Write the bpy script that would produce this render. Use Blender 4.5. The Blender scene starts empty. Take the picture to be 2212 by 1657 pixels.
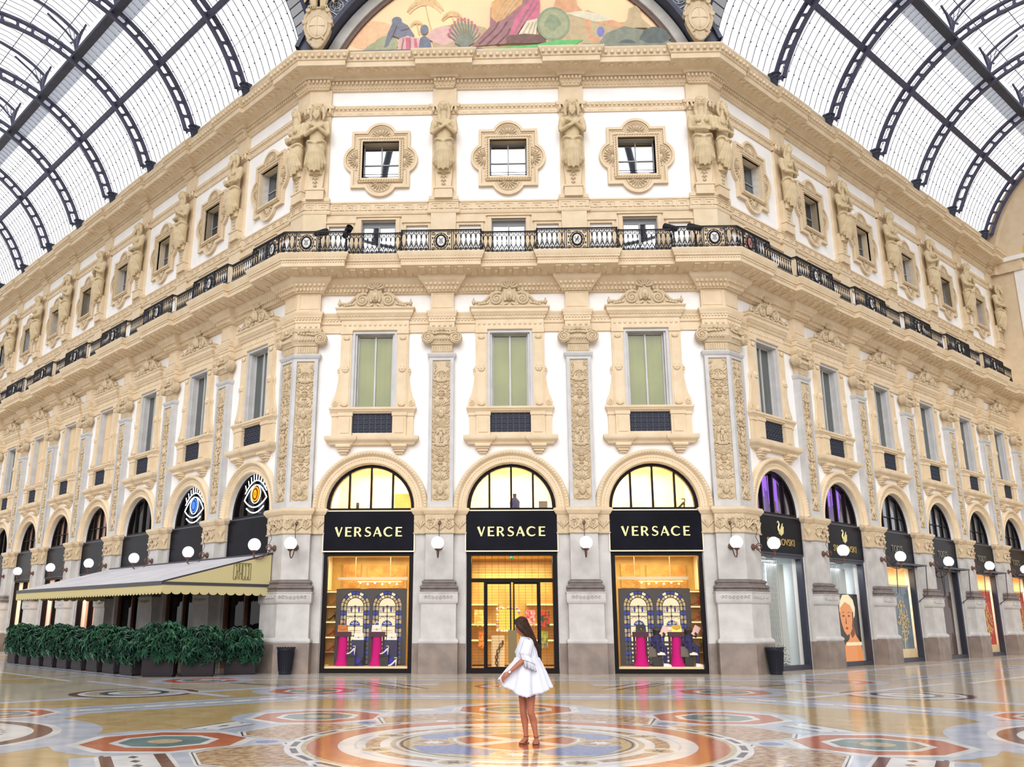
import bpy, math, random
from mathutils import Vector, Matrix
from mathutils.geometry import tessellate_polygon

PI = math.pi
sc = bpy.context.scene
COL = sc.collection
rnd = random.Random(11)

# ------------------------------------------------------------------ camera
cam_data = bpy.data.cameras.new('camera')
cam = bpy.data.objects.new('camera', cam_data)
COL.objects.link(cam)
PITCH, YAW = 0.2667, -0.0349
cyw, syw, cp, sp = math.cos(YAW), math.sin(YAW), math.cos(PITCH), math.sin(PITCH)
X_ = Vector((cyw, -syw, 0)); H_ = Vector((syw, cyw, 0))
D_ = H_ * cp + Vector((0, 0, sp)); U_ = -H_ * sp + Vector((0, 0, cp))
cam.matrix_world = Matrix(((X_.x, U_.x, -D_.x, 0.0066), (X_.y, U_.y, -D_.y, -13.125), (X_.z, U_.z, -D_.z, 1.68), (0, 0, 0, 1)))
cam_data.sensor_width = 36.0
cam_data.lens = 1986.14 * 36.0 / 2212.0
cam_data.shift_x = 70.7 / 2212.0
cam_data.shift_y = -33.2 / 2212.0
cam_data.clip_end = 400
sc.camera = cam

# ------------------------------------------------------------------ sky, exposure
world = bpy.data.worlds.new('overcast_sky'); sc.world = world
world.use_nodes = True
wn = world.node_tree.nodes; wl = world.node_tree.links
bg = wn['Background']
tc = wn.new('ShaderNodeTexCoord'); sepw = wn.new('ShaderNodeSeparateXYZ'); rampw = wn.new('ShaderNodeValToRGB')
wl.new(tc.outputs['Generated'], sepw.inputs[0]); wl.new(sepw.outputs['Y'], rampw.inputs[0])
rampw.color_ramp.elements[0].position = 0.0; rampw.color_ramp.elements[0].color = (0.42, 0.42, 0.44, 1)
rampw.color_ramp.elements[1].position = 0.35; rampw.color_ramp.elements[1].color = (1.0, 0.99, 0.985, 1)
wl.new(rampw.outputs[0], bg.inputs[0])
bg.inputs[1].default_value = 1.35
vs = sc.view_settings
sc.display_settings.display_device = 'sRGB'
vs.view_transform = 'Standard'; vs.look = 'None'; vs.gamma = 1.0; vs.use_curve_mapping = False
vs.exposure = 0.0
cy = sc.cycles
cy.use_denoising = True
cy.max_bounces = 8; cy.diffuse_bounces = 4; cy.glossy_bounces = 4; cy.transmission_bounces = 4; cy.transparent_max_bounces = 24
cy.caustics_reflective = False; cy.caustics_refractive = False
cy.sample_clamp_indirect = 6.0

sun_d = bpy.data.lights.new('soft_daylight', 'SUN'); sun_d.energy = 3.2; sun_d.angle = math.radians(50); sun_d.color = (1.0, .985, .97)
sun_o = bpy.data.objects.new('soft_daylight', sun_d); COL.objects.link(sun_o); sun_o.rotation_euler = (math.radians(59), 0, math.radians(-3))

def area_light(name, loc, size, power, color, rot=(0, 0, 0), size_y=None):
    l = bpy.data.lights.new(name, 'AREA'); l.energy = power; l.color = color; l.size = size
    if size_y: l.shape = 'RECTANGLE'; l.size_y = size_y
    o = bpy.data.objects.new(name, l); o.location = loc; o.rotation_euler = rot; COL.objects.link(o)
    return o

# ------------------------------------------------------------------ layout constants (metres)
S = 4.775            # bay width
E0 = 0.325           # corner vertex to first pilaster axis
VX = 1.5 * S + E0    # corner vertex x
DY = 17.99           # front wall plane
R2 = math.sqrt(0.5)
FRM = {'F': Matrix.Translation((0, DY, 0)),
       'L': Matrix.Translation((-VX, DY, 0)) @ Matrix.Rotation(-PI / 4, 4, 'Z'),
       'R': Matrix.Translation((VX, DY, 0)) @ Matrix.Rotation(PI / 4, 4, 'Z')}
NL, NR = 9, 6
BAYS = [('F', k, (k - 1) * S) for k in range(3)] + [('L', k, -(E0 + (k + .5) * S)) for k in range(NL)] + [('R', k, E0 + (k + .5) * S) for k in range(NR)]
PILS = [('F', 0, -S / 2), ('F', 1, S / 2)] + [('L', k, -(E0 + k * S)) for k in range(1, NL + 1)] + [('R', k, E0 + k * S) for k in range(1, NR + 1)]
LEND = E0 + NL * S + .5
REND = E0 + NR * S + .42
# mid cornice of a vault: across the arm
ARM = 14.87
ORD = ['first', 'second', 'third', 'fourth', 'fifth', 'sixth', 'seventh', 'eighth', 'ninth', 'tenth', 'eleventh']

# ------------------------------------------------------------------ materials
def lin(c):
    return tuple(((x / 255.0) / 12.92 if x <= 10.3 else ((x / 255.0 + .055) / 1.055) ** 2.4) for x in c) + (1.0,)

def mat(name, c, rough=.6, c2=None, scale=3.0, bump=0.0, bscale=20.0, metal=0.0, spec=.5, detail=4.0, lo=.35, hi=.65, coat=0.0):
    m = bpy.data.materials.new(name); m.use_nodes = True
    nt = m.node_tree; b = nt.nodes['Principled BSDF']
    b.inputs['Base Color'].default_value = lin(c)
    b.inputs['Roughness'].default_value = rough
    b.inputs['Metallic'].default_value = metal
    b.inputs['Specular IOR Level'].default_value = spec
    if coat: b.inputs['Coat Weight'].default_value = coat; b.inputs['Coat Roughness'].default_value = .03
    if c2 or bump:
        t = nt.nodes.new('ShaderNodeTexCoord')
    if c2:
        n = nt.nodes.new('ShaderNodeTexNoise'); n.inputs['Scale'].default_value = scale; n.inputs['Detail'].default_value = detail
        r = nt.nodes.new('ShaderNodeValToRGB')
        r.color_ramp.elements[0].position = lo; r.color_ramp.elements[0].color = lin(c)
        r.color_ramp.elements[1].position = hi; r.color_ramp.elements[1].color = lin(c2)
        nt.links.new(t.outputs['Object'], n.inputs['Vector']); nt.links.new(n.outputs['Fac'], r.inputs[0])
        nt.links.new(r.outputs[0], b.inputs['Base Color'])
    if bump:
        n2 = nt.nodes.new('ShaderNodeTexNoise'); n2.inputs['Scale'].default_value = bscale; n2.inputs['Detail'].default_value = 3
        bp = nt.nodes.new('ShaderNodeBump'); bp.inputs['Strength'].default_value = bump; bp.inputs['Distance'].default_value = .02
        nt.links.new(t.outputs['Object'], n2.inputs['Vector']); nt.links.new(n2.outputs['Fac'], bp.inputs['Height'])
        nt.links.new(bp.outputs[0], b.inputs['Normal'])
    return m

def emit(name, c, strength):
    m = bpy.data.materials.new(name); m.use_nodes = True
    nt = m.node_tree; nt.nodes.remove(nt.nodes['Principled BSDF'])
    e = nt.nodes.new('ShaderNodeEmission'); e.inputs[0].default_value = lin(c); e.inputs[1].default_value = strength
    nt.links.new(e.outputs[0], nt.nodes['Material Output'].inputs[0])
    return m

def glass(name, tint, clear, gloss_rough=.01, base=None, ior=1.45):
    """pane: fresnel reflection over a mix of see-through and a thin tinted film"""
    m = bpy.data.materials.new(name); m.use_nodes = True
    nt = m.node_tree; nt.nodes.remove(nt.nodes['Principled BSDF'])
    t = nt.nodes.new('ShaderNodeBsdfTransparent'); t.inputs[0].default_value = (*[x * .5 + .5 for x in lin(tint)[:3]], 1)
    d = nt.nodes.new('ShaderNodeBsdfDiffuse'); d.inputs[0].default_value = lin(base or tint)
    mx = nt.nodes.new('ShaderNodeMixShader'); mx.inputs[0].default_value = clear
    nt.links.new(d.outputs[0], mx.inputs[1]); nt.links.new(t.outputs[0], mx.inputs[2])
    g = nt.nodes.new('ShaderNodeBsdfGlossy'); g.inputs['Roughness'].default_value = gloss_rough
    fr = nt.nodes.new('ShaderNodeFresnel'); fr.inputs[0].default_value = ior
    m2 = nt.nodes.new('ShaderNodeMixShader')
    ge = nt.nodes.new('ShaderNodeNewGeometry'); sb = nt.nodes.new('ShaderNodeMath'); sb.operation = 'SUBTRACT'; sb.use_clamp = True
    nt.links.new(fr.outputs[0], sb.inputs[0]); nt.links.new(ge.outputs['Backfacing'], sb.inputs[1]); nt.links.new(sb.outputs[0], m2.inputs[0]); nt.links.new(mx.outputs[0], m2.inputs[1]); nt.links.new(g.outputs[0], m2.inputs[2])
    nt.links.new(m2.outputs[0], nt.nodes['Material Output'].inputs[0])
    return m

M = {}
M['plaster'] = mat('white_plaster', (246, 244, 243), .8, (238, 236, 235), 1.2)
M['cream'] = mat('cream_stone', (223, 204, 175), .75, (214, 193, 161), 2.2, .15, 30)
M['relief'] = mat('carved_cream_stone', (207, 189, 160), .8, (195, 175, 144), 6, .35, 40)
M['grey'] = mat('pale_grey_marble', (196, 195, 195), .55, (184, 183, 183), 2.5)
M['pier'] = mat('grey_pier_stone', (196, 193, 190), .6, (178, 174, 170), 2.0, .05, 30)
M['plinth'] = mat('brown_grey_granite', (142, 126, 116), .5, (118, 106, 98), 2.2, .05, 40)
M['darkstone'] = mat('dark_grey_stone', (104, 94, 92), .45, (120, 110, 106), 5)
M['iron'] = mat('black_ironwork', (34, 34, 40), .5, spec=.2)
M['navy'] = mat('navy_painted_iron', (62, 68, 90), .55, (52, 58, 76), 3)
M['violet'] = mat('violet_grey_iron', (82, 82, 112), .55, (70, 72, 96), 2)
M['pattern'] = mat('grey_pierced_metal', (176, 180, 188), .6)
M['zinc'] = glass('ribbed_walkway_glass', (206, 214, 228), .62, .3, (206, 214, 228), 1.2)
M['roofglass'] = glass('roof_glazing', (252, 253, 254), .95, .2, ior=1.12)
M['pane'] = glass('window_glass', (214, 220, 220), .92, .02, (60, 66, 70), 1.5)
M['mirrorpane'] = glass('reflecting_window_glass', (70, 86, 104), .10, .02, (34, 42, 54), 7.0)
M['mirrorwing'] = glass('dim_reflecting_window_glass', (90, 104, 110), .30, .02, (44, 54, 60), 2.4)
M['fanpane'] = glass('grey_fanlight_glass', (214, 220, 228), .75, .03, (120, 126, 136), 3.2)
M['wood'] = mat('brown_wood_frame', (112, 74, 58), .5, (94, 60, 48), 3)
M['darkpane'] = glass('dark_window_glass', (92, 100, 108), .45, .02, (22, 21, 22), 1.3)
M['tallpane'] = glass('grey_window_glass', (200, 208, 206), .7, .03, (96, 106, 108), 2.0)
M['shoppane'] = glass('shop_window_glass', (250, 248, 244), .97, .01, (120, 110, 90), 1.25)
M['frame_grey'] = mat('grey_window_frame', (150, 154, 160), .5)
M['frame_dark'] = mat('dark_bronze_frame', (24, 18, 20), .4, spec=.1)
M['black'] = mat('black_gloss_panel', (13, 13, 20), .25, (20, 20, 30), 1.5, spec=.06)
M['gold'] = mat('pale_gold_lettering', (228, 214, 150), .35, metal=.3)
M['goldline'] = mat('pale_brass_trim', (214, 204, 178), .35, metal=.4)
M['globe'] = emit('lit_opal_globe', (255, 255, 255), 1.05)
M['bronze'] = mat('brown_bronze', (104, 70, 58), .5, (84, 56, 48), 8)
M['curtain'] = mat('yellow_green_blind', (214, 212, 122), .85, (190, 190, 104), 1.2)
M['greycurtain'] = mat('grey_green_curtain', (176, 182, 176), .85, (140, 148, 148), 1.5)
M['shutter'] = mat('beige_shutter', (222, 196, 160), .7)
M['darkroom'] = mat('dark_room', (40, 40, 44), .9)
# ------------------------------------------------------------------ mesh helpers
KIDS = {}
class MB:
    def __init__(s):
        s.v = []; s.f = []; s.mi = []; s.M = None
    def add(s, vs, fs, mi=0):
        o = len(s.v)
        if s.M is not None: s.v += [tuple(s.M @ Vector(p)) for p in vs]
        else: s.v += [tuple(p) for p in vs]
        s.f += [tuple(i + o for i in f) for f in fs]; s.mi += [mi] * len(fs)
        return s
    def box(s, x0, x1, y0, y1, z0, z1, mi=0):
        vs = [(x, y, z) for z in (z0, z1) for y in (y0, y1) for x in (x0, x1)]
        return s.add(vs, [(0, 2, 3, 1), (4, 5, 7, 6), (0, 1, 5, 4), (2, 6, 7, 3), (0, 4, 6, 2), (1, 3, 7, 5)], mi)
    def cbox(s, c, d, mi=0):
        return s.box(c[0] - d[0] / 2, c[0] + d[0] / 2, c[1] - d[1] / 2, c[1] + d[1] / 2, c[2] - d[2] / 2, c[2] + d[2] / 2, mi)
    def prism(s, pts, y0, y1, mi=0, holes=()):
        """polygon in the XZ plane (with holes) extruded along Y"""
        loops = [list(pts)] + [list(h) for h in holes]
        flat = [p for l in loops for p in l]; n = len(flat)
        vs = [(x, y0, z) for x, z in flat] + [(x, y1, z) for x, z in flat]
        fs = []
        if holes:
            tr = tessellate_polygon([[Vector((x, z, 0)) for x, z in l] for l in loops])
            for t in tr: fs.append(tuple(t)); fs.append(tuple(i + n for i in reversed(t)))
        else:
            fs += [tuple(range(n)), tuple(range(2 * n - 1, n - 1, -1))]
        o = 0
        for l in loops:
            k = len(l)
            for i in range(k):
                a, b = o + i, o + (i + 1) % k
                fs.append((a, b, b + n, a + n))
            o += k
        return s.add(vs, fs, mi)
    def flat(s, pts, z, mi=0):
        return s.add([(x, y, z) for x, y in pts], [tuple(range(len(pts)))], mi)
    def tube(s, path, r, n=6, closed=False, mi=0, cap=True, sx=1.0, up=None):
        P = [Vector(p) for p in path]; k = len(P)
        rs = r if isinstance(r, (list, tuple)) else [r] * k
        vs = []; T = []
        for i in range(k):
            a = P[(i - 1) % k] if (closed or i > 0) else P[i]
            b = P[(i + 1) % k] if (closed or i < k - 1) else P[i]
            t = (b - a); T.append(t.normalized() if t.length > 1e-9 else Vector((0, 0, 1)))
        N = Vector(up) if up else (Vector((0, 1, 0)) if abs(T[0].y) < .9 else Vector((1, 0, 0)))
        for i in range(k):
            N = (N - T[i] * N.dot(T[i]))
            N = N.normalized() if N.length > 1e-6 else T[i].orthogonal().normalized()
            B = T[i].cross(N)
            ri = rs[i]; ra, rb = ri if isinstance(ri, (list, tuple)) else (ri, ri * sx)
            for j in range(n):
                a = 2 * PI * j / n
                vs.append(P[i] + N * (ra * math.cos(a)) + B * (rb * math.sin(a)))
        fs = []
        for i in range(k if closed else k - 1):
            i2 = (i + 1) % k
            for j in range(n):
                j2 = (j + 1) % n
                fs.append((i * n + j, i * n + j2, i2 * n + j2, i2 * n + j))
        if cap and not closed:
            fs.append(tuple(range(n - 1, -1, -1))); fs.append(tuple((k - 1) * n + j for j in range(n)))
        return s.add(vs, fs, mi)
    def lathe(s, prof, c=(0, 0, 0), n=14, mi=0, cap=True):
        vs = []; fs = []
        for r, z in prof:
            for j in range(n):
                a = 2 * PI * j / n
                vs.append((c[0] + r * math.cos(a), c[1] + r * math.sin(a), c[2] + z))
        k = len(prof)
        for i in range(k - 1):
            for j in range(n):
                j2 = (j + 1) % n
                fs.append((i * n + j, i * n + j2, (i + 1) * n + j2, (i + 1) * n + j))
        if cap:
            fs.append(tuple(range(n - 1, -1, -1))); fs.append(tuple((k - 1) * n + j for j in range(n)))
        return s.add(vs, fs, mi)
    def ball(s, c, rx, ry=None, rz=None, nu=10, nv=6, mi=0, rot=None):
        ry = rx if ry is None else ry; rz = rx if rz is None else rz
        vs = [Vector((0, 0, -rz))]
        for i in range(1, nv):
            t = PI * i / nv
            for j in range(nu):
                a = 2 * PI * j / nu
                vs.append(Vector((rx * math.sin(t) * math.cos(a), ry * math.sin(t) * math.sin(a), -rz * math.cos(t))))
        vs.append(Vector((0, 0, rz)))
        if rot is not None: vs = [rot @ v for v in vs]
        C = Vector(c); vs = [v + C for v in vs]
        fs = []
        for j in range(nu): fs.append((0, 1 + (j + 1) % nu, 1 + j))
        for i in range(nv - 2):
            for j in range(nu):
                a = 1 + i * nu + j; b = 1 + i * nu + (j + 1) % nu
                fs.append((a, b, b + nu, a + nu))
        L = len(vs) - 1; o = 1 + (nv - 2) * nu
        for j in range(nu): fs.append((o + j, o + (j + 1) % nu, L))
        return s.add(vs, fs, mi)
    def sweep(s, path, prof, closed=False, mi=0, cap=True, mis=None):
        """profile (offset to the right of the path, z) along a plan path, mitred"""
        k = len(path); P = [Vector((p[0], p[1])) for p in path]; off = []
        for i in range(k):
            ns = []
            if closed or i > 0:
                d = (P[i] - P[i - 1]).normalized(); ns.append(Vector((d.y, -d.x)))
            if closed or i < k - 1:
                d = (P[(i + 1) % k] - P[i]).normalized(); ns.append(Vector((d.y, -d.x)))
            if len(ns) == 2: off.append((ns[0] + ns[1]) / (1 + ns[0].dot(ns[1])))
            else: off.append(ns[0])
        m = len(prof); vs = []
        for i in range(k):
            for o, z in prof:
                q = P[i] + off[i] * o; vs.append((q.x, q.y, z))
        base = len(s.f)
        fs = []; mm = []
        for i in range(k if closed else k - 1):
            i2 = (i + 1) % k
            for j in range(m - 1):
                fs.append((i * m + j, i2 * m + j, i2 * m + j + 1, i * m + j + 1)); mm.append(mis[j] if mis else mi)
        if cap:
            fs.append(tuple(i * m + m - 1 for i in range(k))); mm.append(mm[-1])
            fs.append(tuple(i * m for i in range(k - 1, -1, -1))); mm.append(mm[0])
        s.add(vs, fs, mi)
        for q, x in enumerate(mm): s.mi[base + q] = x
        return s
    def arch(s, cx, cz, prof, a0=0.0, a1=PI, n=24, mi=0):
        """profile of (radius, y) turned about a horizontal Y axis"""
        m = len(prof); vs = []; fs = []
        for i in range(n + 1):
            a = a0 + (a1 - a0) * i / n
            for r, y in prof: vs.append((cx + r * math.cos(a), y, cz + r * math.sin(a)))
        for i in range(n):
            for j in range(m - 1):
                fs.append((i * m + j, i * m + j + 1, (i + 1) * m + j + 1, (i + 1) * m + j))
        return s.add(vs, fs, mi)
    def build(s, name, mats, parent=None, smooth=40, loc=None, mw=None):
        me = bpy.data.meshes.new(name)
        me.from_pydata(s.v, [], s.f)
        for m in (mats if isinstance(mats, (list, tuple)) else [mats]): me.materials.append(m)
        me.polygons.foreach_set('material_index', s.mi)
        me.validate(); me.update()
        import bmesh
        b = bmesh.new(); b.from_mesh(me); bmesh.ops.recalc_face_normals(b, faces=b.faces); b.to_mesh(me); b.free()
        if smooth:
            me.polygons.foreach_set('use_smooth', [True] * len(me.polygons))
            me.set_sharp_from_angle(angle=math.radians(smooth))
        o = bpy.data.objects.new(name, me); COL.objects.link(o)
        if parent is not None: o.parent = parent; KIDS.setdefault(parent.as_pointer(), []).append(o)
        if loc is not None: o.location = loc
        if mw is not None: o.matrix_world = mw
        return o

def remesh(o, voxel=.02, smooth=4):
    """fuse overlapping volumes of a mesh into one continuous surface"""
    md = o.modifiers.new('r', 'REMESH'); md.mode = 'VOXEL'; md.voxel_size = voxel; md.use_smooth_shade = True
    if smooth:
        sm = o.modifiers.new('s', 'SMOOTH'); sm.factor = .5; sm.iterations = smooth
    dg = bpy.context.evaluated_depsgraph_get()
    me = bpy.data.meshes.new_from_object(o.evaluated_get(dg))
    old = o.data; o.modifiers.clear()
    o.data = me
    if len(me.materials) == 0:
        for m in old.materials: me.materials.append(m)
    me.polygons.foreach_set('use_smooth', [True] * len(me.polygons))
    return o

def tag(o, label=None, cat=None, group=None, kind=None):
    if label: o['label'] = label
    if cat: o['category'] = cat
    if group: o['group'] = group
    if kind: o['kind'] = kind
    return o

def empty(name, mw=None):
    o = bpy.data.objects.new(name, None); COL.objects.link(o)
    o.empty_display_size = .2
    if mw is not None: o.matrix_world = mw
    return o

def kids(o): return KIDS.get(o.as_pointer(), [])

def dup(root, mw):
    """a copy of a thing with copies of its parts and sub-parts"""
    r = root.copy(); COL.objects.link(r); r.matrix_world = mw
    for k in ('label', 'category', 'group', 'kind'):
        if k in r.keys() and k == 'label': del r[k]
    for ch in kids(root):
        c = ch.copy(); COL.objects.link(c); c.parent = r; KIDS.setdefault(r.as_pointer(), []).append(c)
        for g in kids(ch):
            d = g.copy(); COL.objects.link(d); d.parent = c; KIDS.setdefault(c.as_pointer(), []).append(d)
    return r

def at(side, x, y=0.0, z=0.0):
    return FRM[side] @ Matrix.Translation((x, y, z))

def frange(a, b, n): return [a + (b - a) * i / n for i in range(n + 1)]

def circ(cx, cz, r, n=16, a0=0.0, a1=2 * PI, endpoint=False):
    m = n if not endpoint else n + 1
    return [(cx + r * math.cos(a0 + (a1 - a0) * i / n), cz + r * math.sin(a0 + (a1 - a0) * i / n)) for i in range(m)]

def spiral(cx, y, cz, r0, r1, turns, a0, sgn=1, n=20):
    out = []
    for i in range(n + 1):
        t = i / n; r = r0 + (r1 - r0) * t; a = a0 + sgn * turns * 2 * PI * t
        out.append((cx + r * math.cos(a), y, cz + r * math.sin(a)))
    return out

def where(side, k):
    if side == 'F': return 'front facade, ' + ['left', 'middle', 'right'][k] + ' bay'
    return ('left' if side == 'L' else 'right') + ' wing, ' + ORD[k] + ' bay from corner'
def where_p(side, k):
    if side == 'F': return 'front facade, ' + ['left', 'right'][k] + ' inner pilaster'
    return ('left' if side == 'L' else 'right') + ' wing, ' + ORD[k - 1] + ' pilaster past corner'
# ------------------------------------------------------------------ walls
def arch_pts(r, z0, n=20): return [(r * math.cos(a), z0 + r * math.sin(a)) for a in frange(PI, 0, n)]
def rect(x0, x1, z0, z1): return [(x0, z0), (x1, z0), (x1, z1), (x0, z1)]
AZ = 5.30            # arch springing height
TOPW = 22.36
def wall_bay(mb, x):
    mb.M = Matrix.Translation((x, 0, 0))
    outer = [(-S / 2, 0), (-1.5, 0)] + arch_pts(1.5, AZ) + [(1.5, 0), (S / 2, 0), (S / 2, TOPW), (-S / 2, TOPW)]
    mb.prism(outer, 0, .45, holes=[rect(-.68, .68, 8.73, 11.5), rect(-.62, .62, 14.1, 15.84), rect(-.69, .69, 17.51, 19.05)])
for side, nm in (('F', 'wall_front'), ('L', 'wall_left'), ('R', 'wall_right')):
    mb = MB()
    for sd, k, x in BAYS:
        if sd == side: wall_bay(mb, x)
    mb.M = None
    if side == 'F':
        mb.box(-VX, -1.5 * S, 0, .3, 0, TOPW); mb.box(1.5 * S, VX, 0, .3, 0, TOPW)
    elif side == 'L': mb.box(-E0, 0, 0, .3, 0, TOPW); mb.box(-LEND, -(E0 + NL * S), 0, .45, 0, TOPW)
    else: mb.box(0, E0, 0, .3, 0, TOPW); mb.box(E0 + NR * S, REND, 0, .45, 0, TOPW)
    o = mb.build(nm, M['plaster'], smooth=0, mw=FRM[side])
    tag(o, {'F': 'white plastered front facade wall behind the pilasters, facing the camera', 'L': 'white plastered wall of the left wing running away from the corner',
            'R': 'white plastered wall of the right wing running away from the corner'}[side], 'wall', kind='structure')

# ------------------------------------------------------------------ running trims
def wpt(side, x, off=0):
    p = FRM[side] @ Vector((x, -off, 0)); return (p.x, p.y)
T8 = math.tan(PI / 8)
def run_path(bh, bo, base=0.0):
    P = [wpt('L', -LEND, base)]
    b2 = base + bo
    for k in range(NL, 0, -1):
        p = -(E0 + k * S)
        P += [wpt('L', p - bh, base), wpt('L', p - bh, b2), wpt('L', p + bh, b2), wpt('L', p + bh, base)]
    P += [wpt('L', -(E0 + bh), base), wpt('L', -(E0 + bh), b2), (-(VX + T8 * b2), DY - b2), wpt('F', -1.5 * S + bh, b2), wpt('F', -1.5 * S + bh, base)]
    for p in (-S / 2, S / 2):
        P += [wpt('F', p - bh, base), wpt('F', p - bh, b2), wpt('F', p + bh, b2), wpt('F', p + bh, base)]
    P += [wpt('F', 1.5 * S - bh, base), wpt('F', 1.5 * S - bh, b2), (VX + T8 * b2, DY - b2), wpt('R', E0 + bh, b2), wpt('R', E0 + bh, base)]
    for k in range(1, NR + 1):
        p = E0 + k * S
        P += [wpt('R', p - bh, base), wpt('R', p - bh, b2)]
        if k < NR: P += [wpt('R', p + bh, b2), wpt('R', p + bh, base)]
        else: P += [wpt('R', REND, b2)]
    return P
def flat_path(base=0.0):
    return [wpt('L', -LEND, base), (-(VX + T8 * base), DY - base), (VX + T8 * base, DY - base), wpt('R', REND, base)]
def offset_path(path, o):
    P = [Vector(p) for p in path]; out = []
    for i in range(len(P)):
        ns = []
        if i > 0: d = (P[i] - P[i - 1]).normalized(); ns.append(Vector((d.y, -d.x)))
        if i < len(P) - 1: d = (P[i + 1] - P[i]).normalized(); ns.append(Vector((d.y, -d.x)))
        off = (ns[0] + ns[1]) / (1 + ns[0].dot(ns[1])) if len(ns) == 2 else ns[0]
        out.append(P[i] + off * o)
    return out
def along(path, o, step, fn, minlen=.3, ends=.5):
    """call fn(matrix) every step along the offset path; local x along, -y outward"""
    Q = offset_path(path, o)
    for a, b in zip(Q[:-1], Q[1:]):
        d = b - a; L = d.length
        if L < minlen: continue
        n = max(1, int(round(L / step)))
        ang = math.atan2(d.y, d.x)
        for i in range(n):
            p = a + d * ((i + .5) / n)
            fn(Matrix.Translation((p.x, p.y, 0)) @ Matrix.Rotation(ang, 4, 'Z'))
def dentils(mb, path, o, step, w, dep, z0, z1):
    def f(m): mb.M = m; mb.box(-w / 2, w / 2, -dep, .02, z0, z1)
    along(path, o, step, f); mb.M = None
def eggs(mb, path, o, step, rx, ry, rz, z):
    def f(m): mb.M = m; mb.ball((0, 0, z), rx, ry, rz, 6, 4)
    along(path, o, step, f); mb.M = None

TR = [0]
def trim(mb, label, m='cream', cat='moulding', smooth=40):
    TR[0] += 1
    return tag(mb.build('trim_%d' % TR[0], M[m], smooth=smooth), label, cat, kind='structure')

# balcony cornice
P = run_path(.42, .22)
mb = MB().sweep(P, [(0, 12.93), (.1, 12.95), (.12, 13.0), (.2, 13.1), (.22, 13.14), (.30, 13.24), (.34, 13.28), (.40, 13.33), (.44, 13.48), (.96, 13.60), (.98, 13.62), (.98, 13.82), (1.03, 13.85), (1.04, 13.93), (1.11, 14.04), (1.11, 14.1), (0, 14.12)])
dentils(mb, P, .12, .13, .07, .09, 13.0, 13.1)
dentils(mb, P, .22, .16, .1, .08, 13.15, 13.24)
def modil(m):
    mb.M = m
    zz = lambda o: 13.48 + (o - .44) * .12 / .52
    mb.add([(x, -y, zz(.48 + y) + d) for d in (-.035, .02) for x, y in ((-.1, 0), (.1, 0), (.1, .44), (-.1, .44))], [(0, 1, 2, 3), (7, 6, 5, 4), (0, 4, 5, 1), (1, 5, 6, 2), (2, 6, 7, 3), (3, 7, 4, 0)])
    mb.ball((.29, -.22, 13.55), .1, .12, .06, 6, 4)
along(P, .48, .46, modil); mb.M = None
eggs(mb, P, 1.035, .125, .045, .03, .06, 13.97)
dentils(mb, P, .98, .09, .05, .035, 13.76, 13.81)
trim(mb, 'cream balcony cornice with carved soffit running under the black iron railing', cat='balcony')

# crowning cornice
P = run_path(.25, .15)
mb = MB().sweep(P, [(0, 21.2), (.08, 21.22), (.1, 21.27), (.15, 21.36), (.17, 21.38), (.17, 21.55), (.27, 21.57), (.29, 21.64), (.38, 21.71), (.80, 21.78), (.82, 21.80), (.82, 22.0), (.86, 22.02), (.87, 22.08), (.95, 22.24), (.98, 22.28), (.98, 22.35), (-.2, 22.42)])
dentils(mb, P, .17, .15, .085, .09, 21.42, 21.53)
eggs(mb, P, .12, .14, .05, .04, .05, 21.32)
dentils(mb, P, .82, .1, .06, .03, 22.01, 22.06)
eggs(mb, P, .92, .235, .085, .06, .085, 22.17)
def leaf(m): mb.M = m; mb.ball((0, -.2, 21.745), .13, .16, .04, 6, 4)
along(P, .42, .36, leaf); mb.M = None
trim(mb, 'cream crowning cornice with dentils and large egg beading at the eaves', cat='cornice')

# attic parapet above the cornice
mb = MB()
for pp in ([wpt('L', -LEND, -.06), wpt('L', -.1, -.06)], [wpt('R', .1, -.06), wpt('R', REND, -.06)]):
    mb.sweep(pp, [(0, 22.35), (.14, 22.35), (.14, 22.6), (.06, 22.64), (.06, 23.5), (.14, 23.56), (.14, 23.7), (-.3, 23.7)])
trim(mb, 'plain cream parapet strip above the crowning cornice carrying the glass vaults', cat='parapet')

# bead band below the cornice
P = run_path(.46, .07)
mb = MB().sweep(P, [(0, 20.18), (.05, 20.18), (.05, 20.36), (.07, 20.38), (.07, 20.42), (.13, 20.5), (.13, 20.56), (.06, 20.6), (0, 20.62)])
eggs(mb, P, .10, .17, .06, .04, .05, 20.46)
def pal(m): mb.M = m; mb.ball((0, 0, 20.27), .05, .02, .05, 6, 4); mb.ball((-.09, 0, 20.25), .05, .015, .02, 6, 4); mb.ball((.09, 0, 20.25), .05, .015, .02, 6, 4)
along(P, .05, .42, pal); mb.M = None
trim(mb, 'narrow cream beaded band passing behind the statue heads', cat='string course')

# greek key band
P = run_path(.48, .08)
mb = MB().sweep(P, [(0, 16.04), (.1, 16.06), (.12, 16.1), (.12, 16.18), (.07, 16.2), (.07, 16.5), (.1, 16.52), (.1, 16.58), (0, 16.6)])
def key(m):
    mb.M = m; q = 0
    for x0, x1, z0, z1 in ((-.2, .2, 16.44, 16.475), (-.2, -.16, 16.24, 16.475), (-.2, .06, 16.24, 16.275), (.02, .06, 16.24, 16.38), (-.08, .06, 16.345, 16.38), (.16, .2, 16.24, 16.475), (.1, .28, 16.24, 16.275)):
        mb.box(x0, x1, -.02 - .0017 * (q + 1), .01, z0, z1); q += 1
along(P, .07, .5, key); mb.M = None
trim(mb, 'cream band carved with a greek key pattern above the balcony windows', cat='string course')

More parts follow.
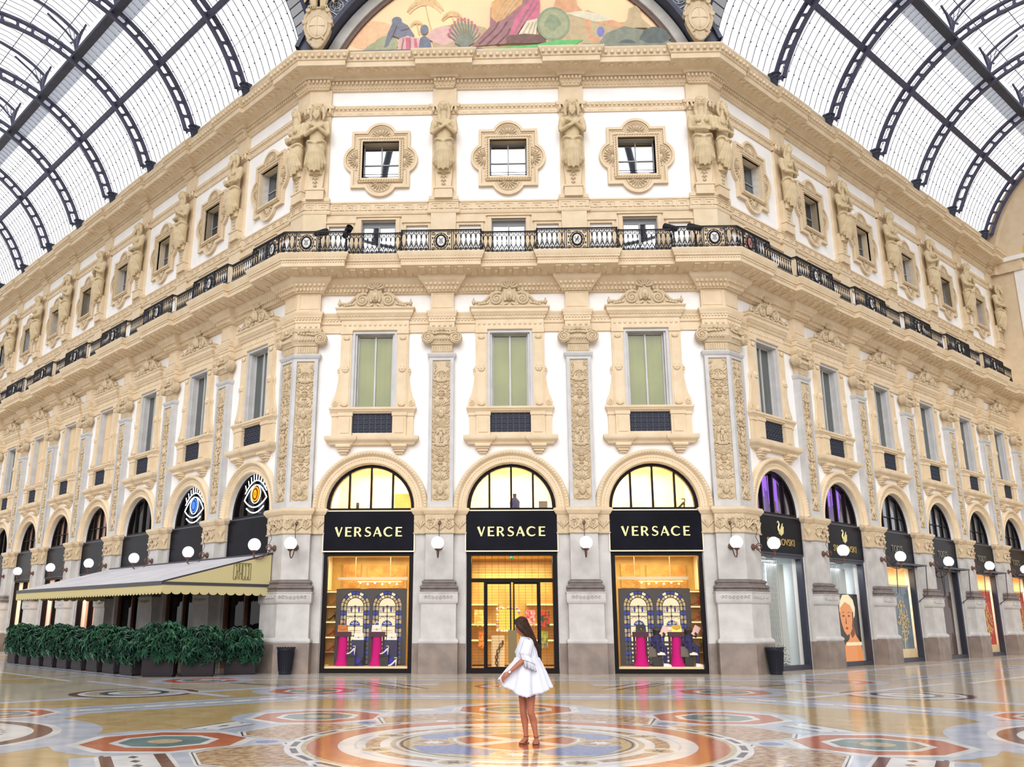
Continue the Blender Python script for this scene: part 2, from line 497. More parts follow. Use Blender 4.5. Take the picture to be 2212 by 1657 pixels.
# entablature strings between the tall windows
P = flat_path(0)
mb = MB().sweep(P, [(0, 11.5), (.06, 11.5), (.06, 11.78), (.1, 11.82), (.1, 11.98), (.13, 12.0), (.13, 12.1), (.18, 12.16), (.18, 12.22), (0, 12.24)])
dentils(mb, P, .1, .12, .06, .03, 11.93, 11.98)
trim(mb, 'cream stepped string course level with the window pediments', cat='string course')

# far end wall of the right wing
mb = MB(); mb.M = None
W = 9.0
hole = [(3.2, 0)] + [(7.43 + 4.2 * math.cos(a), 12.2 + 4.2 * math.sin(a)) for a in frange(PI, 0, 24)] + [(11.66, 0)]
outer = [(-.4, 0)] + hole + [(15.3, 0), (15.3, 23.4)] + [(7.43 + 7.6 * math.cos(a), 21.1 + 7.6 * math.sin(a)) for a in frange(.3, PI - .3, 30)] + [(-.4, 23.4)]
mb.prism(outer, 0, .5)
EW = FRM['R'] @ Matrix.Translation((REND, 0, 0)) @ Matrix.Rotation(-PI / 2, 4, 'Z')
tag(mb.build('wall_end', M['cream'], smooth=0, mw=EW), 'cream wall closing the far end of the right wing, with a tall arch', 'wall', kind='structure')
mb = MB()
mb.prism(rect(1.35, 3.0, 14.9, 21.4), -.06, .02); mb.prism(rect(-.2, 15, 21.75, 22.0), -.25, 0); mb.prism(rect(-.2, 15, 22.5, 22.8), -.12, 0)
trim(mb, 'plain mouldings on the wall at the far end of the right wing', m='plaster').matrix_world = EW
mb = MB()
mb.arch(7.43, 12.2, [(4.2, .3), (4.2, -.1), (4.5, -.16), (4.6, -.1), (5.1, -.1), (5.2, -.2), (5.4, -.2), (5.4, 0)], n=36)
for a in frange(.1, PI - .1, 26): mb.ball((7.43 + 4.85 * math.cos(a), -.1, 12.2 + 4.85 * math.sin(a)), .17, .08, .17, 8, 5)
mb.arch(7.43, 21.1, [(7.55, 0), (7.55, -.2), (7.0, -.3), (6.9, -.15), (5.6, -.15), (5.5, 0)], n=40)
trim(mb, 'arched mouldings with rosettes on the wall closing the right wing', cat='arch').matrix_world = EW
mb = MB()
mb.prism([(7.43 + 5.5 * math.cos(a), 21.6 + 5.2 * math.sin(a)) for a in frange(PI, 0, 30)], -.12, 0, 0)
mb.prism([(2.1, 23.1), (4.6, 23.1), (5.1, 24.4), (4.2, 24.9), (3.2, 24.2)], -.15, -.1, 1)
mb.prism([(3.3, 24.6), (4.4, 24.9), (4.2, 25.6), (3.8, 25.9), (3.4, 25.3)], -.15, -.1, 1)
mb.prism([(5.4, 23.4), (8.6, 23.2), (9.0, 24.9), (7.6, 25.7), (6.2, 24.9)], -.15, -.1, 2)
tag(mb.build('wall_mural', [mat('ochre_mural', (222, 190, 96), .8, (198, 168, 80), 2), mat('brown_mural', (112, 84, 70), .8, (90, 70, 62), 3), mat('slate_mural', (128, 128, 140), .8)], mw=EW),
    'painted half-round mural high on the end wall of the right wing', 'mural')

# ------------------------------------------------------------------ front lunette above the cornice
LZ, LR = 19.8, 7.2
mb = MB()
a0 = math.asin((22.4 - LZ) / LR)
mb.prism([(LR * math.cos(a), LZ + LR * math.sin(a)) for a in frange(a0, PI - a0, 60)], -.02, .3)
lun = mb.build('wall_lunette', mat('peach_mural_ground', (250, 226, 176), .8, (246, 206, 168), .35, lo=.3, hi=.7), smooth=0, mw=FRM['F'])
tag(lun, 'half-round wall above the front cornice with a peach coloured painted sky', 'wall', kind='structure')
mb = MB()
mb.arch(0, LZ, [(LR - .12, -.02), (LR - .12, -.12), (LR + .02, -.12), (LR + .02, -.03)], a0, PI - a0, 60, 1)
mb.arch(0, LZ, [(LR + .02, -.03), (LR + .05, -.2), (LR + .42, -.24), (LR + .46, .1)], a0 - .05, PI - a0 + .05, 60, 0)
o = trim(mb, 'pale stone arch moulding framing the painted lunette', m='pier', cat='arch'); o.data.materials.append(M['bronze']); o.matrix_world = FRM['F']
# ------------------------------------------------------------------ tall pedimented windows
def mirror(f):
    for sx in (-1, 1): f(sx)
M['slate'] = mat('slate_blue_ironwork', (58, 62, 76), .5, spec=.3)
def tall_window(kind):
    t = empty('window')
    f = MB()
    f.prism(rect(-.81, .81, 8.72, 11.56), -.1, .06, holes=[rect(-.70, .70, 8.78, 11.46)])
    f.prism(rect(-.75, .75, 8.74, 11.52), -.02, .2, holes=[rect(-.63, .63, 8.78, 11.44)])
    f.prism(rect(-.65, .65, 8.76, 11.46), .18, .26, holes=[rect(-.58, .58, 8.8, 11.4)])
    f.box(-.03, .03, .16, .26, 8.78, 11.42)
    f.build('frame', M['grey'], t, smooth=0)
    if kind == 'shutter':
        sh = MB()
        for sx in (-1, 1):
            sh.box(min(.02 * sx, .62 * sx), max(.02 * sx, .62 * sx), .12, .16, 8.78, 11.44)
            sh.box(.3 * sx - .2, .3 * sx + .2, .1, .12, 8.95, 10.0); sh.box(.3 * sx - .2, .3 * sx + .2, .1, .12, 10.15, 11.3)
        sh.build('shutter', M['shutter'], t, smooth=0)
    else:
        MB().box(-.6, .6, .2, .215, 8.79, 11.42).build('pane', M['pane'] if kind == 'blind' else M['tallpane'], t, smooth=0)
        b = MB(); n = 14
        for i in range(n):
            x0 = -.62 + 1.24 * i / n; b.box(x0, x0 + 1.24 / n, (.24 if kind == 'blind' else .36) + .012 * (i % 2), .28 if kind == 'blind' else .4, 8.75, 11.45)
        b.build('curtain', M['curtain'] if kind == 'blind' else M['greycurtain'], t, smooth=0)
    s = MB()
    for sx in (-1, 1):
        a, b = sorted((.81 * sx, 1.2 * sx)); s.box(a, b, -.13, .02, 8.75, 11.56)
        a, b = sorted((.86 * sx, 1.15 * sx)); s.box(a, b, -.155, -.12, 8.85, 11.2)
        s.prism([(sx * x, z) for x, z in ((1.2, 8.76), (1.44, 8.76), (1.47, 8.88), (1.44, 9.04), (1.36, 9.2), (1.3, 9.45), (1.26, 9.7), (1.24, 9.9), (1.29, 10.05), (1.27, 10.2), (1.2, 10.25))], -.1, .02)
        s.tube(spiral(sx * 1.35, -.11, 8.91, .11, .02, 1.6, PI / 2, sx), .028, 5); s.tube(spiral(sx * 1.25, -.11, 10.1, .06, .02, 1.2, -PI / 2, -sx), .022, 5)
        s.ball((sx * 1.0, -.16, 10.15), .14, .05, .14, 10, 5); s.ball((sx * 1.0, -.2, 10.15), .05, .04, .05, 8, 4)
        for i in range(6): s.ball((sx * 1.0 + .09 * math.cos(i * PI / 3), -.19, 10.15 + .09 * math.sin(i * PI / 3)), .035, .03, .035, 6, 4)
        s.ball((sx * 1.0, -.16, 8.9), .13, .04, .11, 10, 5); s.ball((sx * 1.0, -.16, 11.3), .12, .04, .1, 10, 5)
        s.box(sx * 1.0 - .21, sx * 1.0 + .21, -.17, 0, 11.44, 11.58)
    s.sweep([(-1.2, 0), (-1.2, -.15), (1.2, -.15), (1.2, 0)], [(0, 11.56), (.02, 11.58), (.02, 11.62), (0, 11.64), (0, 11.93), (.05, 11.97), (.05, 12.02)])
    for i in range(13): s.ball((-1.08 + i * .18, -.16, 11.78), .055, .03, .055, 6, 4)
    s.build('surround', M['cream'], t)
    c = MB()
    c.sweep([(-1.2, 0), (-1.2, -.15), (1.2, -.15), (1.2, 0)], [(.02, 11.98), (.06, 12.0), (.06, 12.06), (.12, 12.1), (.14, 12.16), (.16, 12.18), (.16, 12.28), (.22, 12.34), (.22, 12.38), (-.1, 12.4)])
    for i in range(22): c.box(-1.22 + i * .113, -1.16 + i * .113, -.25, -.15, 12.06, 12.11)
    c.build('hood', M['cream'], t)
    p = MB(); p.M = Matrix.Translation((0, -.2, 0))
    half = [(1.3, 12.38), (1.3, 12.5), (1.18, 12.52), (1.0, 12.5), (.86, 12.58), (.74, 12.72), (.6, 12.84), (.45, 12.9), (.3, 12.86), (.22, 12.94), (.2, 13.08), (.12, 13.24), (0, 13.3)]
    out = half + [(-x, z) for x, z in reversed(half[:-1])]
    p.prism(out, -.1, .2)
    for sx in (-1, 1):
        p.tube([(sx * x, -.12, z) for x, z in half[2:9]], .05, 6)
        p.tube(spiral(sx * .46, -.13, 12.64, .22, .03, 2.0, PI / 2 + sx * .2, -sx, 26), .045, 6)
        p.ball((sx * .46, -.15, 12.64), .06, .05, .06, 8, 5)
        p.ball((sx * 1.27, -.12, 12.52), .07, .07, .09, 8, 5); p.ball((sx * 1.27, -.12, 12.63), .03, .03, .06, 6, 4)
        for j in range(4): p.ball((sx * (.78 + .1 * j), -.12, 12.5 - .02 * j), .07, .04, .045, 6, 4, rot=Matrix.Rotation(sx * .5, 3, 'Y'))
        p.tube([(sx * .08, -.14, 12.48), (sx * .2, -.13, 12.42), (sx * .32, -.12, 12.44)], .05, 5)
    p.ball((0, -.16, 12.74), .15, .13, .2, 10, 7)
    p.ball((0, -.29, 12.72), .03, .05, .06, 6, 4); p.ball((0, -.27, 12.62), .05, .03, .02, 6, 4)
    for sx in (-1, 1):
        p.ball((sx * .06, -.26, 12.78), .03, .02, .015, 6, 4); p.tube([(0, -.2, 12.95), (sx * .13, -.18, 12.88), (sx * .17, -.15, 12.72), (sx * .14, -.15, 12.56)], .05, 6)
    for i in range(7):
        a = PI * (.1 + .8 * i / 6)
        p.ball((.19 * math.cos(a), -.13, 13.02 + .23 * math.sin(a)), .045, .05, .15, 6, 5, rot=Matrix.Rotation(PI / 2 - a, 3, 'Y'))
    p.M = None
    p.build('pediment', M['relief'], t)
    q = MB()
    q.sweep([(-1.42, 0), (-1.42, -.14), (1.42, -.14), (1.42, 0)], [(0, 8.56), (.04, 8.6), (.06, 8.66), (.1, 8.7), (.1, 8.77), (-.05, 8.79)])
    for i in range(24): q.ball((-.66 + i * 1.32 / 23, -.2, 8.63), .03, .03, .03, 5, 3)
    q.build('sill', M['cream'], t)
    a = MB()
    for sx in (-1, 1):
        for x0, x1, y in ((.70, 1.18, .2), (1.16, 1.42, .12)):
            u, v = sorted((x0 * sx, x1 * sx)); a.box(u, v, -y, 0, 7.7, 8.58); a.box(u - .02, v + .02, -y - .03, 0, 8.46, 8.58)
        u, v = sorted((.78 * sx, 1.1 * sx)); a.box(u, v, -.225, -.18, 7.86, 8.4)
    a.box(-.72, .72, -.1, 0, 7.7, 7.88)
    a.build('apron', M['cream'], t, smooth=0)
    g = MB(); g.box(-.70, .70, -.06, .0, 7.86, 8.57)
    for i in range(7):
        for j in range(4):
            x = -.6 + i * .2; z = 7.97 + j * .165
            g.tube([(x + .07 * math.cos(b), -.075, z + .065 * math.sin(b)) for b in frange(0, 2 * PI, 8)[:-1]], .014, 4, closed=True)
            g.ball((x, -.07, z), .025, .02, .025, 5, 3)
    for z in (7.88, 8.05, 8.22, 8.38, 8.55): g.box(-.7, .7, -.085, -.05, z - .012, z + .012)
    g.build('grille', M['slate'], t)
    k = MB()
    k.sweep([(-1.42, 0), (-1.42, -.16), (-.7, -.16), (-.7, -.1), (.7, -.1), (.7, -.16), (1.42, -.16), (1.42, 0)],
            [(0, 7.44), (.05, 7.46), (.07, 7.52), (.12, 7.56), (.18, 7.6), (.2, 7.66), (.2, 7.74), (0, 7.77)])
    k.build('shelf', M['cream'], t)
    for sx in (-1, 1):
        b = MB(); b.M = Matrix.Translation((sx * .96, 0, 0))
        for x, y, z0, z1 in ((.26, .3, 7.38, 7.46), (.23, .26, 7.3, 7.38), (.18, .2, 7.22, 7.3), (.12, .12, 7.15, 7.22)): b.box(-x, x, -y, 0, z0, z1)
        b.tube([(-.24, -.28, 7.4), (.24, -.28, 7.4)], .06, 8)
        b.build('bracket', M['cream'], t, smooth=30)
    return t
WN = [0]
def as_window(t, mw, label):
    WN[0] += 1; t.name = 'window_%d' % WN[0]; t.matrix_world = mw
    return tag(t, label, 'window', kind='structure')
protos = {}
for side, k, x in BAYS:
    kind = 'blind' if side == 'F' else ('shutter' if side == 'L' and k in (3, 4, 5) else 'glass')
    first = kind not in protos
    if first: protos[kind] = tall_window(kind)
    t = protos[kind] if first else dup(protos[kind], at(side, x))
    d = {'blind': 'tall pedimented window with a yellow green blind', 'shutter': 'tall pedimented window with closed beige shutters', 'glass': 'tall pedimented window with dark glass'}[kind]
    as_window(t, at(side, x), d + ', ' + where(side, k))

# ------------------------------------------------------------------ small square windows in lobed frames
QZ = 18.3
def lobed(d=0.0):
    """outline: block with a half-round lobe on each side"""
    bx, bz = 1.1 + d, 1.16 + d
    pts = []
    def lobe(cx, cz, r, a0, a1):
        for a in frange(a0, a1, 12): pts.append((cx + r * math.cos(a), QZ + cz + r * math.sin(a)))
    cs, r = .80, .6 + d
    h = math.sqrt(max(r * r - (bx - cs) ** 2, .01)); aa = math.atan2(h, bx - cs)
    ct, rt = .90, .62 + d
    hx = math.sqrt(max(rt * rt - (bz - ct) ** 2, .01)); bb = math.atan2(bz - ct, hx)
    lobe(cs, 0, r, -aa, aa); pts.append((bx, QZ + bz)); lobe(0, ct, rt, bb, PI - bb); pts.append((-bx, QZ + bz))
    lobe(-cs, 0, r, PI - aa, PI + aa); pts.append((-bx, QZ - bz)); lobe(0, -ct, rt, PI + bb, 2 * PI - bb); pts.append((bx, QZ - bz))
    return pts
def square_window(front):
    t = empty('window')
    f = MB()
    op = rect(-.69, .69, 17.52, 19.04)
    f.prism(lobed(0), -.07, 0, holes=[op])
    f.prism(lobed(0.0), -.14, -.06, holes=[lobed(-.1)])
    f.prism(lobed(-.12), -.1, -.06, holes=[lobed(-.155)])
    f.prism(rect(-.84, .84, 17.36, 19.2), -.16, -.05, holes=[op])
    f.prism(rect(-.72, .72, 17.48, 19.08), -.06, .34, holes=[op])
    L = lobed(-.24); n = len(L)
    for i in range(n):
        a, b = Vector(L[i]), Vector(L[(i + 1) % n]); d = b - a; m = max(1, int(d.length / .14))
        for j in range(m):
            p = a + d * ((j + .5) / m)
            if abs(p.x) < .86 and abs(p.y - QZ) < .95: continue
            f.ball((p.x, -.08, p.y), .045, .02, .02, 5, 3, rot=Matrix.Rotation(-math.atan2(d.y, d.x), 3, 'Y'))
    f.build('surround', M['cream'], t)
    r = MB()
    for i in range(18):
        for z in (17.42, 19.13): r.ball((-.8 + i * 1.6 / 17, -.17, z), .055, .035, .03, 5, 3, rot=Matrix.Rotation(-.6, 3, 'Y'))
        for x in (-.77, .77): r.ball((x, -.17, 17.45 + i * 1.66 / 17), .03, .035, .055, 5, 3, rot=Matrix.Rotation(.6, 3, 'Y'))
    for cx, cz, ang, sc_ in ((0, .92, PI / 2, .34), (0, -.92, -PI / 2, .34), (.86, 0, 0, .36), (-.86, 0, PI, .36)):
        for i in range(9):
            a = ang + (i - 4) * .36
            q = .23 * (1 if abs(i - 4) < 4 else .85)
            r.ball((cx + q * math.cos(a), -.09, QZ + cz + q * math.sin(a)), .15, .05, .036, 6, 4, rot=Matrix.Rotation(-a, 3, 'Y'))
        r.tube([(cx + (sc_ + .06) * math.cos(a), -.08, QZ + cz + (sc_ + .06) * math.sin(a)) for a in frange(ang - 1.5, ang + 1.5, 12)], .025, 5)
    r.build('shell_ornament', M['relief'], t)
    s = MB()
    s.prism(rect(-.69, .69, 17.52, 19.04), .24, .3, holes=[rect(-.63, .63, 17.58, 18.98)])
    s.box(-.025, .025, .22, .29, 17.55, 19.0); s.box(-.66, .66, .22, .29, 18.2, 18.24)
    s.build('sash', M['frame_grey'], t, smooth=0)
    MB().box(-.66, .66, .26, .27, 17.55, 19.0).build('pane', M['mirrorpane' if front else 'mirrorwing'], t, smooth=0)
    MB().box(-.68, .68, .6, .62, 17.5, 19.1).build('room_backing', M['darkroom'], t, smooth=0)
    if front:
        g = MB()
        for z in (17.68, 17.78): g.tube([(-.68, .1, z), (.68, .1, z)], .014, 5)
        g.build('guard_rail', M['iron'], t)
    return t
pf, pw = square_window(True), square_window(False)
for side, k, x in BAYS:
    t = (pf if k == 0 else dup(pf, at(side, x))) if side == 'F' else (pw if (side, k) == ('L', 0) else dup(pw, at(side, x)))
    as_window(t, at(side, x), 'small square window in a lobed shell frame, ' + where(side, k))

# ------------------------------------------------------------------ low windows behind the balcony
def balcony_window():
    t = empty('window')
    f = MB()
    f.prism(rect(-S / 2 + .3, S / 2 - .3, 14.1, 16.06), -.07, 0, holes=[rect(-.62, .62, 14.1 + .001, 15.84), rect(-1.82, -1.0, 14.3, 15.6), rect(1.0, 1.82, 14.3, 15.6)])
    for x0, x1, z1 in ((-.78, .78, 15.84), (-1.92, -.92, 15.6), (.92, 1.92, 15.6)):
        ww = (x1 - x0) / 2; c = (x0 + x1) / 2; g = .14 if ww > .6 else .1
        f.prism(rect(x0, x1, 14.12, z1 + .12), -.11, -.05, holes=[rect(x0 + g, x1 - g, 14.12 + .001, z1)])
        f.prism(rect(x0 - .05, x1 + .05, z1 + .1, z1 + .16), -.16, -.05)
    f.build('surround', M['cream'], t, smooth=0)
    s = MB()
    s.prism(rect(-.62, .62, 14.1, 15.82), .18, .26, holes=[rect(-.56, .56, 14.15, 15.64)])
    s.box(-.03, .03, .16, .25, 14.1, 15.7); s.box(-.6, .6, .17, .25, 14.62, 14.68)
    s.build('sash', M['frame_grey'], t, smooth=0)
    MB().box(-.6, .6, .21, .22, 14.1, 15.75).build('pane', M['mirrorpane'], t, smooth=0)
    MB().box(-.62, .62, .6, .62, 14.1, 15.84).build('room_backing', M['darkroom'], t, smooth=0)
    return t
pm = balcony_window()
for i, (side, k, x) in enumerate(BAYS):
    t = pm if i == 0 else dup(pm, at(side, x))
    as_window(t, at(side, x), 'low window between white panels behind the balcony railing, ' + where(side, k))
# ------------------------------------------------------------------ pilasters and corner piers
def straight(hw, off): return [(-hw, 0), (-hw, -off), (hw, -off), (hw, 0)]
def corner_left(hw, off):
    a = FRM['L'] @ Vector((-(E0 + hw), 0, 0)); b = FRM['L'] @ Vector((-(E0 + hw), -off, 0))
    return [(a.x, a.y), (b.x, b.y), (-(VX + T8 * off), DY - off), (-1.5 * S + hw, DY - off), (-1.5 * S + hw, DY)]
def corner_right(hw, off): return [(-x, y) for x, y in reversed(corner_left(hw, off))]
I4 = Matrix.Identity(4)
FACES = {'s': [I4], 'l': [at('L', -E0), at('F', -1.5 * S)], 'r': [at('F', 1.5 * S), at('R', E0)]}
PATH = {'s': straight, 'l': corner_left, 'r': corner_right}

def scroll(mb, sx, x, z, r, d, y=-.03, turns=1.5, t=.026):
    mb.tube(spiral(sx * x, y, z, r, r * .15, turns, d, sx, 14), t, 4)
def acanthus(mb, w, z0, z1, y):
    """leaf scroll frieze"""
    n = max(1, int(w / .3)); h = z1 - z0
    for i in range(n):
        c = -w / 2 + (i + .5) * w / n
        mb.tube(spiral(c, y - .02, z0 + h * .55, .12, .02, 1.4, rnd.random() * 6, 1 if i % 2 else -1, 12), .028, 4)
        for a in (-.9, -.3, .3, .9):
            mb.ball((c + .11 * a, y - .03, z0 + h * (.22 if i % 2 else .3)), .03, .035, .11, 5, 4, rot=Matrix.Rotation(a, 3, 'Y'))
        mb.ball((c, y - .04, z0 + h * .78), .07, .04, .05, 6, 4)
        mb.ball((c + .13, y - .03, z0 + h * .8), .05, .03, .04, 5, 3, rot=Matrix.Rotation(.7, 3, 'Y'))

def ornament(mb, seed):
    """grotesque candelabra relief, mirrored about the axis, z 5.55 to 10.45"""
    r = random.Random(seed); z = 5.58
    def face(z):
        mb.ball((0, -.04, z), .11, .09, .15, 8, 6); mb.ball((0, -.12, z), .022, .03, .04, 5, 3)
        for sx in (-1, 1):
            mb.ball((sx * .045, -.11, z + .04), .022, .02, .012, 5, 3)
            mb.tube([(0, -.07, z + .16), (sx * .1, -.06, z + .1), (sx * .13, -.04, z - .03), (sx * .19, -.03, z - .14)], .03, 4)
    # bottom mask
    face(5.86)
    for sx in (-1, 1):
        scroll(mb, sx, .17, 5.68, .1, -PI / 2); scroll(mb, sx, .19, 6.02, .08, PI / 2)
        mb.tube([(0, -.03, 5.6), (sx * .12, -.03, 5.57), (sx * .22, -.03, 5.64)], .03, 4)
    z = 6.15
    kinds = ['spray', 'cross', 'urn', 'scroll', 'tray', 'figure', 'scroll', 'mask', 'spray', 'urn', 'cross', 'tray', 'arch', 'figure', 'wings']
    if seed % 2: kinds = ['cross', 'scroll', 'urn', 'tray', 'spray', 'figure', 'tray', 'mask', 'scroll', 'cross', 'urn', 'arch', 'spray', 'scroll', 'wings']
    for kd in kinds:
        h = {'spray': .3, 'cross': .26, 'urn': .3, 'scroll': .28, 'tray': .12, 'figure': .5, 'mask': .36, 'arch': .3, 'wings': .24}[kd]
        if z + h > 10.44: break
        m = z + h / 2
        mb.tube([(0, -.03, z - .02), (0, -.03, z + h)], .02, 4)
        if kd == 'spray':
            for a in (-1.25, -.8, -.4, 0, .4, .8, 1.25):
                mb.ball((.15 * math.sin(a), -.03, z + .06 + .15 * math.cos(a)), .026, .03, .1, 5, 4, rot=Matrix.Rotation(a, 3, 'Y'))
        elif kd == 'cross':
            for sx in (-1, 1):
                mb.tube([(0, -.03, m), (sx * .12, -.03, z + .05), (sx * .24, -.03, z + .16)], .024, 4)
                mb.tube([(0, -.03, m), (sx * .1, -.03, z + h - .02), (sx * .22, -.03, z + h - .08)], .024, 4)
                mb.ball((sx * .24, -.04, z + .18), .035, .035, .035, 6, 4)
        elif kd == 'urn':
            mb.lathe([(.03, 0), (.09, .03), (.03, .07), (.12, .16), (.14, .21), (.06, .25), (.11, .29)], (0, -.01, z), 8)
            for sx in (-1, 1): scroll(mb, sx, .19, z + .17, .07, PI)
        elif kd == 'scroll':
            for sx in (-1, 1):
                scroll(mb, sx, .13, z + .1, .11, PI / 2, turns=1.6); scroll(mb, sx, .2, z + .22, .065, -PI / 2)
                mb.ball((sx * .06, -.03, z + .24), .03, .03, .06, 5, 4)
        elif kd == 'tray':
            mb.cbox((0, -.04, z + .07), (.52, .07, .035)); mb.cbox((0, -.04, z + .03), (.3, .06, .03))
            for sx in (-1, 1): mb.ball((sx * .23, -.04, z - .02), .028, .03, .06, 5, 4)
        elif kd == 'figure':
            mb.ball((0, -.06, z + .43), .05, .05, .06, 8, 5); mb.tube([(0, -.05, z + .36), (.01, -.06, z + .22), (-.01, -.05, z + .2)], [.06, .07, .06], 6)
            for sx in (-1, 1):
                mb.tube([(sx * .03, -.05, z + .2), (sx * .05, -.06, z + .1), (sx * .04, -.05, z)], [.04, .035, .025], 5)
                mb.tube([(sx * .06, -.05, z + .35), (sx * .13, -.05, z + .28), (sx * .17, -.04, z + .4)], .024, 4)
                mb.tube([(sx * .22, -.03, z), (sx * .25, -.03, z + .25), (sx * .16, -.03, z + .48)], .022, 4)
        elif kd == 'mask':
            face(m)
            for sx in (-1, 1): scroll(mb, sx, .19, m + .08, .08, 0); scroll(mb, sx, .19, m - .1, .07, PI)
        elif kd == 'arch':
            mb.tube([(.2 * math.cos(a), -.03, z + .08 + .18 * math.sin(a)) for a in frange(0, PI, 10)], .028, 4)
            for i in range(5): mb.ball((.1 * math.cos(PI * i / 4), -.03, z + .1 + .1 * math.sin(PI * i / 4)), .03, .03, .03, 5, 3)
        elif kd == 'wings':
            for sx in (-1, 1):
                for a in (.35, .75, 1.15): mb.ball((sx * .14 * math.sin(a), -.03, z + .05 + .16 * math.cos(a)), .025, .03, .11, 5, 4, rot=Matrix.Rotation(sx * a, 3, 'Y'))
        z += h + .02
    for sx in (-1, 1):
        zz = 6.3
        while zz < 10.3:
            mb.ball((sx * (.21 + .06 * r.random()), -.02, zz), .028, .035, .05 + .03 * r.random(), 5, 3, rot=Matrix.Rotation(sx * (r.random() * 2 - .5), 3, 'Y'))
            if r.random() < .45: scroll(mb, sx, .21, zz + .06, .05, r.random() * 6, turns=1.2, t=.018)
            zz += .09 + .06 * r.random()

def pilaster(kd, seed):
    P = PATH[kd]; F = FACES[kd]
    t = empty('pilaster')
    m = MB(); m.sweep(P(.87, .1), [(0, 0), (0, .93)]); m.sweep(P(.63, .5), [(0, 0), (0, .9), (-.03, .93)]); m.build('plinth', M['plinth'], t)
    m = MB(); m.sweep(P(.87, .1), [(0, .93), (0, 4.43)]); m.build('jamb', M['pier'], t)
    m = MB(); m.sweep(P(.57, .42), [(.05, .93), (.08, .97), (.08, 1.02), (.04, 1.07), (0, 1.1), (0, 2.18)]); m.build('pedestal', M['pier'], t)
    m = MB(); m.sweep(P(.57, .42), [(.02, 2.17), (.04, 2.2), (.06, 2.25), (.06, 2.5), (.08, 2.51), (.08, 2.54)])
    for f in F:
        m.M = f
        for i in range(8): m.tube(spiral(-.42 + i * .12, -.5, 2.38, .055, .02, 1, i, 1, 7), .014, 4)
    m.M = None
    m.build('dado_band', M['pier'], t)
    m = MB(); m.sweep(P(.46, .32), [(.15, 2.53), (.15, 2.62), (.12, 2.63), (.16, 2.67), (.16, 2.71), (.12, 2.75), (.07, 2.78), (.07, 2.81), (.1, 2.84), (.1, 2.88), (.04, 2.92), (0, 2.94)]); m.build('column_base', M['darkstone'], t)
    m = MB(); m.sweep(P(.46, .32), [(0, 2.94), (0, 4.43)]); m.build('shaft', M['pier'], t)
    m = MB(); m.sweep(P(.87, .16), [(.02, 4.43), (.03, 4.46), (0, 4.48), (0, 5.06)]); m.sweep(P(.48, .35), [(.02, 4.43), (.03, 4.46), (0, 4.48), (0, 5.06)])
    for f in F:
        m.M = f; acanthus(m, .95, 4.5, 5.02, -.35)
        mirror(lambda sx: [m.ball((sx * .67 + .08 * a, -.18, 4.72 + .02 * abs(a)), .03, .04, .16, 5, 4, rot=Matrix.Rotation(a * .6, 3, 'Y')) for a in (-1.3, -.5, .5, 1.3)])
    m.M = None
    m.build('carved_band', M['relief'], t)
    m = MB(); pr = [(0, 5.05), (.03, 5.07), (.05, 5.1), (.09, 5.16), (.11, 5.19), (.11, 5.26), (.02, 5.29)]
    m.sweep(P(.87, .16), pr); m.sweep(P(.48, .35), pr); m.build('impost', M['cream'], t)
    m = MB(); m.sweep(P(.43, .2), [(0, 5.28), (0, 10.5), (.05, 10.56), (.08, 10.64), (.08, 10.68), (0, 10.7)])
    for f in F: m.M = f; m.prism(rect(-.43, .43, 5.28, 10.5), -.26, -.19, holes=[rect(-.31, .31, 5.5, 10.42)])
    m.M = None
    m.build('upper_shaft', M['grey'], t, smooth=0)
    for i, f in enumerate(F):
        m = MB(); m.M = f; m.box(-.31, .31, -.212, -.19, 5.5, 10.42); m.M = f @ Matrix.Translation((0, -.2, 0)); ornament(m, seed + i); m.M = None
        m.build('carved_panel', M['relief'], t, smooth=60)
    m = MB(); m.sweep(P(.37, .2), [(0, 10.68), (0, 10.98), (.04, 11.0), (.04, 11.06), (.12, 11.16), (.14, 11.22), (.1, 11.26), (.1, 11.46), (.13, 11.48), (.15, 11.6), (0, 11.63)])
    for f in F:
        m.M = f
        for i in range(9): m.box(-.32 + i * .08 - .02, -.32 + i * .08 + .02, -.225, -.19, 10.74, 10.97)
        for i in range(6): m.ball((-.25 + i * .1, -.33, 11.2), .045, .04, .06, 6, 4)
        for i in range(7): m.ball((-.3 + i * .1, -.33, 11.44 - .05 * math.cos((i - 3) * .5)), .05, .05, .05, 6, 4)
        m.ball((0, -.36, 11.52), .09, .08, .09, 8, 5)
    for i, f in enumerate(F):
        m.M = f
        sides = (-1, 1) if kd == 's' else ((-1,) if i == 0 else (1,))
        for sx in sides:
            m.tube([(sx * .5, -.36, 11.24), (sx * .5, -.16, 11.24)], .22, 14); m.tube([(sx * .5, -.1, 11.24), (sx * .5, -.18, 11.24)], .17, 10)
            m.tube(spiral(sx * .5, -.37, 11.24, .2, .03, 2.2, PI / 2, -sx, 26), .035, 5); m.ball((sx * .5, -.38, 11.24), .05, .04, .05, 6, 4)
            m.tube([(0, -.34, 11.42), (sx * .25, -.35, 11.37), (sx * .45, -.36, 11.43)], .045, 5)
    m.M = None
    m.build('capital', M['relief'], t)
    m = MB(); m.sweep(P(.44, .26), [(0, 11.6), (0, 11.82), (.03, 11.84), (.03, 12.0), (.06, 12.03), (.06, 12.1), (.11, 12.17), (.11, 12.23), (0, 12.27), (-.03, 12.3), (-.03, 12.98)])
    for f in F:
        m.M = f
        for i in range(4): m.ball((-.3 + i * .2, -.28, 11.7), .05, .03, .05, 6, 4)
        for i in range(8): m.box(-.42 + i * .11, -.36 + i * .11, -.33, -.28, 11.94, 12.0)
        m.prism(rect(-.36, .36, 12.36, 12.92), -.25, -.22, holes=[rect(-.32, .32, 12.4, 12.88)])
    m.M = None
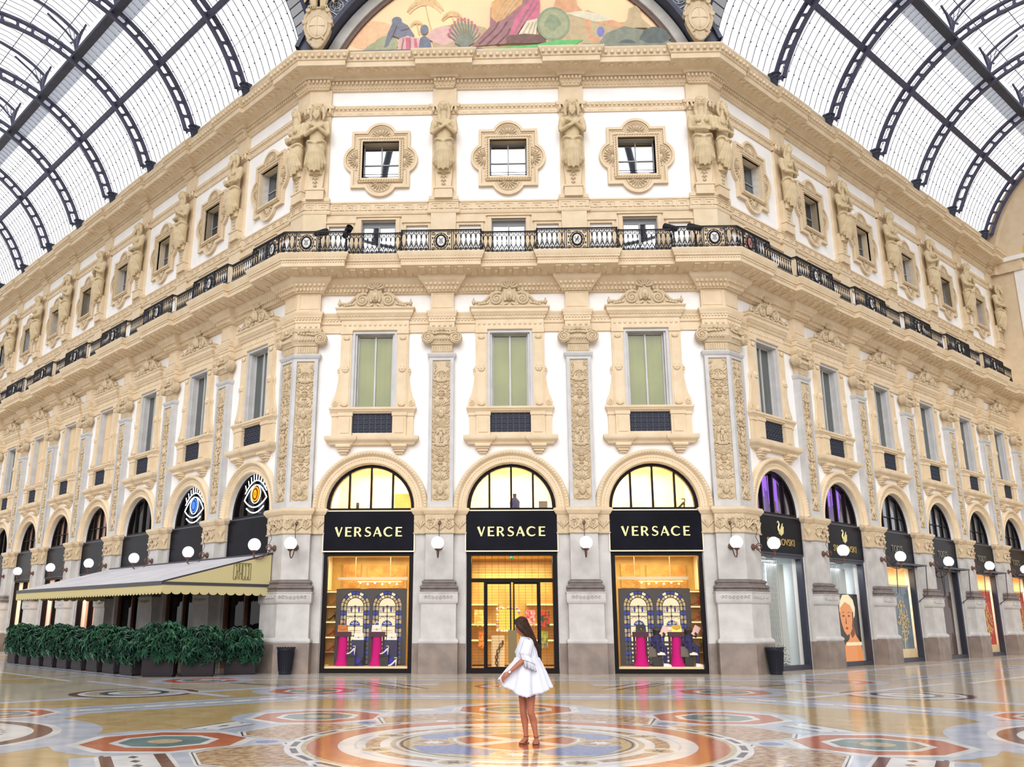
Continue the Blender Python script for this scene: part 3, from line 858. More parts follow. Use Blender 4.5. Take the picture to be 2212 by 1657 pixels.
    m.build('entablature_block', M['cream'], t)
    return t
pa = pilaster('s', 2)
for i, (side, k, x) in enumerate(PILS):
    t = pa if i == 0 else dup(pa, at(side, x))
    t.matrix_world = at(side, x)
    tag(t, 'grey and cream carved pilaster, ' + where_p(side, k), 'pilaster', 'pilasters between the shop bays')
tag(pilaster('l', 3), 'wide folded corner pier where the front facade meets the left wing', 'pilaster', 'corner piers')
tag(pilaster('r', 6), 'wide folded corner pier where the front facade meets the right wing', 'pilaster', 'corner piers')

# ------------------------------------------------------------------ upper pilasters behind the statues
def upper_pilaster(kd):
    P = PATH[kd]; F = FACES[kd]
    t = empty('upper_pilaster')
    m = MB(); m.sweep(P(.46, .17), [(0, 14.1), (0, 16.06)]); m.build('pedestal', M['cream'], t)
    m = MB(); m.sweep(P(.45, .1), [(.1, 16.58), (.1, 16.72), (.03, 16.76), (0, 16.8), (0, 20.18)]); m.sweep(P(.45, .14), [(0, 20.14), (0, 20.62), (0, 21.22)]); m.build('shaft', M['cream'], t)
    for f in F:
        m = MB(); m.M = f
        for z0, z1, w0, w1, y in ((16.62, 16.98, .33, .33, .3), (16.98, 17.05, .36, .36, .33), (17.05, 17.95, .27, .33, .26)):
            m.add([(-w0, -y, z0), (w0, -y, z0), (w0, 0, z0), (-w0, 0, z0), (-w1, -y, z1), (w1, -y, z1), (w1, 0, z1), (-w1, 0, z1)], [(0, 1, 5, 4), (1, 2, 6, 5), (3, 0, 4, 7), (4, 5, 6, 7), (0, 3, 2, 1)])
        m.M = None
        m.build('tapered_pillar', M['cream'], t, smooth=0)
        m = MB(); m.M = f
        for i, z in enumerate((17.62, 17.45, 17.3, 17.16)):
            w = .11 - .018 * i
            m.ball((0, -.28, z), .05, .05, .05, 6, 4)
            for sx in (-1, 1): m.tube([(0, -.28, z), (sx * w * .7, -.28, z + .05), (sx * w * 1.3, -.28, z - .02)], [.035, .03, .01], 5)
        m.M = None
        m.build('leaf_drop', M['relief'], t)
        for sx in (-1, 1):
            m = MB(); m.M = f
            m.tube([(sx * .42, -.22, 20.42), (sx * .3, -.24, 20.42), (sx * .24, -.24, 20.2)], .05, 5); m.ball((sx * .42, -.2, 20.3), .06, .08, .14, 6, 5)
            m.M = None
            m.build('corbel', M['cream'], t)
    return t
ua = upper_pilaster('s')
for i, (side, k, x) in enumerate(PILS):
    t = ua if i == 0 else dup(ua, at(side, x))
    t.matrix_world = at(side, x)
    tag(t, 'cream upper pilaster carrying a statue, ' + where_p(side, k), 'pilaster', 'upper pilasters')
tag(upper_pilaster('l'), 'folded upper corner pilaster carrying two statues, left end of the front facade', 'pilaster', 'upper corner pilasters')
tag(upper_pilaster('r'), 'folded upper corner pilaster carrying two statues, right end of the front facade', 'pilaster', 'upper corner pilasters')

# ------------------------------------------------------------------ half-length statues
def statue(male, pose):
    m = MB(); Y = -.36
    hz = 20.2
    m.ball((0, Y - .12, hz), .155, .18, .22, 12, 9)
    m.ball((0, Y - .3, hz - .02), .028, .05, .06, 6, 5); m.ball((0, Y - .27, hz + .06), .12, .05, .025, 8, 5)
    m.ball((0, Y - .27, hz - .11), .055, .04, .02, 6, 4)
    m.tube([(0, Y - .05, 19.6), (0, Y - .1, 20.05)], [.15, .12], 10)
    if male:
        m.ball((0, Y - .04, hz + .1), .22, .2, .2, 12, 8)
        for sx in (-1, 1):
            m.tube([(sx * .12, Y - .1, hz + .22), (sx * .22, Y - .08, hz + .05), (sx * .25, Y - .06, hz - .2), (sx * .22, Y - .1, hz - .42)], [.07, .08, .07, .03], 7)
            m.tube([(sx * .06, Y - .25, hz - .12), (sx * .09, Y - .3, hz - .3), (sx * .03, Y - .32, hz - .46)], [.05, .06, .02], 6)
            m.ball((sx * .16, Y - .14, hz + .2), .08, .08, .07, 6, 5)
        m.tube([(0, Y - .25, hz - .15), (0, Y - .31, hz - .34), (0, Y - .3, hz - .5)], [.08, .07, .02], 7)
    else:
        m.ball((0, Y - .03, hz + .08), .2, .2, .19, 12, 8); m.ball((0, Y - .02, hz + .2), .13, .13, .09, 8, 6)
        for sx in (-1, 1):
            m.tube([(0, Y - .2, hz + .24), (sx * .13, Y - .18, hz + .16), (sx * .18, Y - .1, hz - .05), (sx * .2, Y - .06, hz - .3), (sx * .17, Y - .1, hz - .55)], [.04, .07, .07, .06, .03], 7)
    # torso
    m.tube([(0, Y + .02, 18.7), (0, Y, 18.95), (0, Y - .02, 19.3), (0, Y, 19.6), (0, Y + .03, 19.78)], [(.22, .30), (.19, .26), (.22, .31), (.21, .35), (.14, .26)], 14, up=(0, 1, 0))
    for sx in (-1, 1):
        if male: m.ball((sx * .15, Y - .2, 19.48), .15, .07, .11, 8, 6)
        else: m.ball((sx * .15, Y - .22, 19.42), .11, .11, .11, 10, 7)
        m.ball((sx * .36, Y + .02, 19.66), .13, .13, .13, 8, 6)
        e = (sx * .43, Y - .12, 19.14)
        if pose == 0: h = [(sx * .12, Y - .34, 19.3 + .05 * sx), (-sx * .13, Y - .36, 19.42 + .04 * sx)]
        elif pose == 1: h = [(sx * .2, Y - .34, 19.05), (-sx * .05, Y - .38, 19.06 + .05 * sx)]
        else: h = [(sx * .2, Y - .33, 19.2 + .1 * sx), (-sx * .02, Y - .36, 19.28 + .2 * sx)]
        m.tube([(sx * .38, Y, 19.62), (sx * .42, Y - .05, 19.35), e], [.115, .11, .085], 8)
        m.tube([e] + h, [.085, .075, .05], 8)
        q = Vector(h[1]); dv = (q - Vector(h[0])).normalized()
        m.ball(q + dv * .05, .07, .04, .055, 8, 5)
        for j in range(4):
            b = q + dv * .08 + Vector((0, -.02, .045 - .03 * j)); m.tube([b, b + dv * .08, b + dv * .13 + Vector((0, .03, 0))], [.018, .016, .01], 5)
        b = q + dv * .03 + Vector((0, -.03, .05)); m.tube([b, b + Vector((dv.x * .05, -.01, .07))], [.02, .012], 5)
    # drapery
    m.tube([(0, Y, 18.85), (0, Y - .02, 18.6), (0, Y, 18.25), (0, Y + .05, 17.9), (0, Y + .1, 17.62)], [(.25, .33), (.24, .34), (.2, .31), (.16, .28), (.15, .26)], 16, up=(0, 1, 0))
    m.tube([(.34 * math.cos(a), Y - .27 * math.sin(a) - .02, 18.82 + .05 * math.sin(a * 3)) for a in frange(-.2, PI + .2, 14)], .055, 6)
    kx = .0 if pose != 2 else -.18
    m.ball((kx, Y - .3, 18.72), .09, .07, .08, 8, 6)
    for i in range(9):
        u = -1 + 2 * i / 8
        m.tube([(kx * .7 + u * .08, Y - .31 + abs(u) * .05, 18.7), (u * .29, Y - .32 + .16 * u * u, 18.35), (u * .37, Y - .24 + .2 * u * u, 17.98), (u * .34, Y - .17 + .2 * u * u, 17.62 + .26 * u * u + .05 * (i % 2))], [.03, .055, .07, .05], 6)
    m.tube([(0, Y + .12, 17.7), (0, Y + .12, 17.55)], [(.12, .16), (.08, .1)], 8)
    return m.build('statue', M['statue'])
M['statue'] = mat('carved_statue_stone', (210, 192, 158), .8, (198, 178, 142), 5, .2, 30)
SPOTS = [('F', 0, -1.5 * S), ('F', 1, -S / 2), ('F', 2, S / 2), ('F', 3, 1.5 * S)] + [('L', k, -(E0 + k * S)) for k in range(0, NL + 1)] + [('R', k, E0 + k * S) for k in range(0, NR + 1)]
KIND = {('F', 0): (1, 0), ('F', 1): (0, 0), ('F', 2): (1, 0), ('F', 3): (0, 1), ('L', 0): (0, 1), ('L', 1): (1, 1), ('L', 2): (0, 2), ('R', 0): (1, 2), ('R', 1): (0, 2), ('R', 2): (1, 2)}
SP = {}
for side, k, x in SPOTS:
    kd = KIND.get((side, k), ((k + (side == 'R')) % 2, (k * 2 + 1) % 3))
    if kd not in SP: o = SP[kd] = remesh(statue(*kd), .017, 1)
    else: o = SP[kd].copy(); COL.objects.link(o)
    o.matrix_world = at(side, x)
    nm = 'bearded stone man' if kd[0] else 'long haired stone woman'
    if side == 'F': w = ['front facade, left corner', 'front facade, left inner pilaster', 'front facade, right inner pilaster', 'front facade, right corner'][k]
    elif k == 0: w = ('left' if side == 'L' else 'right') + ' corner, facing the wing'
    else: w = where_p(side, k)
    tag(o, 'half length statue of a ' + nm + ', ' + w, 'statue', 'statues under the crowning cornice')

# ------------------------------------------------------------------ globe wall lamps
def wall_lamp():
    t = empty('wall_lamp')
    b = MB()
    b.M = Matrix.Translation((0, -.33, 3.98)) @ Matrix.Rotation(PI / 2, 4, 'X')
    b.lathe([(.0, 0), (.1, 0), (.11, .03), (.06, .06), (.05, .12), (.02, .14)], (0, 0, 0), 10, cap=False); b.M = None
    arm = [(0, -.36, 3.98), (0, -.5, 3.92), (0, -.62, 3.76), (0, -.8, 3.62), (0, -1.0, 3.6), (0, -1.1, 3.7), (0, -1.1, 3.8)]
    b.tube(arm, .018, 6)
    b.tube([(0, y - .56, z) for x, y, z in [(0, .12 * math.cos(a) * (1 - a / 14), 3.98 + .12 * math.sin(a) * (1 - a / 14)) for a in frange(-PI / 2, 3 * PI, 26)]], .016, 5)
    b.tube([(0, -.36, 4.75), (0, -.5, 4.72), (0, -.54, 4.5), (0, -.46, 4.3), (0, -.56, 4.1)], .012, 5)
    b.ball((0, -.37, 4.75), .06, .05, .08, 8, 5)
    b.lathe([(.015, -.2), (.03, -.12), (.025, -.06), (.09, .0), (.1, .03), (.07, .04)], (0, -1.1, 3.85), 12)
    b.build('bracket', M['bronze'], t)
    g = MB(); g.ball((0, -1.1, 4.06), .21, nu=24, nv=14); g.build('globe', M['globe'], t)
    return t
la = wall_lamp()
for i, (side, k, x) in enumerate(SPOTS):
    t = la if i == 0 else dup(la, at(side, x))
    t.matrix_world = at(side, x)
    if side == 'F': w = ['left corner pier, front face', 'front facade, left inner pilaster', 'front facade, right inner pilaster', 'right corner pier, front face'][k]
    elif k == 0: w = ('left' if side == 'L' else 'right') + ' corner pier, face turned to the wing'
    else: w = where_p(side, k)
    tag(t, 'white globe lamp on a bronze bracket, ' + w, 'wall lamp', 'globe lamps along the facades')
# ------------------------------------------------------------------ glass vaults over the two wings
VC, VZ, VR = 7.435, 21.12, 7.62
VB = {'L': FRM['L'] @ Matrix.Rotation(-PI / 2, 4, 'Z'), 'R': FRM['R'] @ Matrix.Rotation(-PI / 2, 4, 'Z')}
YR = {'L': (-LEND, .25), 'R': (-.25, REND)}
A0 = math.radians(19.4); AB = math.acos(3.035 / VR); AP = math.acos(5.435 / VR)
def boxarc(mb, r0, r1, w, a0, a1, n, y=0, mi=0, cx=VC, cz=VZ):
    mb.arch(cx, cz, [(r0, y - w), (r1, y - w), (r1, y + w), (r0, y + w), (r0, y - w)], a0, a1, n, mi)
def rib():
    t = empty('roof_rib')
    m = MB(); boxarc(m, 7.16, 7.27, .09, A0, PI - A0, 56); boxarc(m, 7.58, 7.7, .09, A0, PI - A0, 56); m.build('chord', M['violet'], t)
    m = MB(); n = 27
    for i in range(n + 1):
        a = A0 + (PI - 2 * A0) * i / n
        m.M = Matrix.Translation((VC + 7.43 * math.cos(a), 0, VZ + 7.43 * math.sin(a))) @ Matrix.Rotation(-(a - PI / 2), 4, 'Y')
        m.prism([(-.17, -.19), (.17, -.19), (.07, -.1), (.05, 0), (.07, .1), (.17, .19), (-.17, .19), (-.07, .1), (-.05, 0), (-.07, -.1)], -.06, .06)
    m.M = None
    m.build('web', M['violet'], t, smooth=0)
    for sx in (-1, 1):
        m = MB(); m.M = Matrix.Translation((VC, 0, 0)) @ Matrix.Scale(sx, 4, (1, 0, 0))
        m.box(-7.44, -6.98, -.16, .16, 23.82, 23.9); m.box(-7.4, -7.02, -.12, .12, 23.66, 23.82)
        m.prism([(-7.4, 22.95), (-7.3, 22.95), (-7.05, 23.66), (-7.4, 23.66)], -.1, .1); m.M = None
        m.build('foot', M['navy'], t, smooth=0)
    for sx in (-1, 1):
        m = MB(); c = VC + sx * 3.035
        m.tube([(c, 0, 28.0), (c, 0, 28.7), (c, 0, 29.3)], [.09, .05, .07], 6)
        for d in (-1, 1):
            m.tube([(c, 0, 28.25), (c, d * .12, 28.7), (c, d * .45, 29.1), (c, d * 1.0, 29.3)], .055, 5)
            m.tube([(c, d * .1, 28.9), (c, d * .5, 29.3)], .03, 4); m.tube([(c, d * .3, 28.95), (c, d * .25, 29.3)], .03, 4)
        m.tube([(c, 0, 28.3), (c - sx * .15, 0, 28.8), (c - sx * .6, 0, 29.2), (c - sx * 1.5, 0, 29.72)], .055, 5)
        m.tube([(c - sx * .1, 0, 28.7), (c - sx * .2, 0, 29.3)], .02, 4); m.tube([(c - sx * .3, 0, 29.0), (c - sx * .5, 0, 29.5)], .02, 4)
        m.build('lantern_post', M['violet'], t)
    m = MB(); boxarc(m, 5.12, 5.22, .05, math.radians(52.5), math.radians(127.5), 20, cz=25.09); m.build('lantern_arch', M['violet'], t)
    return t
rb = rib()
for side, n in (('L', NL), ('R', NR)):
    for k in range(1, n + 1):
        y = (E0 + k * S) * (1 if side == 'R' else -1)
        mw = VB[side] @ Matrix.Translation((0, y, 0))
        t = rb if (side, k) == ('L', 1) else dup(rb, mw)
        t.matrix_world = mw
        tag(t, ('left' if side == 'L' else 'right') + ' glass vault, ' + ORD[k - 1] + ' pierced iron rib from the corner', 'roof rib', 'iron ribs of the glass vaults')
for side in 'LR':
    y0, y1 = YR[side]; nm = 'left' if side == 'L' else 'right'
    m = MB()
    NB = int((y1 - y0) / (S / 11))
    ys = [y0 + (i + .5) * (S / 11) for i in range(NB)]
    for s0, s1 in ((A0, AB), (PI - AB, PI - A0)):
        m.arch(VC, VZ, [(7.78, y0), (7.78, y1)], s0, s1, 18)
    for sx in (-1, 1):
        x = VC + sx * 3.1
        m.add([(x, y0, 28.15), (x, y1, 28.15), (x, y1, 29.3), (x, y0, 29.3)], [(0, 1, 2, 3)])
    m.arch(VC, 25.09, [(5.3, y0), (5.3, y1)], math.radians(52), math.radians(128), 14)
    cl = m.build('ceiling_' + nm, M['roofglass'], smooth=40, mw=VB[side])
    tag(cl, 'white glass barrel vault roofing the ' + nm + ' wing', 'glass roof', kind='structure')
    m = MB()
    for y in ys:
        for s0, s1 in ((A0, AB), (PI - AB, PI - A0)): boxarc(m, 7.735, 7.755, .009, s0, s1, 14, y)
        boxarc(m, 5.265, 5.285, .009, math.radians(52.5), math.radians(127.5), 8, y, cz=25.09)
        for i in range(1, 9):
            a = A0 + (AB - A0) * i / 9
            for b in (a, PI - a): m.cbox((VC + 7.72 * math.cos(b), y, VZ + 7.72 * math.sin(b)), (.05, .05, .03))
    m.build('glazing_bar', M['violet'], cl, smooth=0)
    m = MB()
    for a, r in ((math.radians(33), .01), (math.radians(55), .01), (math.radians(47), .006), (math.radians(27), .006)):
        for b in (a, PI - a): m.tube([(VC + 7.7 * math.cos(b), y0, VZ + 7.7 * math.sin(b)), (VC + 7.7 * math.cos(b), y1, VZ + 7.7 * math.sin(b))], r, 4)
    for a in (60, 75, 90, 105, 120):
        b = math.radians(a); m.tube([(VC + 5.25 * math.cos(b), y0, 25.09 + 5.25 * math.sin(b)), (VC + 5.25 * math.cos(b), y1, 25.09 + 5.25 * math.sin(b))], .02, 4)
    m.build('glazing_line', M['violet'], cl, smooth=0)
    for sx in (-1, 1):
        m = MB(); b = AP if sx < 0 else PI - AP
        m.M = Matrix.Translation((VC - sx * 0 + 7.45 * math.cos(b), 0, VZ + 7.45 * math.sin(b))) @ Matrix.Rotation(-(b - PI / 2), 4, 'Y')
        m.box(-.09, .09, y0, y1, -.1, .16); m.box(-.13, .13, y0, y1, -.14, -.1)
        for y in ys: m.tube([(-.1, y - .17, -.12), (-.1, y, -.26), (-.1, y + .17, -.12)], .018, 4)
        m.M = None
        tag(m.build('roof_purlin', M['violet'], mw=VB[side]), 'long iron purlin halfway up the ' + ('near wall side' if sx > 0 else 'far side') + ' of the ' + nm + ' glass vault', 'roof beam', 'purlins of the vaults')
        t = empty('roof_beam'); t.matrix_world = VB[side]
        m = MB(); c = VC + sx * 3.035
        m.box(c - .13, c + .13, y0, y1, 27.92, 28.2); m.box(c - .2, c + .2, y0, y1, 27.86, 27.92)
        m.build('beam', M['navy'], t, smooth=0)
        m = MB(); a, b2 = math.radians(60.5), math.radians(65.8)
        for i, y in enumerate(ys):
            for q in ((a, b2) if sx > 0 else (PI - b2, PI - a),): boxarc(m, 7.64, 7.68, .2, q[0], q[1], 3, y)
        m.build('walkway_panel', M['zinc'], t, smooth=0)
        tag(t, 'dark iron lantern beam with grey walkway panels, ' + ('far side' if sx > 0 else 'near wall side') + ' of the ' + nm + ' glass vault', 'roof beam', 'lantern beams of the vaults')

# ------------------------------------------------------------------ iron arches round the crossing
def pierced(mb, c, s, mi):
    mb.box(c[0] - s, c[0] + s, -.02, 0, c[1] - s, c[1] + s, mi)
for side in 'LR':
    t = empty('crossing_arch'); t.matrix_world = VB[side]
    sg = 1 if side == 'R' else -1
    m = MB(); boxarc(m, 7.35, 8.3, .36, math.radians(8), PI - math.radians(8), 50, -.1 * sg)
    boxarc(m, 7.25, 7.38, .42, math.radians(8), PI - math.radians(8), 50, -.1 * sg); boxarc(m, 8.28, 8.4, .42, math.radians(8), PI - math.radians(8), 50, -.1 * sg)
    m.build('arch_box', M['navy'], t, smooth=30)
    m = MB()
    for i in range(58):
        a = math.radians(10) + (PI - math.radians(20)) * i / 57
        m.M = Matrix.Translation((VC + 7.24 * math.cos(a), -.1 * sg, VZ + 7.24 * math.sin(a))) @ Matrix.Rotation(-(a - PI / 2), 4, 'Y')
        m.box(-.15, .15, -.34, .34, -.03, .02)
        m.M = Matrix.Translation((VC + 7.83 * math.cos(a), -.1 * sg - sg * .36, VZ + 7.83 * math.sin(a))) @ Matrix.Rotation(-(a - PI / 2), 4, 'Y')
        m.prism(rect(-.15, .15, -.2, .2), -.03, .03, holes=[rect(-.1, -.03, -.13, -.03), rect(.03, .1, -.13, -.03), rect(-.1, -.03, .03, .13), rect(.03, .1, .03, .13)])
    m.M = None
    m.build('pierced_panel', M['pattern'], t, smooth=0)
    tag(t, 'navy iron arch with square pierced panels over the mouth of the ' + ('left' if side == 'L' else 'right') + ' wing', 'iron arch', 'iron arches round the crossing')
t = empty('crossing_arch'); t.matrix_world = FRM['F']
m = MB(); b0 = math.asin((22.42 - LZ) / (LR + .9))
m.arch(0, LZ, [(LR + .48, -.05), (LR + .48, -.75), (LR + .62, -.8), (LR + .62, -.7), (LR + 1.25, -.7), (LR + 1.25, -.85), (LR + 1.4, -.85), (LR + 1.4, .1)], b0 + .02, PI - b0 - .02, 60)
m.build('arch_box', M['navy'], t, smooth=30)
m = MB()
for i in range(26):
    a = b0 + .12 + (PI - 2 * b0 - .24) * i / 25
    m.M = Matrix.Translation(((LR + .93) * math.cos(a), -.72, LZ + (LR + .93) * math.sin(a))) @ Matrix.Rotation(-(a - PI / 2), 4, 'Y')
    for r in (.26, .15): m.tube([(r * math.cos(q), 0, r * math.sin(q)) for q in frange(0, 2 * PI, 14)[:-1]], .028, 4, closed=True)
    for q in frange(0, 2 * PI, 6)[:-1]: m.tube([(.05 * math.cos(q), 0, .05 * math.sin(q)), (.3 * math.cos(q + .3), 0, .28 * math.sin(q + .3))], .022, 4)
    m.box(-.34, .34, -.02, .02, .27, .31); m.box(-.34, .34, -.02, .02, -.31, -.27); m.box(-.35, -.31, -.02, .02, -.3, .3)
m.M = None
m.build('pierced_panel', M['pattern'], t)
tag(t, 'navy iron arch with pale interlaced circle panels framing the painted lunette', 'iron arch', 'iron arches round the crossing')

# octagonal glass dome ironwork over the crossing (seen in the window reflections)
t = empty('ceiling_dome')
t.location = (0, 0, 0)
m = MB()
for i in range(16):
    a = 2 * PI * (i + .5) / 16
    pts = [(18.2 * math.cos(q) * math.cos(a), 18.2 * math.cos(q) * math.sin(a), 29.2 + 16 * math.sin(q)) for q in frange(0, PI / 2 * .82, 10)]
    m.tube(pts, .28, 4)
for q in (0, .3, .6, .9, 1.2):
    m.tube([(18.2 * math.cos(q) * math.cos(a), 18.2 * math.cos(q) * math.sin(a), 29.2 + 16 * math.sin(q)) for a in frange(0, 2 * PI, 32)[:-1]], .16, 4, closed=True)
m.build('dome_rib', M['navy'], t)
tag(t, 'iron ribs of the glass dome above the crossing', 'glass roof', kind='structure')

# ------------------------------------------------------------------ coat of arms cartouches beside the lunette
def cartouche():
    t = empty('cartouche')
    m = MB()
    half = [(0, 22.5), (.18, 22.62), (.3, 22.85), (.42, 23.1), (.5, 23.4), (.44, 23.62), (.5, 23.85), (.4, 24.05), (.3, 24.2), (.16, 24.3), (0, 24.24)]
    m.prism([(x, z) for x, z in half] + [(-x, z) for x, z in reversed(half[1:-1])], -.28, 0)
    for sx in (-1, 1):
        m.tube([(sx * x, -.28, z) for x, z in half], .05, 6)
        m.tube([(sx * .5, -.34, 23.62), (sx * .5, -.1, 23.62)], .1, 9); m.tube([(sx * .38, -.36, 24.12), (sx * .38, -.1, 24.12)], .09, 9)
        m.tube([(sx * .22, -.3, 22.66), (sx * .34, -.34, 22.8), (sx * .2, -.32, 22.95)], .05, 6)
    m.build('scroll_frame', M['relief'], t)
    m = MB()
    m.M = Matrix.Translation((0, -.3, 23.42)); m.ball((0, 0, 0), .34, .09, .46, 16, 10)
    m.box(-.3, .3, -.105, -.08, -.015, .015); m.box(-.012, .012, -.105, -.07, -.42, .42); m.M = None
    m.tube([(.36 * math.cos(a), -.31, 23.42 + .49 * math.sin(a)) for a in frange(0, 2 * PI, 22)[:-1]], .035, 6, closed=True)
    m.build('shield', M['cream'], t)
    m = MB()
    for sx in (-1, 1):
        m.tube([(sx * .16, -.25, 24.2), (sx * .2, -.28, 24.55), (sx * .18, -.2, 25.1)], [.1, .16, .22], 8)
        for j in range(4): m.tube([(sx * (.1 + .06 * j), -.3, 24.34), (sx * (.12 + .08 * j), -.38, 24.26), (sx * (.12 + .09 * j), -.36, 24.18)], [.04, .035, .015], 5)
        m.tube([(sx * .3, -.2, 26.2), (sx * .6, -.2, 25.8), (sx * .72, -.2, 25.2), (sx * .6, -.2, 24.7)], [.22, .26, .2, .06], 8)
        for j in range(6): m.ball((sx * (.5 + .06 * j), -.25, 24.75 + .18 * j), .07, .05, .26, 6, 5, rot=Matrix.Rotation(-sx * .3, 3, 'Y'))
    m.tube([(0, -.22, 24.75), (0, -.26, 25.3), (0, -.24, 25.9), (0, -.26, 26.3)], [.2, .32, .3, .14], 10)
    m.ball((0, -.3, 26.45), .16, .18, .17, 8, 6)
    for j in range(26): m.ball((.26 * math.sin(j * 2.4), -.45 + .06 * abs(math.sin(j * 2.4)), 24.7 + .055 * j), .06, .04, .1, 5, 4)
    m.build('carved_eagle', M['statue'], t)
    return t
ca = cartouche()
for i, sx in enumerate((-1, 1)):
    mw = Matrix.Translation((sx * (VX - .28), DY - .75, 0))
    t = ca if i == 0 else dup(ca, mw)
    t.matrix_world = mw
    tag(t, 'carved stone shield under an eagle at the ' + ('left' if sx < 0 else 'right') + ' foot of the lunette arch', 'stone shield', 'carved shields by the lunette')
# ------------------------------------------------------------------ balcony railing
ZR0, ZR1 = 14.12, 14.95
def baluster(mb, x):
    mb.tube([(x, 0, ZR0 + .02), (x, 0, ZR1 - .02)], .011, 4)
    for sx in (-1, 1):
        mb.tube([(x + sx * .012, 0, ZR0 + .06), (x + sx * .07, 0, ZR0 + .12), (x + sx * .075, 0, ZR0 + .2), (x + sx * .02, 0, ZR0 + .3)], .011, 4)
        mb.tube([(x + sx * .012, 0, ZR1 - .26), (x + sx * .03, 0, ZR1 - .16), (x + sx * .085, 0, ZR1 - .1), (x + sx * .08, 0, ZR1 - .05), (x + sx * .03, 0, ZR1 - .07)], .011, 4)
        mb.ball((x + sx * .05, 0, ZR0 + .24), .026, .014, .045, 5, 3); mb.ball((x + sx * .03, 0, ZR0 + .14), .024, .014, .04, 5, 3)
        mb.tube([(x + sx * .085, 0, ZR0 + .12), (x + sx * .05, 0, ZR0 + .3), (x + sx * .02, 0, ZR0 + .42)], .009, 4); mb.ball((x + sx * .06, 0, ZR1 - .13), .02, .012, .03, 5, 3)
    mb.ball((x, 0, ZR0 + .32), .03, .02, .05, 5, 4); mb.ball((x, 0, ZR1 - .27), .03, .02, .05, 5, 4)
def rails(mb, x0, x1):
    for z, h, w in ((ZR1, .022, .03), (ZR1 - .06, .01, .012), (ZR0 + .04, .015, .015), (ZR0 + .1, .008, .008)): mb.box(x0, x1, -w, w, z - h, z + h)
def straight_rail(L):
    t = empty('balcony_railing')
    n = int(round(L / .17)); m = MB()
    for i in range(n): baluster(m, -L / 2 + (i + .5) * L / n)
    m.build('baluster', M['iron'], t)
    m = MB(); rails(m, -L / 2, L / 2); m.build('handrail', M['iron'], t, smooth=0)
    return t
def medallion_panel(m, x):
    m.tube([(x + .17 * math.cos(a), -.02, 14.53 + .22 * math.sin(a)) for a in frange(0, 2 * PI, 20)[:-1]], .035, 6, closed=True)
    m.tube([(x + .25 * math.cos(a), 0, 14.53 + .31 * math.sin(a)) for a in frange(0, 2 * PI, 20)[:-1]], .014, 4, closed=True)
    for i in range(12):
        a = 2 * PI * i / 12
        m.tube(spiral(x + .23 * math.cos(a), 0, 14.53 + .27 * math.sin(a), .05, .012, 1.2, a, 1, 8), .01, 4)
    for sx in (-1, 1):
        for sz in (-1, 1):
            m.tube(spiral(x + sx * .27, 0, 14.53 + sz * .29, .075, .01, 1.6, 0, sx * sz, 12), .013, 4); m.ball((x + sx * .3, 0, 14.53 + sz * .12), .03, .02, .05, 5, 3)
        m.box(x + sx * .37 - .015, x + sx * .37 + .015, -.015, .015, ZR0, ZR1); m.box(x + sx * .43 - .012, x + sx * .43 + .012, -.012, .012, ZR0, ZR1)
MED = [mat('pale_enamel', (206, 204, 202), .4), mat('red_enamel', (196, 112, 98), .4), mat('green_enamel', (160, 190, 176), .4)]
EMB = mat('dark_emblem', (70, 66, 74), .5)
def emblem(kind, x):
    m = MB()
    y = -.045
    if kind == 0:
        m.tube([(x - .06, y, 14.44), (x - .03, y, 14.56), (x - .07, y, 14.64)], .014, 4); m.tube([(x + .06, y, 14.44), (x + .03, y, 14.56), (x + .07, y, 14.64)], .014, 4); m.tube([(x, y, 14.42), (x, y, 14.62)], .016, 4)
    elif kind == 1:
        m.tube([(x - .06, y, 14.42), (x - .02, y, 14.52), (x + .03, y, 14.56), (x + .04, y, 14.64)], [.012, .03, .028, .02], 6); m.tube([(x + .02, y, 14.55), (x + .08, y, 14.5)], .012, 4); m.tube([(x, y, 14.52), (x + .05, y, 14.43)], .014, 4); m.tube([(x - .03, y, 14.5), (x - .09, y, 14.58), (x - .05, y, 14.63)], .01, 4)
    else:
        for a in range(5): m.ball((x + .05 * math.cos(a * 1.257 + PI / 2), y, 14.53 + .06 * math.sin(a * 1.257 + PI / 2)), .03, .012, .045, 6, 4, rot=Matrix.Rotation(-(a * 1.257), 3, 'Y'))
    return m
def bow_rail(L, kind, faces, full):
    """breast section that steps forward at a pilaster and carries a medallion on each face"""
    t = empty('balcony_railing')
    m = MB(); r = MB(); d = MB(); e = []; dd = []
    for i, (f, x0, x1, ret) in enumerate(faces):
        for q in (m, r): q.M = f
        rails(r, x0, x1)
        xs = [x for x in frange(x0, x1, int((x1 - x0) / .17))]
        for x in xs:
            if abs(x) > .42: baluster(m, x)
        medallion_panel(m, 0)
        for x in ret:
            m.tube([(x, 0, ZR0), (x, 0, ZR1 + .03)], .024, 6)
            r.M = f @ Matrix.Translation((x, 0, 0)) @ Matrix.Rotation(PI / 2, 4, 'Z'); rails(r, 0, .24)
    for q in (m, r): q.M = None
    m.build('scrollwork', M['iron'], t); r.build('handrail', M['iron'], t, smooth=0)
    for i, (f, x0, x1, ret) in enumerate(faces):
        g = MB(); g.M = f; g.ball((0, -.02, 14.53), .165, .03, .215, 16, 8); g.M = None
        o = g.build('medallion', MED[kind[i] if isinstance(kind, tuple) else 0], t)
        q = emblem((kind[i] if isinstance(kind, tuple) else kind) % 3, 0); q.v = [tuple(f @ Vector(p)) for p in q.v]
        ob = q.build('emblem', EMB, o)
    return t
RO, RB = .9, 1.12          # railing distance from the wall, straight and stepped forward
HB = .42 + .98             # half length of a stepped section
SL = S - 2 * HB            # straight run
srl = straight_rail(SL)
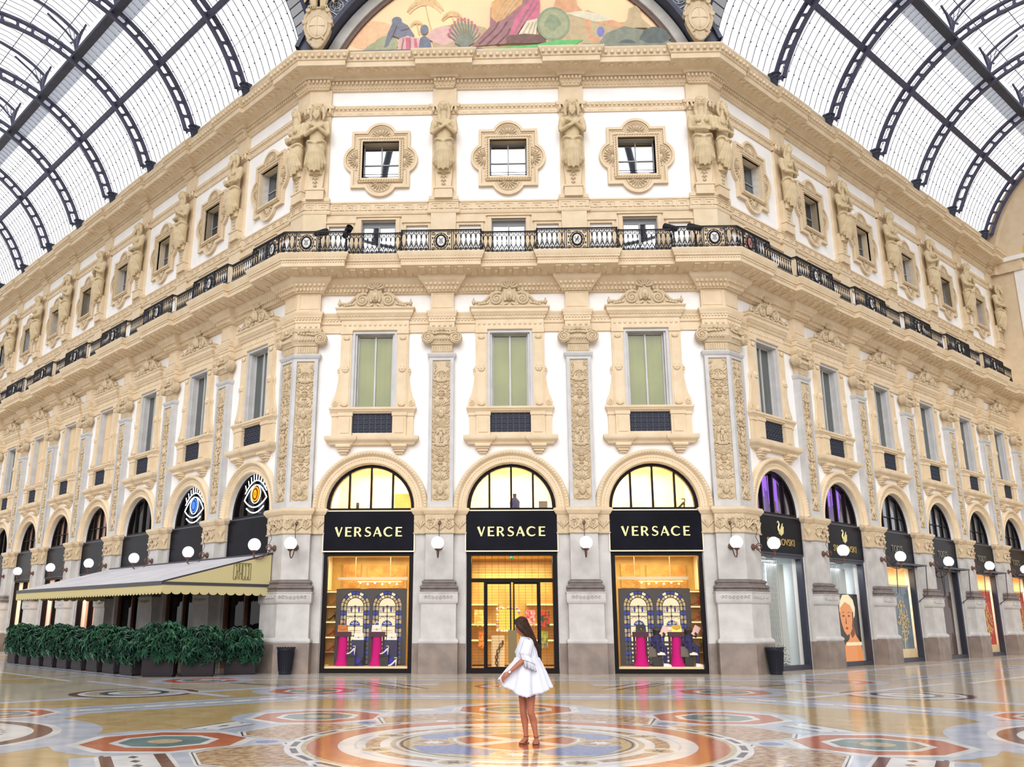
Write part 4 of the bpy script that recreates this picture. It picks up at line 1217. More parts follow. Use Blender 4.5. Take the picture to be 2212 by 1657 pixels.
for i, (side, k, x) in enumerate(BAYS):
    mw = at(side, x, -RO)
    if (side != 'F') and k == 0: pass
    t = srl if i == 0 else dup(srl, mw)
    t.matrix_world = mw
    tag(t, 'straight black balcony railing, ' + where(side, k), 'railing', 'straight balcony railings')
br = [bow_rail(2 * HB, kd, [(I4, -HB, HB, (-HB, HB))], True) for kd in (0, 1, 2)]
used = set()
for i, (side, k, x) in enumerate(PILS):
    q = {('F', 0): 0, ('F', 1): 1}.get((side, k), 2)
    mw = at(side, x, -RB)
    if side == 'R' and k == NR: continue
    t = br[q] if q not in used else dup(br[q], mw)
    used.add(q); t.matrix_world = mw
    tag(t, 'stepped black balcony railing with medallion, ' + where_p(side, k), 'railing', 'medallion balcony railings')
xe = E0 + T8 * RB
def crn(kd):
    if kd == 'l': fs = [(at('L', -E0, -RB), -HB, E0 + T8 * RB, (-HB,)), (at('F', -1.5 * S, -RB), -(E0 + T8 * RB), HB, (HB,))]
    else: fs = [(at('F', 1.5 * S, -RB), -HB, E0 + T8 * RB, (-HB,)), (at('R', E0, -RB), -(E0 + T8 * RB), HB, (HB,))]
    return fs
tag(bow_rail(0, (0, 0), crn('l'), True), 'black balcony railing folding round the left corner with two oval medallions', 'railing', 'corner balcony railings')
tag(bow_rail(0, (0, 1), crn('r'), True), 'black balcony railing folding round the right corner with a pale and a red medallion', 'railing', 'corner balcony railings')

# ------------------------------------------------------------------ spotlights on the balcony
def spotlight():
    t = empty('spotlight')
    m = MB(); m.M = Matrix.Translation((0, 0, 14.98)) @ Matrix.Rotation(math.radians(65), 4, 'X') @ Matrix.Rotation(0, 4, 'Z')
    m.lathe([(.05, -.26), (.1, -.22), (.11, .0), (.125, .1), (.13, .28), (.115, .28), (.1, .2)], (0, 0, 0), 14); m.M = None
    m.build('housing', M['iron'], t)
    m = MB(); m.tube([(-.14, 0, 14.98), (-.14, 0, 14.78), (0, 0, 14.72), (.14, 0, 14.78), (.14, 0, 14.98)], .018, 5); m.tube([(0, 0, 14.72), (0, 0, 14.12)], .03, 6); m.box(-.12, .12, -.1, .1, 14.12, 14.16)
    m.build('bracket', M['iron'], t)
    return t
sl = spotlight()
for i, (x, rz, lb) in enumerate(((-6.75, 2.3, 'tilted black spotlight on the balcony above the left corner pier'), (-5.8, .6, 'upright black spotlight behind the straight railing right of the left corner'),
                             (5.75, -2.2, 'black spotlight leaning over the straight railing left of the right corner'), (6.6, -2.3, 'black spotlight on the balcony right beside the right corner pilaster'))):
    mw = Matrix.Translation((x, DY - .78, .08)) @ Matrix.Rotation(rz, 4, 'Z')
    t = sl if i == 0 else dup(sl, mw)
    t.matrix_world = mw
    tag(t, lb, 'spotlight', 'balcony spotlights')
# ------------------------------------------------------------------ arch surrounds
def arch_surround():
    m = MB()
    m.arch(0, AZ, [(1.5, .32), (1.5, -.08), (1.54, -.13), (1.58, -.13), (1.6, -.1), (1.76, -.1), (1.79, -.15), (1.84, -.2), (1.92, -.2), (1.96, -.16), (1.97, 0)], 0, PI, 40)
    for i in range(56):
        a = PI * (i + .5) / 56
        m.ball((1.68 * math.cos(a), -.11, AZ + 1.68 * math.sin(a)), .035, .02, .016, 5, 3, rot=Matrix.Rotation(PI / 2 - a, 3, 'Y'))
        m.ball((1.88 * math.cos(a), -.2, AZ + 1.88 * math.sin(a)), .05, .03, .04, 5, 3, rot=Matrix.Rotation(PI / 2 - a, 3, 'Y'))
    return m.build('arch_surround', M['cream'])
ar = arch_surround()
for i, (side, k, x) in enumerate(BAYS):
    o = ar if i == 0 else ar.copy()
    if i: COL.objects.link(o)
    o.matrix_world = at(side, x)
    tag(o, 'beaded cream stone arch over the shop front, ' + where(side, k), 'arch', 'stone arches over the shop fronts')

def semi(r, z0, n=24): return [(r * math.cos(a), z0 + r * math.sin(a)) for a in frange(0, PI, n)]
def text_part(name, body, size, m, parent, mw, xs=1.0, ext=.012):
    cu = bpy.data.curves.new(name, 'FONT'); cu.body = body; cu.size = size; cu.extrude = ext; cu.align_x = 'CENTER'; cu.align_y = 'CENTER'; cu.resolution_u = 3
    tmp = bpy.data.objects.new('tmp', cu); COL.objects.link(tmp)
    dg = bpy.context.evaluated_depsgraph_get(); dg.update()
    me = bpy.data.meshes.new_from_object(tmp.evaluated_get(dg)); me.name = name
    bpy.data.objects.remove(tmp); bpy.data.curves.remove(cu)
    me.transform(mw @ Matrix.Rotation(PI / 2, 4, 'X') @ Matrix.Scale(xs, 4, (1, 0, 0)))
    me.materials.clear(); me.materials.append(m)
    o = bpy.data.objects.new(name, me); COL.objects.link(o); o.parent = parent; KIDS.setdefault(parent.as_pointer(), []).append(o)
    return o
STK = [0]
def stroke(mb, pts, w, y0, y1):
    """flat pen stroke with changing width"""
    STK[0] = (STK[0] + 1) % 9; y0 = y0 - STK[0] * .0007
    n = len(pts); ws = w if isinstance(w, (list, tuple)) else [w] * n; L = []; Rr = []
    for i in range(n):
        a = Vector(pts[max(0, i - 1)]); b = Vector(pts[min(n - 1, i + 1)]); d = (b - a).normalized(); q = Vector((-d.y, d.x)) * ws[i] / 2; p = Vector(pts[i])
        L.append(p + q); Rr.append(p - q)
    for i in range(n - 1): mb.prism([tuple(L[i]), tuple(Rr[i]), tuple(Rr[i + 1]), tuple(L[i + 1])], y0, y1)
def pattern_letters(y):
    """the seven flared capitals of the front shop signs"""
    z0, z1 = 4.35, 4.66; h = z1 - z0; a, b = y - .02, y
    K, k = .066, .034; out = []
    def new(): out.append(MB()); return out[-1]
    mb = new()
    stroke(mb, [(-1.11, z1), (-1.0, z0)], [K * 1.15, K * .8], a, b); stroke(mb, [(-1.005, z0), (-.905, z1)], [k, k * 1.3], a, b)
    for x in (-.79, .905):
        mb = new()
        stroke(mb, [(x + .033, z0), (x + .033, z1)], K, a, b)
        for z, l in ((z0 + .018, .215), (z0 + h * .52, .185), (z1 - .018, .21)): stroke(mb, [(x + .03, z), (x + l, z)], [k, k * 1.15], a, b)
    x = -.489; mb = new()
    stroke(mb, [(x + .033, z0), (x + .033, z1)], K, a, b)
    stroke(mb, [(x + .05, z1 - .018), (x + .12, z1 - .018)] + [(x + .12 + .075 * math.cos(q), z1 - .09 + .073 * math.sin(q)) for q in frange(PI / 2, -PI / 2, 8)] + [(x + .05, z1 - .163)], [k, k] + [k, k, .05, .06, .064, .06, .05, k, k] + [k], a, b)
    stroke(mb, [(x + .11, z1 - .16), (x + .225, z0)], [k * 1.1, K], a, b)
    x = -.035; mb = new()
    top = [(x + .02 + .085 * math.cos(q), z1 - .085 + .072 * math.sin(q)) for q in frange(.6, PI * 1.12, 8)]
    bot = [(x - .01 + .1 * math.cos(q), z0 + .088 + .078 * math.sin(q)) for q in frange(.35 + .3, -PI + .55, 9)]
    mid = [(x - .05, z1 - .125), (x, z1 - .15), (x + .05, z1 - .18)]
    stroke(mb, top + mid + bot, [k] * 4 + [.045] * 5 + [.058, .064, .058] + [.056, .054, .05, .046, .04] + [k] * 5, a, b)
    mb = new()
    stroke(mb, [(.17, z0), (.285, z1)], [k, k * 1.2], a, b); stroke(mb, [(.285, z1), (.41, z0)], [K * .9, K * 1.1], a, b); stroke(mb, [(.22, z0 + .1), (.35, z0 + .1)], k * .9, a, b)
    mb = new()
    c = [(.675 + .148 * math.cos(q), (z0 + z1) / 2 + .142 * math.sin(q)) for q in frange(.75, 2 * PI - .75, 18)]
    stroke(mb, c, [k * (1 + .95 * math.sin(PI * i / 18) ** 2) for i in range(19)], a, b)
    return out

BLN = {'brown': mat('dusky_pink_blind', (214, 172, 150), .8, (196, 150, 128), 1.0), 'grid': mat('pale_grey_blind', (186, 194, 196), .8, (140, 148, 154), .8), 'purple': mat('lilac_grey_backing', (176, 170, 190), .8)}
def fan_window(kind, grid=0):
    """glazed half-round light over the sign"""
    t = empty('window')
    f = MB()
    f.prism([(-1.5, 5.2)] + [(1.5, 5.2)] + semi(1.5, AZ), .1, .3, holes=[[(-1.38, 5.32), (1.38, 5.32)] + [(1.38 * math.cos(a), AZ + .02 + 1.38 * math.sin(a)) for a in frange(.02, PI - .02, 24)]])
    for x in ((-.74, 0, .74) if grid < 2 else (-.5, .5)): f.box(x - .035, x + .035, .12, .26, 5.25, AZ + math.sqrt(1.45 ** 2 - x * x) - .02)
    if grid: f.box(-1.3, 1.3, .14, .24, 5.82, 5.86)
    f.build('frame', M['frame_dark'], t, smooth=0)
    g = MB(); g.prism([(-1.4, 5.25), (1.4, 5.25)] + semi(1.4, AZ), .2, .21); g.build('pane', M['shoppane'] if kind in ('lit', 'purple', 'brown') else (M['fanpane'] if kind == 'grid' else M['darkpane']), t, smooth=0)
    if kind in ('brown', 'grid', 'purple'):
        g = MB(); yb = .6 if kind == 'purple' else .34; g.prism([(-1.38, 5.25), (1.38, 5.25)] + semi(1.38, AZ), yb, yb + .02); g.build('blind', BLN[kind], t, smooth=0)
    return t

# ------------------------------------------------------------------ front shop: interior shells
GOLD = mat('gold_wall_panelling', (208, 172, 92), .5, (188, 148, 70), 1.6, .1, 12)
GOLDD = mat('bronze_gilt_pattern', (176, 122, 48), .5, (206, 152, 70), 3.5, .2, 8)
CREAMW = mat('cream_interior', (250, 232, 190), .7)
FLOORW = mat('honey_marble', (222, 186, 130), .25, (200, 160, 100), 2)
def room(nm, x0, x1, y0, y1, z0, z1, mats, label):
    """hollow box open to the street: floor, back, sides, ceiling"""
    m = MB(); w = .08
    m.box(x0, x1, y0, y1, z0 - w, z0, 2); m.box(x0, x1, y1, y1 + w, z0, z1, 0); m.box(x0 - w, x0, y0, y1, z0 - w, z1, 1); m.box(x1, x1 + w, y0, y1, z0 - w, z1, 1); m.box(x0 - w, x1 + w, y0, y1 + w, z1, z1 + w, 1)
    o = m.build(nm, mats, smooth=0)
    return tag(o, label, 'shop interior', kind='structure')
F_ = FRM['F']
for k, x in ((0, -S), (1, 0), (2, S)):
    nm = ['left', 'middle', 'right'][k]
    d = 2.6 if k != 1 else 4.2
    o = room('wall_shop_' + nm, x - 1.7, x + 1.7, .46, d, .06, 3.84, [GOLD, CREAMW if k != 1 else GOLD, FLOORW], 'gold panelled shop interior behind the glass, ' + where('F', k)); o.matrix_world = F_
    o = room('wall_upper_shop_' + nm, x - 1.62, x + 1.62, .46, 3.4, 5.26, 7.1, [CREAMW, CREAMW, CREAMW], 'bright cream upper shop room behind the arched light, ' + where('F', k)); o.matrix_world = F_
    p = F_ @ Vector((x, 1.9, 7.0)); area_light('upper_shop_lamp_' + nm, p, 2.2, 190, (1, .88, .64), size_y=2.0)
    p = F_ @ Vector((x, 1.5 if k != 1 else 2.4, 3.75)); area_light('shop_lamp_' + nm, p, 2.6, 85 if k != 1 else 210, (1, .9, .64), size_y=1.4 if k != 1 else 2.8)

def shop_sign_front(k, x):
    t = empty('shop_sign', at('F', x))
    MB().box(-1.53, 1.53, -.13, .12, 3.86, 5.2).build('board', M['black'], t, smooth=0)
    m = MB(); m.prism(rect(-1.55, 1.55, 3.84, 5.22), -.145, -.12, holes=[rect(-1.515, 1.515, 3.88, 5.185)]); m.build('border', M['goldline'], t, smooth=0)
    for m in pattern_letters(-.13): m.build('letter', M['gold'], t, smooth=0)
    return tag(t, 'black shop sign with pale gold lettering, ' + where('F', k), 'shop sign', 'gold lettered shop signs')
for k, x in ((0, -S), (1, 0), (2, S)):
    as_window(fan_window('lit'), at('F', x), 'half round window glowing cream above the black sign, ' + where('F', k))
    shop_sign_front(k, x)
    if k != 1:
        t = empty('window'); m = MB()
        m.prism(rect(-1.5, 1.5, 0, 3.86), -.02, .2, holes=[rect(-1.37, 1.37, .14, 3.72)]); m.build('frame', M['frame_dark'], t, smooth=0)
        MB().box(-1.38, 1.38, .08, .095, .13, 3.74).build('pane', M['shoppane'], t, smooth=0)
        MB().box(-1.36, 1.36, .1, .5, .06, .2).build('display_sill', CREAMW, t, smooth=0)
        as_window(t, at('F', x), 'large lit display window of the gold interior shop, ' + where('F', k))

for x, sx in ((-S, -1), (S, 1)):
    m = MB(); m.box(x - 1.1 + .2 * sx, x - .45 + .2 * sx, 2.5, 2.57, 2.75, 3.6); m.box(x - .2 + .2 * sx, x + 1.2 + .2 * sx, 2.5, 2.57, 2.75, 3.55)
    r = random.Random(9)
    for i in range(170): m.ball((x + .2 * sx + r.choice((r.uniform(-1.06, -.49), r.uniform(-.15, 1.15))), 2.5, r.uniform(2.8, 3.52)), r.uniform(.012, .022), .012, r.uniform(.03, .06), 6, 4, rot=Matrix.Rotation(r.random() * 3, 3, 'Y'))
    tag(m.build('wall_panel', GOLDD, mw=F_), 'patterned gilt wall panels at the back of the ' + ('left' if sx < 0 else 'right') + ' display window', 'wall panel', 'gilt wall panels')

# middle entrance
t = empty('door_1', at('F', 0)); m = MB()
m.prism(rect(-1.5, 1.5, 0, 3.86), -.02, .2, holes=[rect(-1.34, 1.34, 2.98, 3.72), rect(-1.34, -.93, .16, 2.86), rect(-.86, .86, .16, 2.86), rect(.93, 1.34, .16, 2.86)])
m.box(-1.5, 1.5, -.06, 0, 0, .14); m.build('frame', M['frame_dark'], t, smooth=0)
MB().box(-1.36, 1.36, .1, .11, .14, 3.74).build('pane', M['shoppane'], t, smooth=0)
for sx in (-1, 1):
    m = MB(); a, b = sorted((.03 * sx, .86 * sx)); m.prism(rect(a, b, .16, 2.86), .04, .1, holes=[rect(a + .05, b - .05, .2, 2.8)]); m.build('door_leaf', M['frame_dark'], t, smooth=0)
m = MB(); m.box(-.14, .14, -.1, -.05, .32, 1.34); m.box(-.02, .02, -.06, .06, .5, .56); m.box(-.02, .02, -.06, .06, 1.1, 1.16); m.build('pull_plate', mat('olive_bronze_plate', (112, 96, 62), .4, metal=.4), t, smooth=0)
m = MB()
for i in range(40): m.box(-1.36, 1.36, .26, .266, .17 + i * .091, .177 + i * .091)
for i in range(13): m.box(-1.33 + i * .2217 - .005, -1.33 + i * .2217 + .005, .255, .262, .15, 3.74)
m.build('security_grille', mat('dark_grille_bars', (120, 78, 34), .5), t, smooth=0)
tag(t, 'glazed double entrance door behind a fine security grille, middle bay of the front facade', 'door', kind='structure')
t = empty('exit_sign', at('F', 0)); MB().box(-.06, .06, .3, .34, 3.64, 3.74).build('case', emit('green_lit_sign', (40, 190, 110), 1.0), t, smooth=0)
m = MB(); m.box(-.04, -.01, .29, .3, 3.66, 3.72); m.prism([(.0, 3.69), (.03, 3.71), (.03, 3.67)], .29, .3); m.build('pictogram', M['globe'], t, smooth=0)
tag(t, 'small green lit exit sign above the middle entrance door', 'exit sign')

# ------------------------------------------------------------------ display window furniture
PINK = mat('magenta_drape', (206, 0, 128), .8, spec=.1); PINKD = mat('dark_plum_plinth', (74, 14, 52), .6)
BLUE = mat('ultramarine_plinth', (40, 30, 190), .5); BLUED = mat('navy_plinth', (34, 32, 78), .5)
SCRF = mat('charcoal_screen', (62, 58, 64), .5)
LEAD = mat('black_leading', (30, 24, 26), .5)
GLS = [emit('backlit_cream_glass', (255, 238, 200), 1.15), emit('backlit_blue_glass', (78, 92, 176), .9), emit('backlit_sand_glass', (226, 196, 150), .9), emit('backlit_lilac_glass', (176, 170, 190), .75), emit('backlit_dim_glass', (122, 118, 128), .6)]
def stained_screen(mw, label):
    t = empty('glass_screen', mw)
    holes = []
    for c in (-.545, .545): holes.append([(c - .5, .25), (c + .5, .25)] + [(c + .5 * math.cos(a), 2.1 + .5 * math.sin(a)) for a in frange(0, PI, 20)])
    m = MB(); m.prism(rect(-1.2, 1.2, .2, 2.68), -.04, .04, holes=holes); m.build('screen_frame', SCRF, t, smooth=0)
    for c in (-.545, .545):
        g = MB(); l = MB(); r = random.Random(5)
        # outer band of small panes
        nz = 13
        for i in range(nz):
            z = .25 + i * 1.85 / nz; zz = z + 1.85 / nz
            for s2 in (-1, 1):
                for q in range(2):
                    a = c + s2 * (.29 + q * .105); b = c + s2 * (.29 + (q + 1) * .105); a, b = min(a, b), max(a, b)
                    g.box(a, b, -.005, .005, z, zz, 1 if (i % 3 == 2) else (3 if z > .9 else 4) if (i + q) % 2 else 2 if z > .9 else 4)
                l.ball((c + s2 * .395, -.02, zz), .035, .015, .035, 6, 4)
            l.box(c - .5, c - .29, -.02, .01, zz - .01, zz + .01); l.box(c + .29, c + .5, -.02, .01, zz - .01, zz + .01)
        for s2 in (-1, 1):
            for q in (.29, .395, .5): l.box(c + s2 * q - .012, c + s2 * q + .012, -.025, .012, .25, 2.1)
        # arched head
        for i in range(10):
            a0, a1 = PI * i / 10, PI * (i + 1) / 10
            for q in range(2):
                g.arch(c, 2.1, [(.29 + .105 * q, 0), (.395 + .105 * q, 0)], a0, a1, 2, 1 if i in (2, 4, 5, 7) and q else (0 if i in (3, 6) else 2))
            l.tube([(c + .29 * math.cos(a0), -.01, 2.1 + .29 * math.sin(a0)), (c + .5 * math.cos(a0), -.01, 2.1 + .5 * math.sin(a0))], .01, 4)
        for r_ in (.29, .395, .5): l.tube([(c + r_ * math.cos(a), -.01, 2.1 + r_ * math.sin(a)) for a in frange(0, PI, 16)], .013, 4)
        # centre light
        g.prism([(c - .29, .25), (c + .29, .25)] + [(c + .29 * math.cos(a), 2.1 + .29 * math.sin(a)) for a in frange(0, PI, 14)], -.003, .003, 0)
        g.box(c - .29, c + .29, -.008, -.004, 2.02, 2.1, 2); g.box(c - .29, c + .29, -.008, -.004, 1.88, 1.92, 2)
        for s2 in (-1, 1):
            g.ball((c + s2 * .13, -.008, 2.0), .035, .004, .1, 6, 5, 1); g.tube(spiral(c + s2 * .23, -.008, 1.97, .05, .01, 1.2, 0, s2, 9), .01, 3, mi=1)
            g.tube([(c + s2 * .05, -.008, 1.72), (c + s2 * .16, -.008, 1.76), (c + s2 * .26, -.008, 1.7)], .018, 4, mi=2)
        g.prism([(c + .18 * math.cos(a), 1.48 + .17 * math.sin(a)) for a in frange(0, PI, 12)], -.009, -.004, 1)
        for a in (.5, 1.05, 1.57, 2.1, 2.64): g.ball((c + .1 * math.cos(a), -.012, 1.5 + .09 * math.sin(a)), .012, .003, .06, 5, 4, 0, rot=Matrix.Rotation(PI / 2 - a, 3, 'Y'))
        for z in (1.3, 1.22, 1.14): g.box(c - .2, c + .2, -.008, -.004, z, z + .03, 2)
        for i in range(6): g.box(c - .29, c + .29, -.008, -.004, .25 + i * .13, .33 + i * .13, 4)
        l.box(c - .012, c + .012, -.025, .01, .25, 2.1)
        for z in (2.1, 1.78, 1.46, 1.14, .82, .5): l.box(c - .29, c + .29, -.025, .01, z - .012, z + .012); l.ball((c, -.02, z), .04, .015, .04, 8, 4)
        g.build('glass_light', GLS, t, smooth=0); l.build('leading', LEAD, t, smooth=30)
    return tag(t, label, 'screen', 'stained glass screens in the display windows')
SY = .95
stained_screen(at('F', -S, SY, 0), 'stained glass screen with two arched lights behind the heeled shoes and handbags, left display window')
stained_screen(at('F', S, SY, 0), 'stained glass screen with two arched lights behind the white sneakers, right display window')
def pedestal(x, y, h, label, f=.0):
    t = empty('pedestal', at('F', x, y))
    m = MB(); m.lathe([(.28, .2), (.2, .34), (.165, .6), (.15, h - .18), (.15, h - .16)], (0, 0, 0), 14); m.build('drape', PINK, t)
    m = MB(); m.box(-.24, .24, -.16, .2, h - .16, h); m.box(-.22, -.17, -.0, .2, .2, h - .16); m.box(.17, .22, .0, .2, .2, h - .16); m.build('top', PINKD, t, smooth=0)
    return tag(t, label, 'pedestal', 'magenta pedestals in the display windows')
def plinth_box(x, y, h, label):
    t = empty('display_plinth', at('F', x, y))
    MB().box(-.21, .21, -.1, .2, .2, h).build('block', BLUED, t, smooth=0)
    m = MB(); m.prism([(-.2, .21), (-.2, h - .2), (.2, .21)] if x < 0 else [(.2, .21), (-.2, h - .15), (-.2, .21)], -.112, -.1); m.build('blue_panel', BLUE, t, smooth=0)
    return tag(t, label, 'plinth', 'blue plinths in the display windows')
WHITE = mat('white_leather', (246, 242, 238), .45); BLACKL = mat('black_leather', (24, 22, 24), .4); RED = mat('red_leather', (190, 50, 40), .4); TAN = mat('amber_leather', (206, 120, 40), .4)
METALG = mat('polished_gold', (230, 190, 90), .25, metal=.9)
def handbag(mw, m_, label, grp, w=.17):
    t = empty('handbag', mw)
    m = MB(); m.add([(-w, -.06, 0), (w, -.06, 0), (w, .06, 0), (-w, .06, 0), (-w * .9, -.04, .22), (w * .9, -.04, .22), (w * .9, .04, .22), (-w * .9, .04, .22)], [(0, 1, 5, 4), (1, 2, 6, 5), (2, 3, 7, 6), (3, 0, 4, 7), (4, 5, 6, 7), (3, 2, 1, 0)])
    m.prism([(-w * .9, .22), (w * .9, .22), (w * .8, .1), (0, .06), (-w * .8, .1)], -.075, -.055); m.build('body', m_, t, smooth=0)
    m = MB(); m.tube([(w * .45 * math.cos(a), 0, .22 + .1 * math.sin(a)) for a in frange(0, PI, 10)], .012, 5); m.build('handle', m_, t)
    m = MB(); m.ball((0, -.08, .09), .025, .012, .025, 8, 5); m.build('clasp', METALG, t)
    return tag(t, label, 'handbag', grp)
def heel(mw, m_, label, grp):
    t = empty('heeled_shoe', mw)
    m = MB(); m.tube([(-.12, 0, .025), (-.05, 0, .03), (.03, 0, .09), (.1, 0, .16), (.14, 0, .19)], [(.02, .035), (.028, .045), (.025, .035), (.03, .035), (.035, .035)], 8, up=(0, 0, 1)); m.tube([(.14, 0, .16), (.13, 0, .0)], [.025, .008], 6); m.build('shoe_body', m_, t)
    m = MB(); m.tube([(.12 + .04 * math.cos(a), .04 * math.sin(a), .27) for a in frange(0, 2 * PI, 10)[:-1]], .01, 4, closed=True); m.tube([(.15, 0, .18), (.16, 0, .27)], .012, 4); m.build('ankle_strap', m_, t)
    return tag(t, label, 'shoe', grp)
def shoe_stand(x, y, h, label):
    t = empty('shoe_stand', at('F', x, y)); m = MB(); m.box(-.17, .17, -.12, .1, h - .03, h); m.box(-.13, .13, -.02, .08, .2, h - .03); m.build('stand', BLACKL, t, smooth=0)
    return tag(t, label, 'stand', 'black shoe stands')
L0 = -S
for j, (px_, bx, sxx) in enumerate(((-.86, -.36, -.42), (.28, .74, .68))):
    w = ['left', 'right'][j]
    pedestal(L0 + px_, .62, 1.28, 'magenta pedestal, %s one in the left display window' % w)
    plinth_box(L0 + bx, .62, 1.02, 'blue plinth, %s one in the left display window' % w)
    handbag(at('F', L0 + px_ - .02, .6, 1.28), TAN if j == 0 else WHITE, ['amber handbag on the left magenta pedestal of the left display window', 'white handbag on the right magenta pedestal of the left display window'][j], 'handbags in the display windows')
    handbag(at('F', L0 + bx + .03, .6, 1.02), WHITE, 'white handbag on the %s blue plinth of the left display window' % w, 'handbags in the display windows')
    shoe_stand(L0 + sxx - .12, .38, .56, 'low black stand, %s one in the left display window' % w)
    heel(at('F', L0 + sxx - .14, .36, .56), WHITE, 'white heeled sandal on the %s black stand, left display window' % w, 'heeled shoes in the left window')
    heel(at('F', L0 + sxx + .14, .33, .2), BLACKL if j == 0 else WHITE, ['black strapped heel on the sill before the left blue plinth', 'white pointed heel on the sill before the right blue plinth'][j], 'heeled shoes in the left window')
# shelving seen beside the screens
def shoe_shelf(x, label, seed):
    t = empty('display_shelf', at('F', x, 1.3)); m = MB()
    for i in range(5): m.box(-.22, .22, -.2, .2, .62 + i * .5 - .02, .62 + i * .5 + .02)
    m.box(-.24, -.2, -.2, .2, .2, 2.66); m.box(.2, .24, -.2, .2, .2, 2.66); m.box(-.24, .24, .18, .2, .2, 2.66)
    m.build('shelving', GOLD, t, smooth=0)
    m = MB()
    for i in range(1, 5): m.box(-.19, .19, -.18, -.15, .62 + i * .5 - .05, .62 + i * .5 - .02)
    m.build('light_strip', emit('warm_shelf_light', (255, 220, 150), 3.0), t, smooth=0)
    tag(t, label, 'shelf', 'lit shelves beside the screens')
    for i in range(4):
        q = at('F', x + (.02 if seed else -.03), 1.2, .64 + i * .5)
        heel(q, [RED, RED, BLACKL, TAN][(i + seed) % 4], ['red', 'red', 'black', 'amber'][(i + seed) % 4] + ' heeled shoe on the %s shelf of the %s display window' % (['lowest', 'second', 'third', 'top'][i], 'right' if seed else 'left'), 'shoes on the lit shelves')
shoe_shelf(L0 - 1.38, 'lit shoe shelf left of the glass screen, left display window', 0)
shoe_shelf(S + 1.36, 'lit shoe shelf right of the glass screen, right display window', 2)
# right window: pedestals and headless seated display figures
DENIM = mat('dark_blue_cloth', (34, 32, 96), .8); GREYC = mat('grey_cloth', (112, 104, 96), .8)
def seated_figure(x, label):
    t = empty('mannequin', at('F', x, .55))
    m = MB(); m.box(-.17, .12, -.1, .2, .2, .78); m.build('seat_block', BLACKL, t, smooth=0)
    m = MB()
    m.tube([(-.08, .05, .84), (0, .05, 1.0), (.02, .06, 1.22)], [.17, .16, .12], 10)
    m.tube([(-.1, -.05, .84), (.1, -.18, .86), (.22, -.22, .8), (.22, -.2, .5), (.22, -.2, .3)], [.11, .1, .085, .07, .06], 8)
    m.tube([(-.1, .12, .86), (-.02, -.1, 1.0), (-.02, -.2, .98), (.0, -.2, .72), (.03, -.22, .62)], [.11, .1, .085, .07, .06], 8)
    m.build('trousers', DENIM, t)
    m = MB(); m.tube([(.02, .06, 1.18), (.03, .06, 1.34), (.05, .05, 1.42)], [.13, .17, .07], 10); m.tube([(.15, .04, 1.34), (.24, -.06, 1.2), (.2, -.16, 1.12)], [.06, .05, .04], 7); m.build('jacket', BLACKL, t)
    for (a, b) in ((.2, .2), (.02, .56)):
        m = MB(); m.tube([(a - .03, -.2, b + .06), (a + .04, -.24, b + .05), (a + .18, -.28, b + .035)], [(.06, .05), (.055, .05), (.03, .04)], 8, up=(0, 0, 1)); m.box(a - .06, a + .2, -.31, -.19, b, b + .025); m.build('sneaker', WHITE, t)
    m = MB(); m.box(-.3, -.04, -.12, -.08, .5, .82); m.build('grey_bag', GREYC, t, smooth=0)
    return tag(t, label, 'mannequin', 'seated display figures')
for j, (px_, bx) in enumerate(((-.56, -.04), (.6, 1.0))):
    w = ['left', 'right'][j]
    pedestal(S + px_, .62, 1.28, 'magenta pedestal, %s one in the right display window' % w)
    seated_figure(S + bx, 'seated headless figure in blue trousers and white sneakers, %s one in the right display window' % w)
    handbag(at('F', S + px_ + .02, .6, 1.28), BLACKL if j == 0 else METALG, ['black handbag on the left magenta pedestal of the right display window', 'gold framed handbag on the right magenta pedestal of the right display window'][j], 'handbags in the display windows')
    t = empty('gift_box', at('F', S + bx + .22, .5, 1.28) @ Matrix.Rotation(.5, 4, 'Y')); MB().box(-.1, .1, -.02, .02, -.12, .2).build('card', mat('pale_pink_card_%d' % j, (248, 206, 200), .6), t, smooth=0); tag(t, 'tilted pale pink case held by the %s seated figure, right display window' % w, 'case')
# rails with small ceiling lights above the screens
for k, x in ((0, -S), (2, S)):
    t = empty('light_rail', at('F', x)); m = MB(); m.box(-1.2, 1.2, 1.05, 1.15, 2.98, 3.08); m.tube([(-.6, 1.1, 3.08), (-.6, 1.1, 3.84)], .01, 4); m.tube([(.6, 1.1, 3.08), (.6, 1.1, 3.84)], .01, 4); m.build('rail', M['goldline'], t, smooth=0)
    m = MB(); [m.ball((-.4 + .25 * i, .95, 2.88 - .04 * (i % 2)), .035, nu=8, nv=5) for i in range(6)]; m.tube([(-.5, .95, 2.92), (1.0, .95, 2.92)], .012, 4); m.build('spot', emit('warm_spot_%d' % k, (255, 236, 180), 4), t)
    tag(t, 'hanging light rail with small spots, ' + ['left', '', 'right'][k] + ' display window', 'light rail', 'light rails')
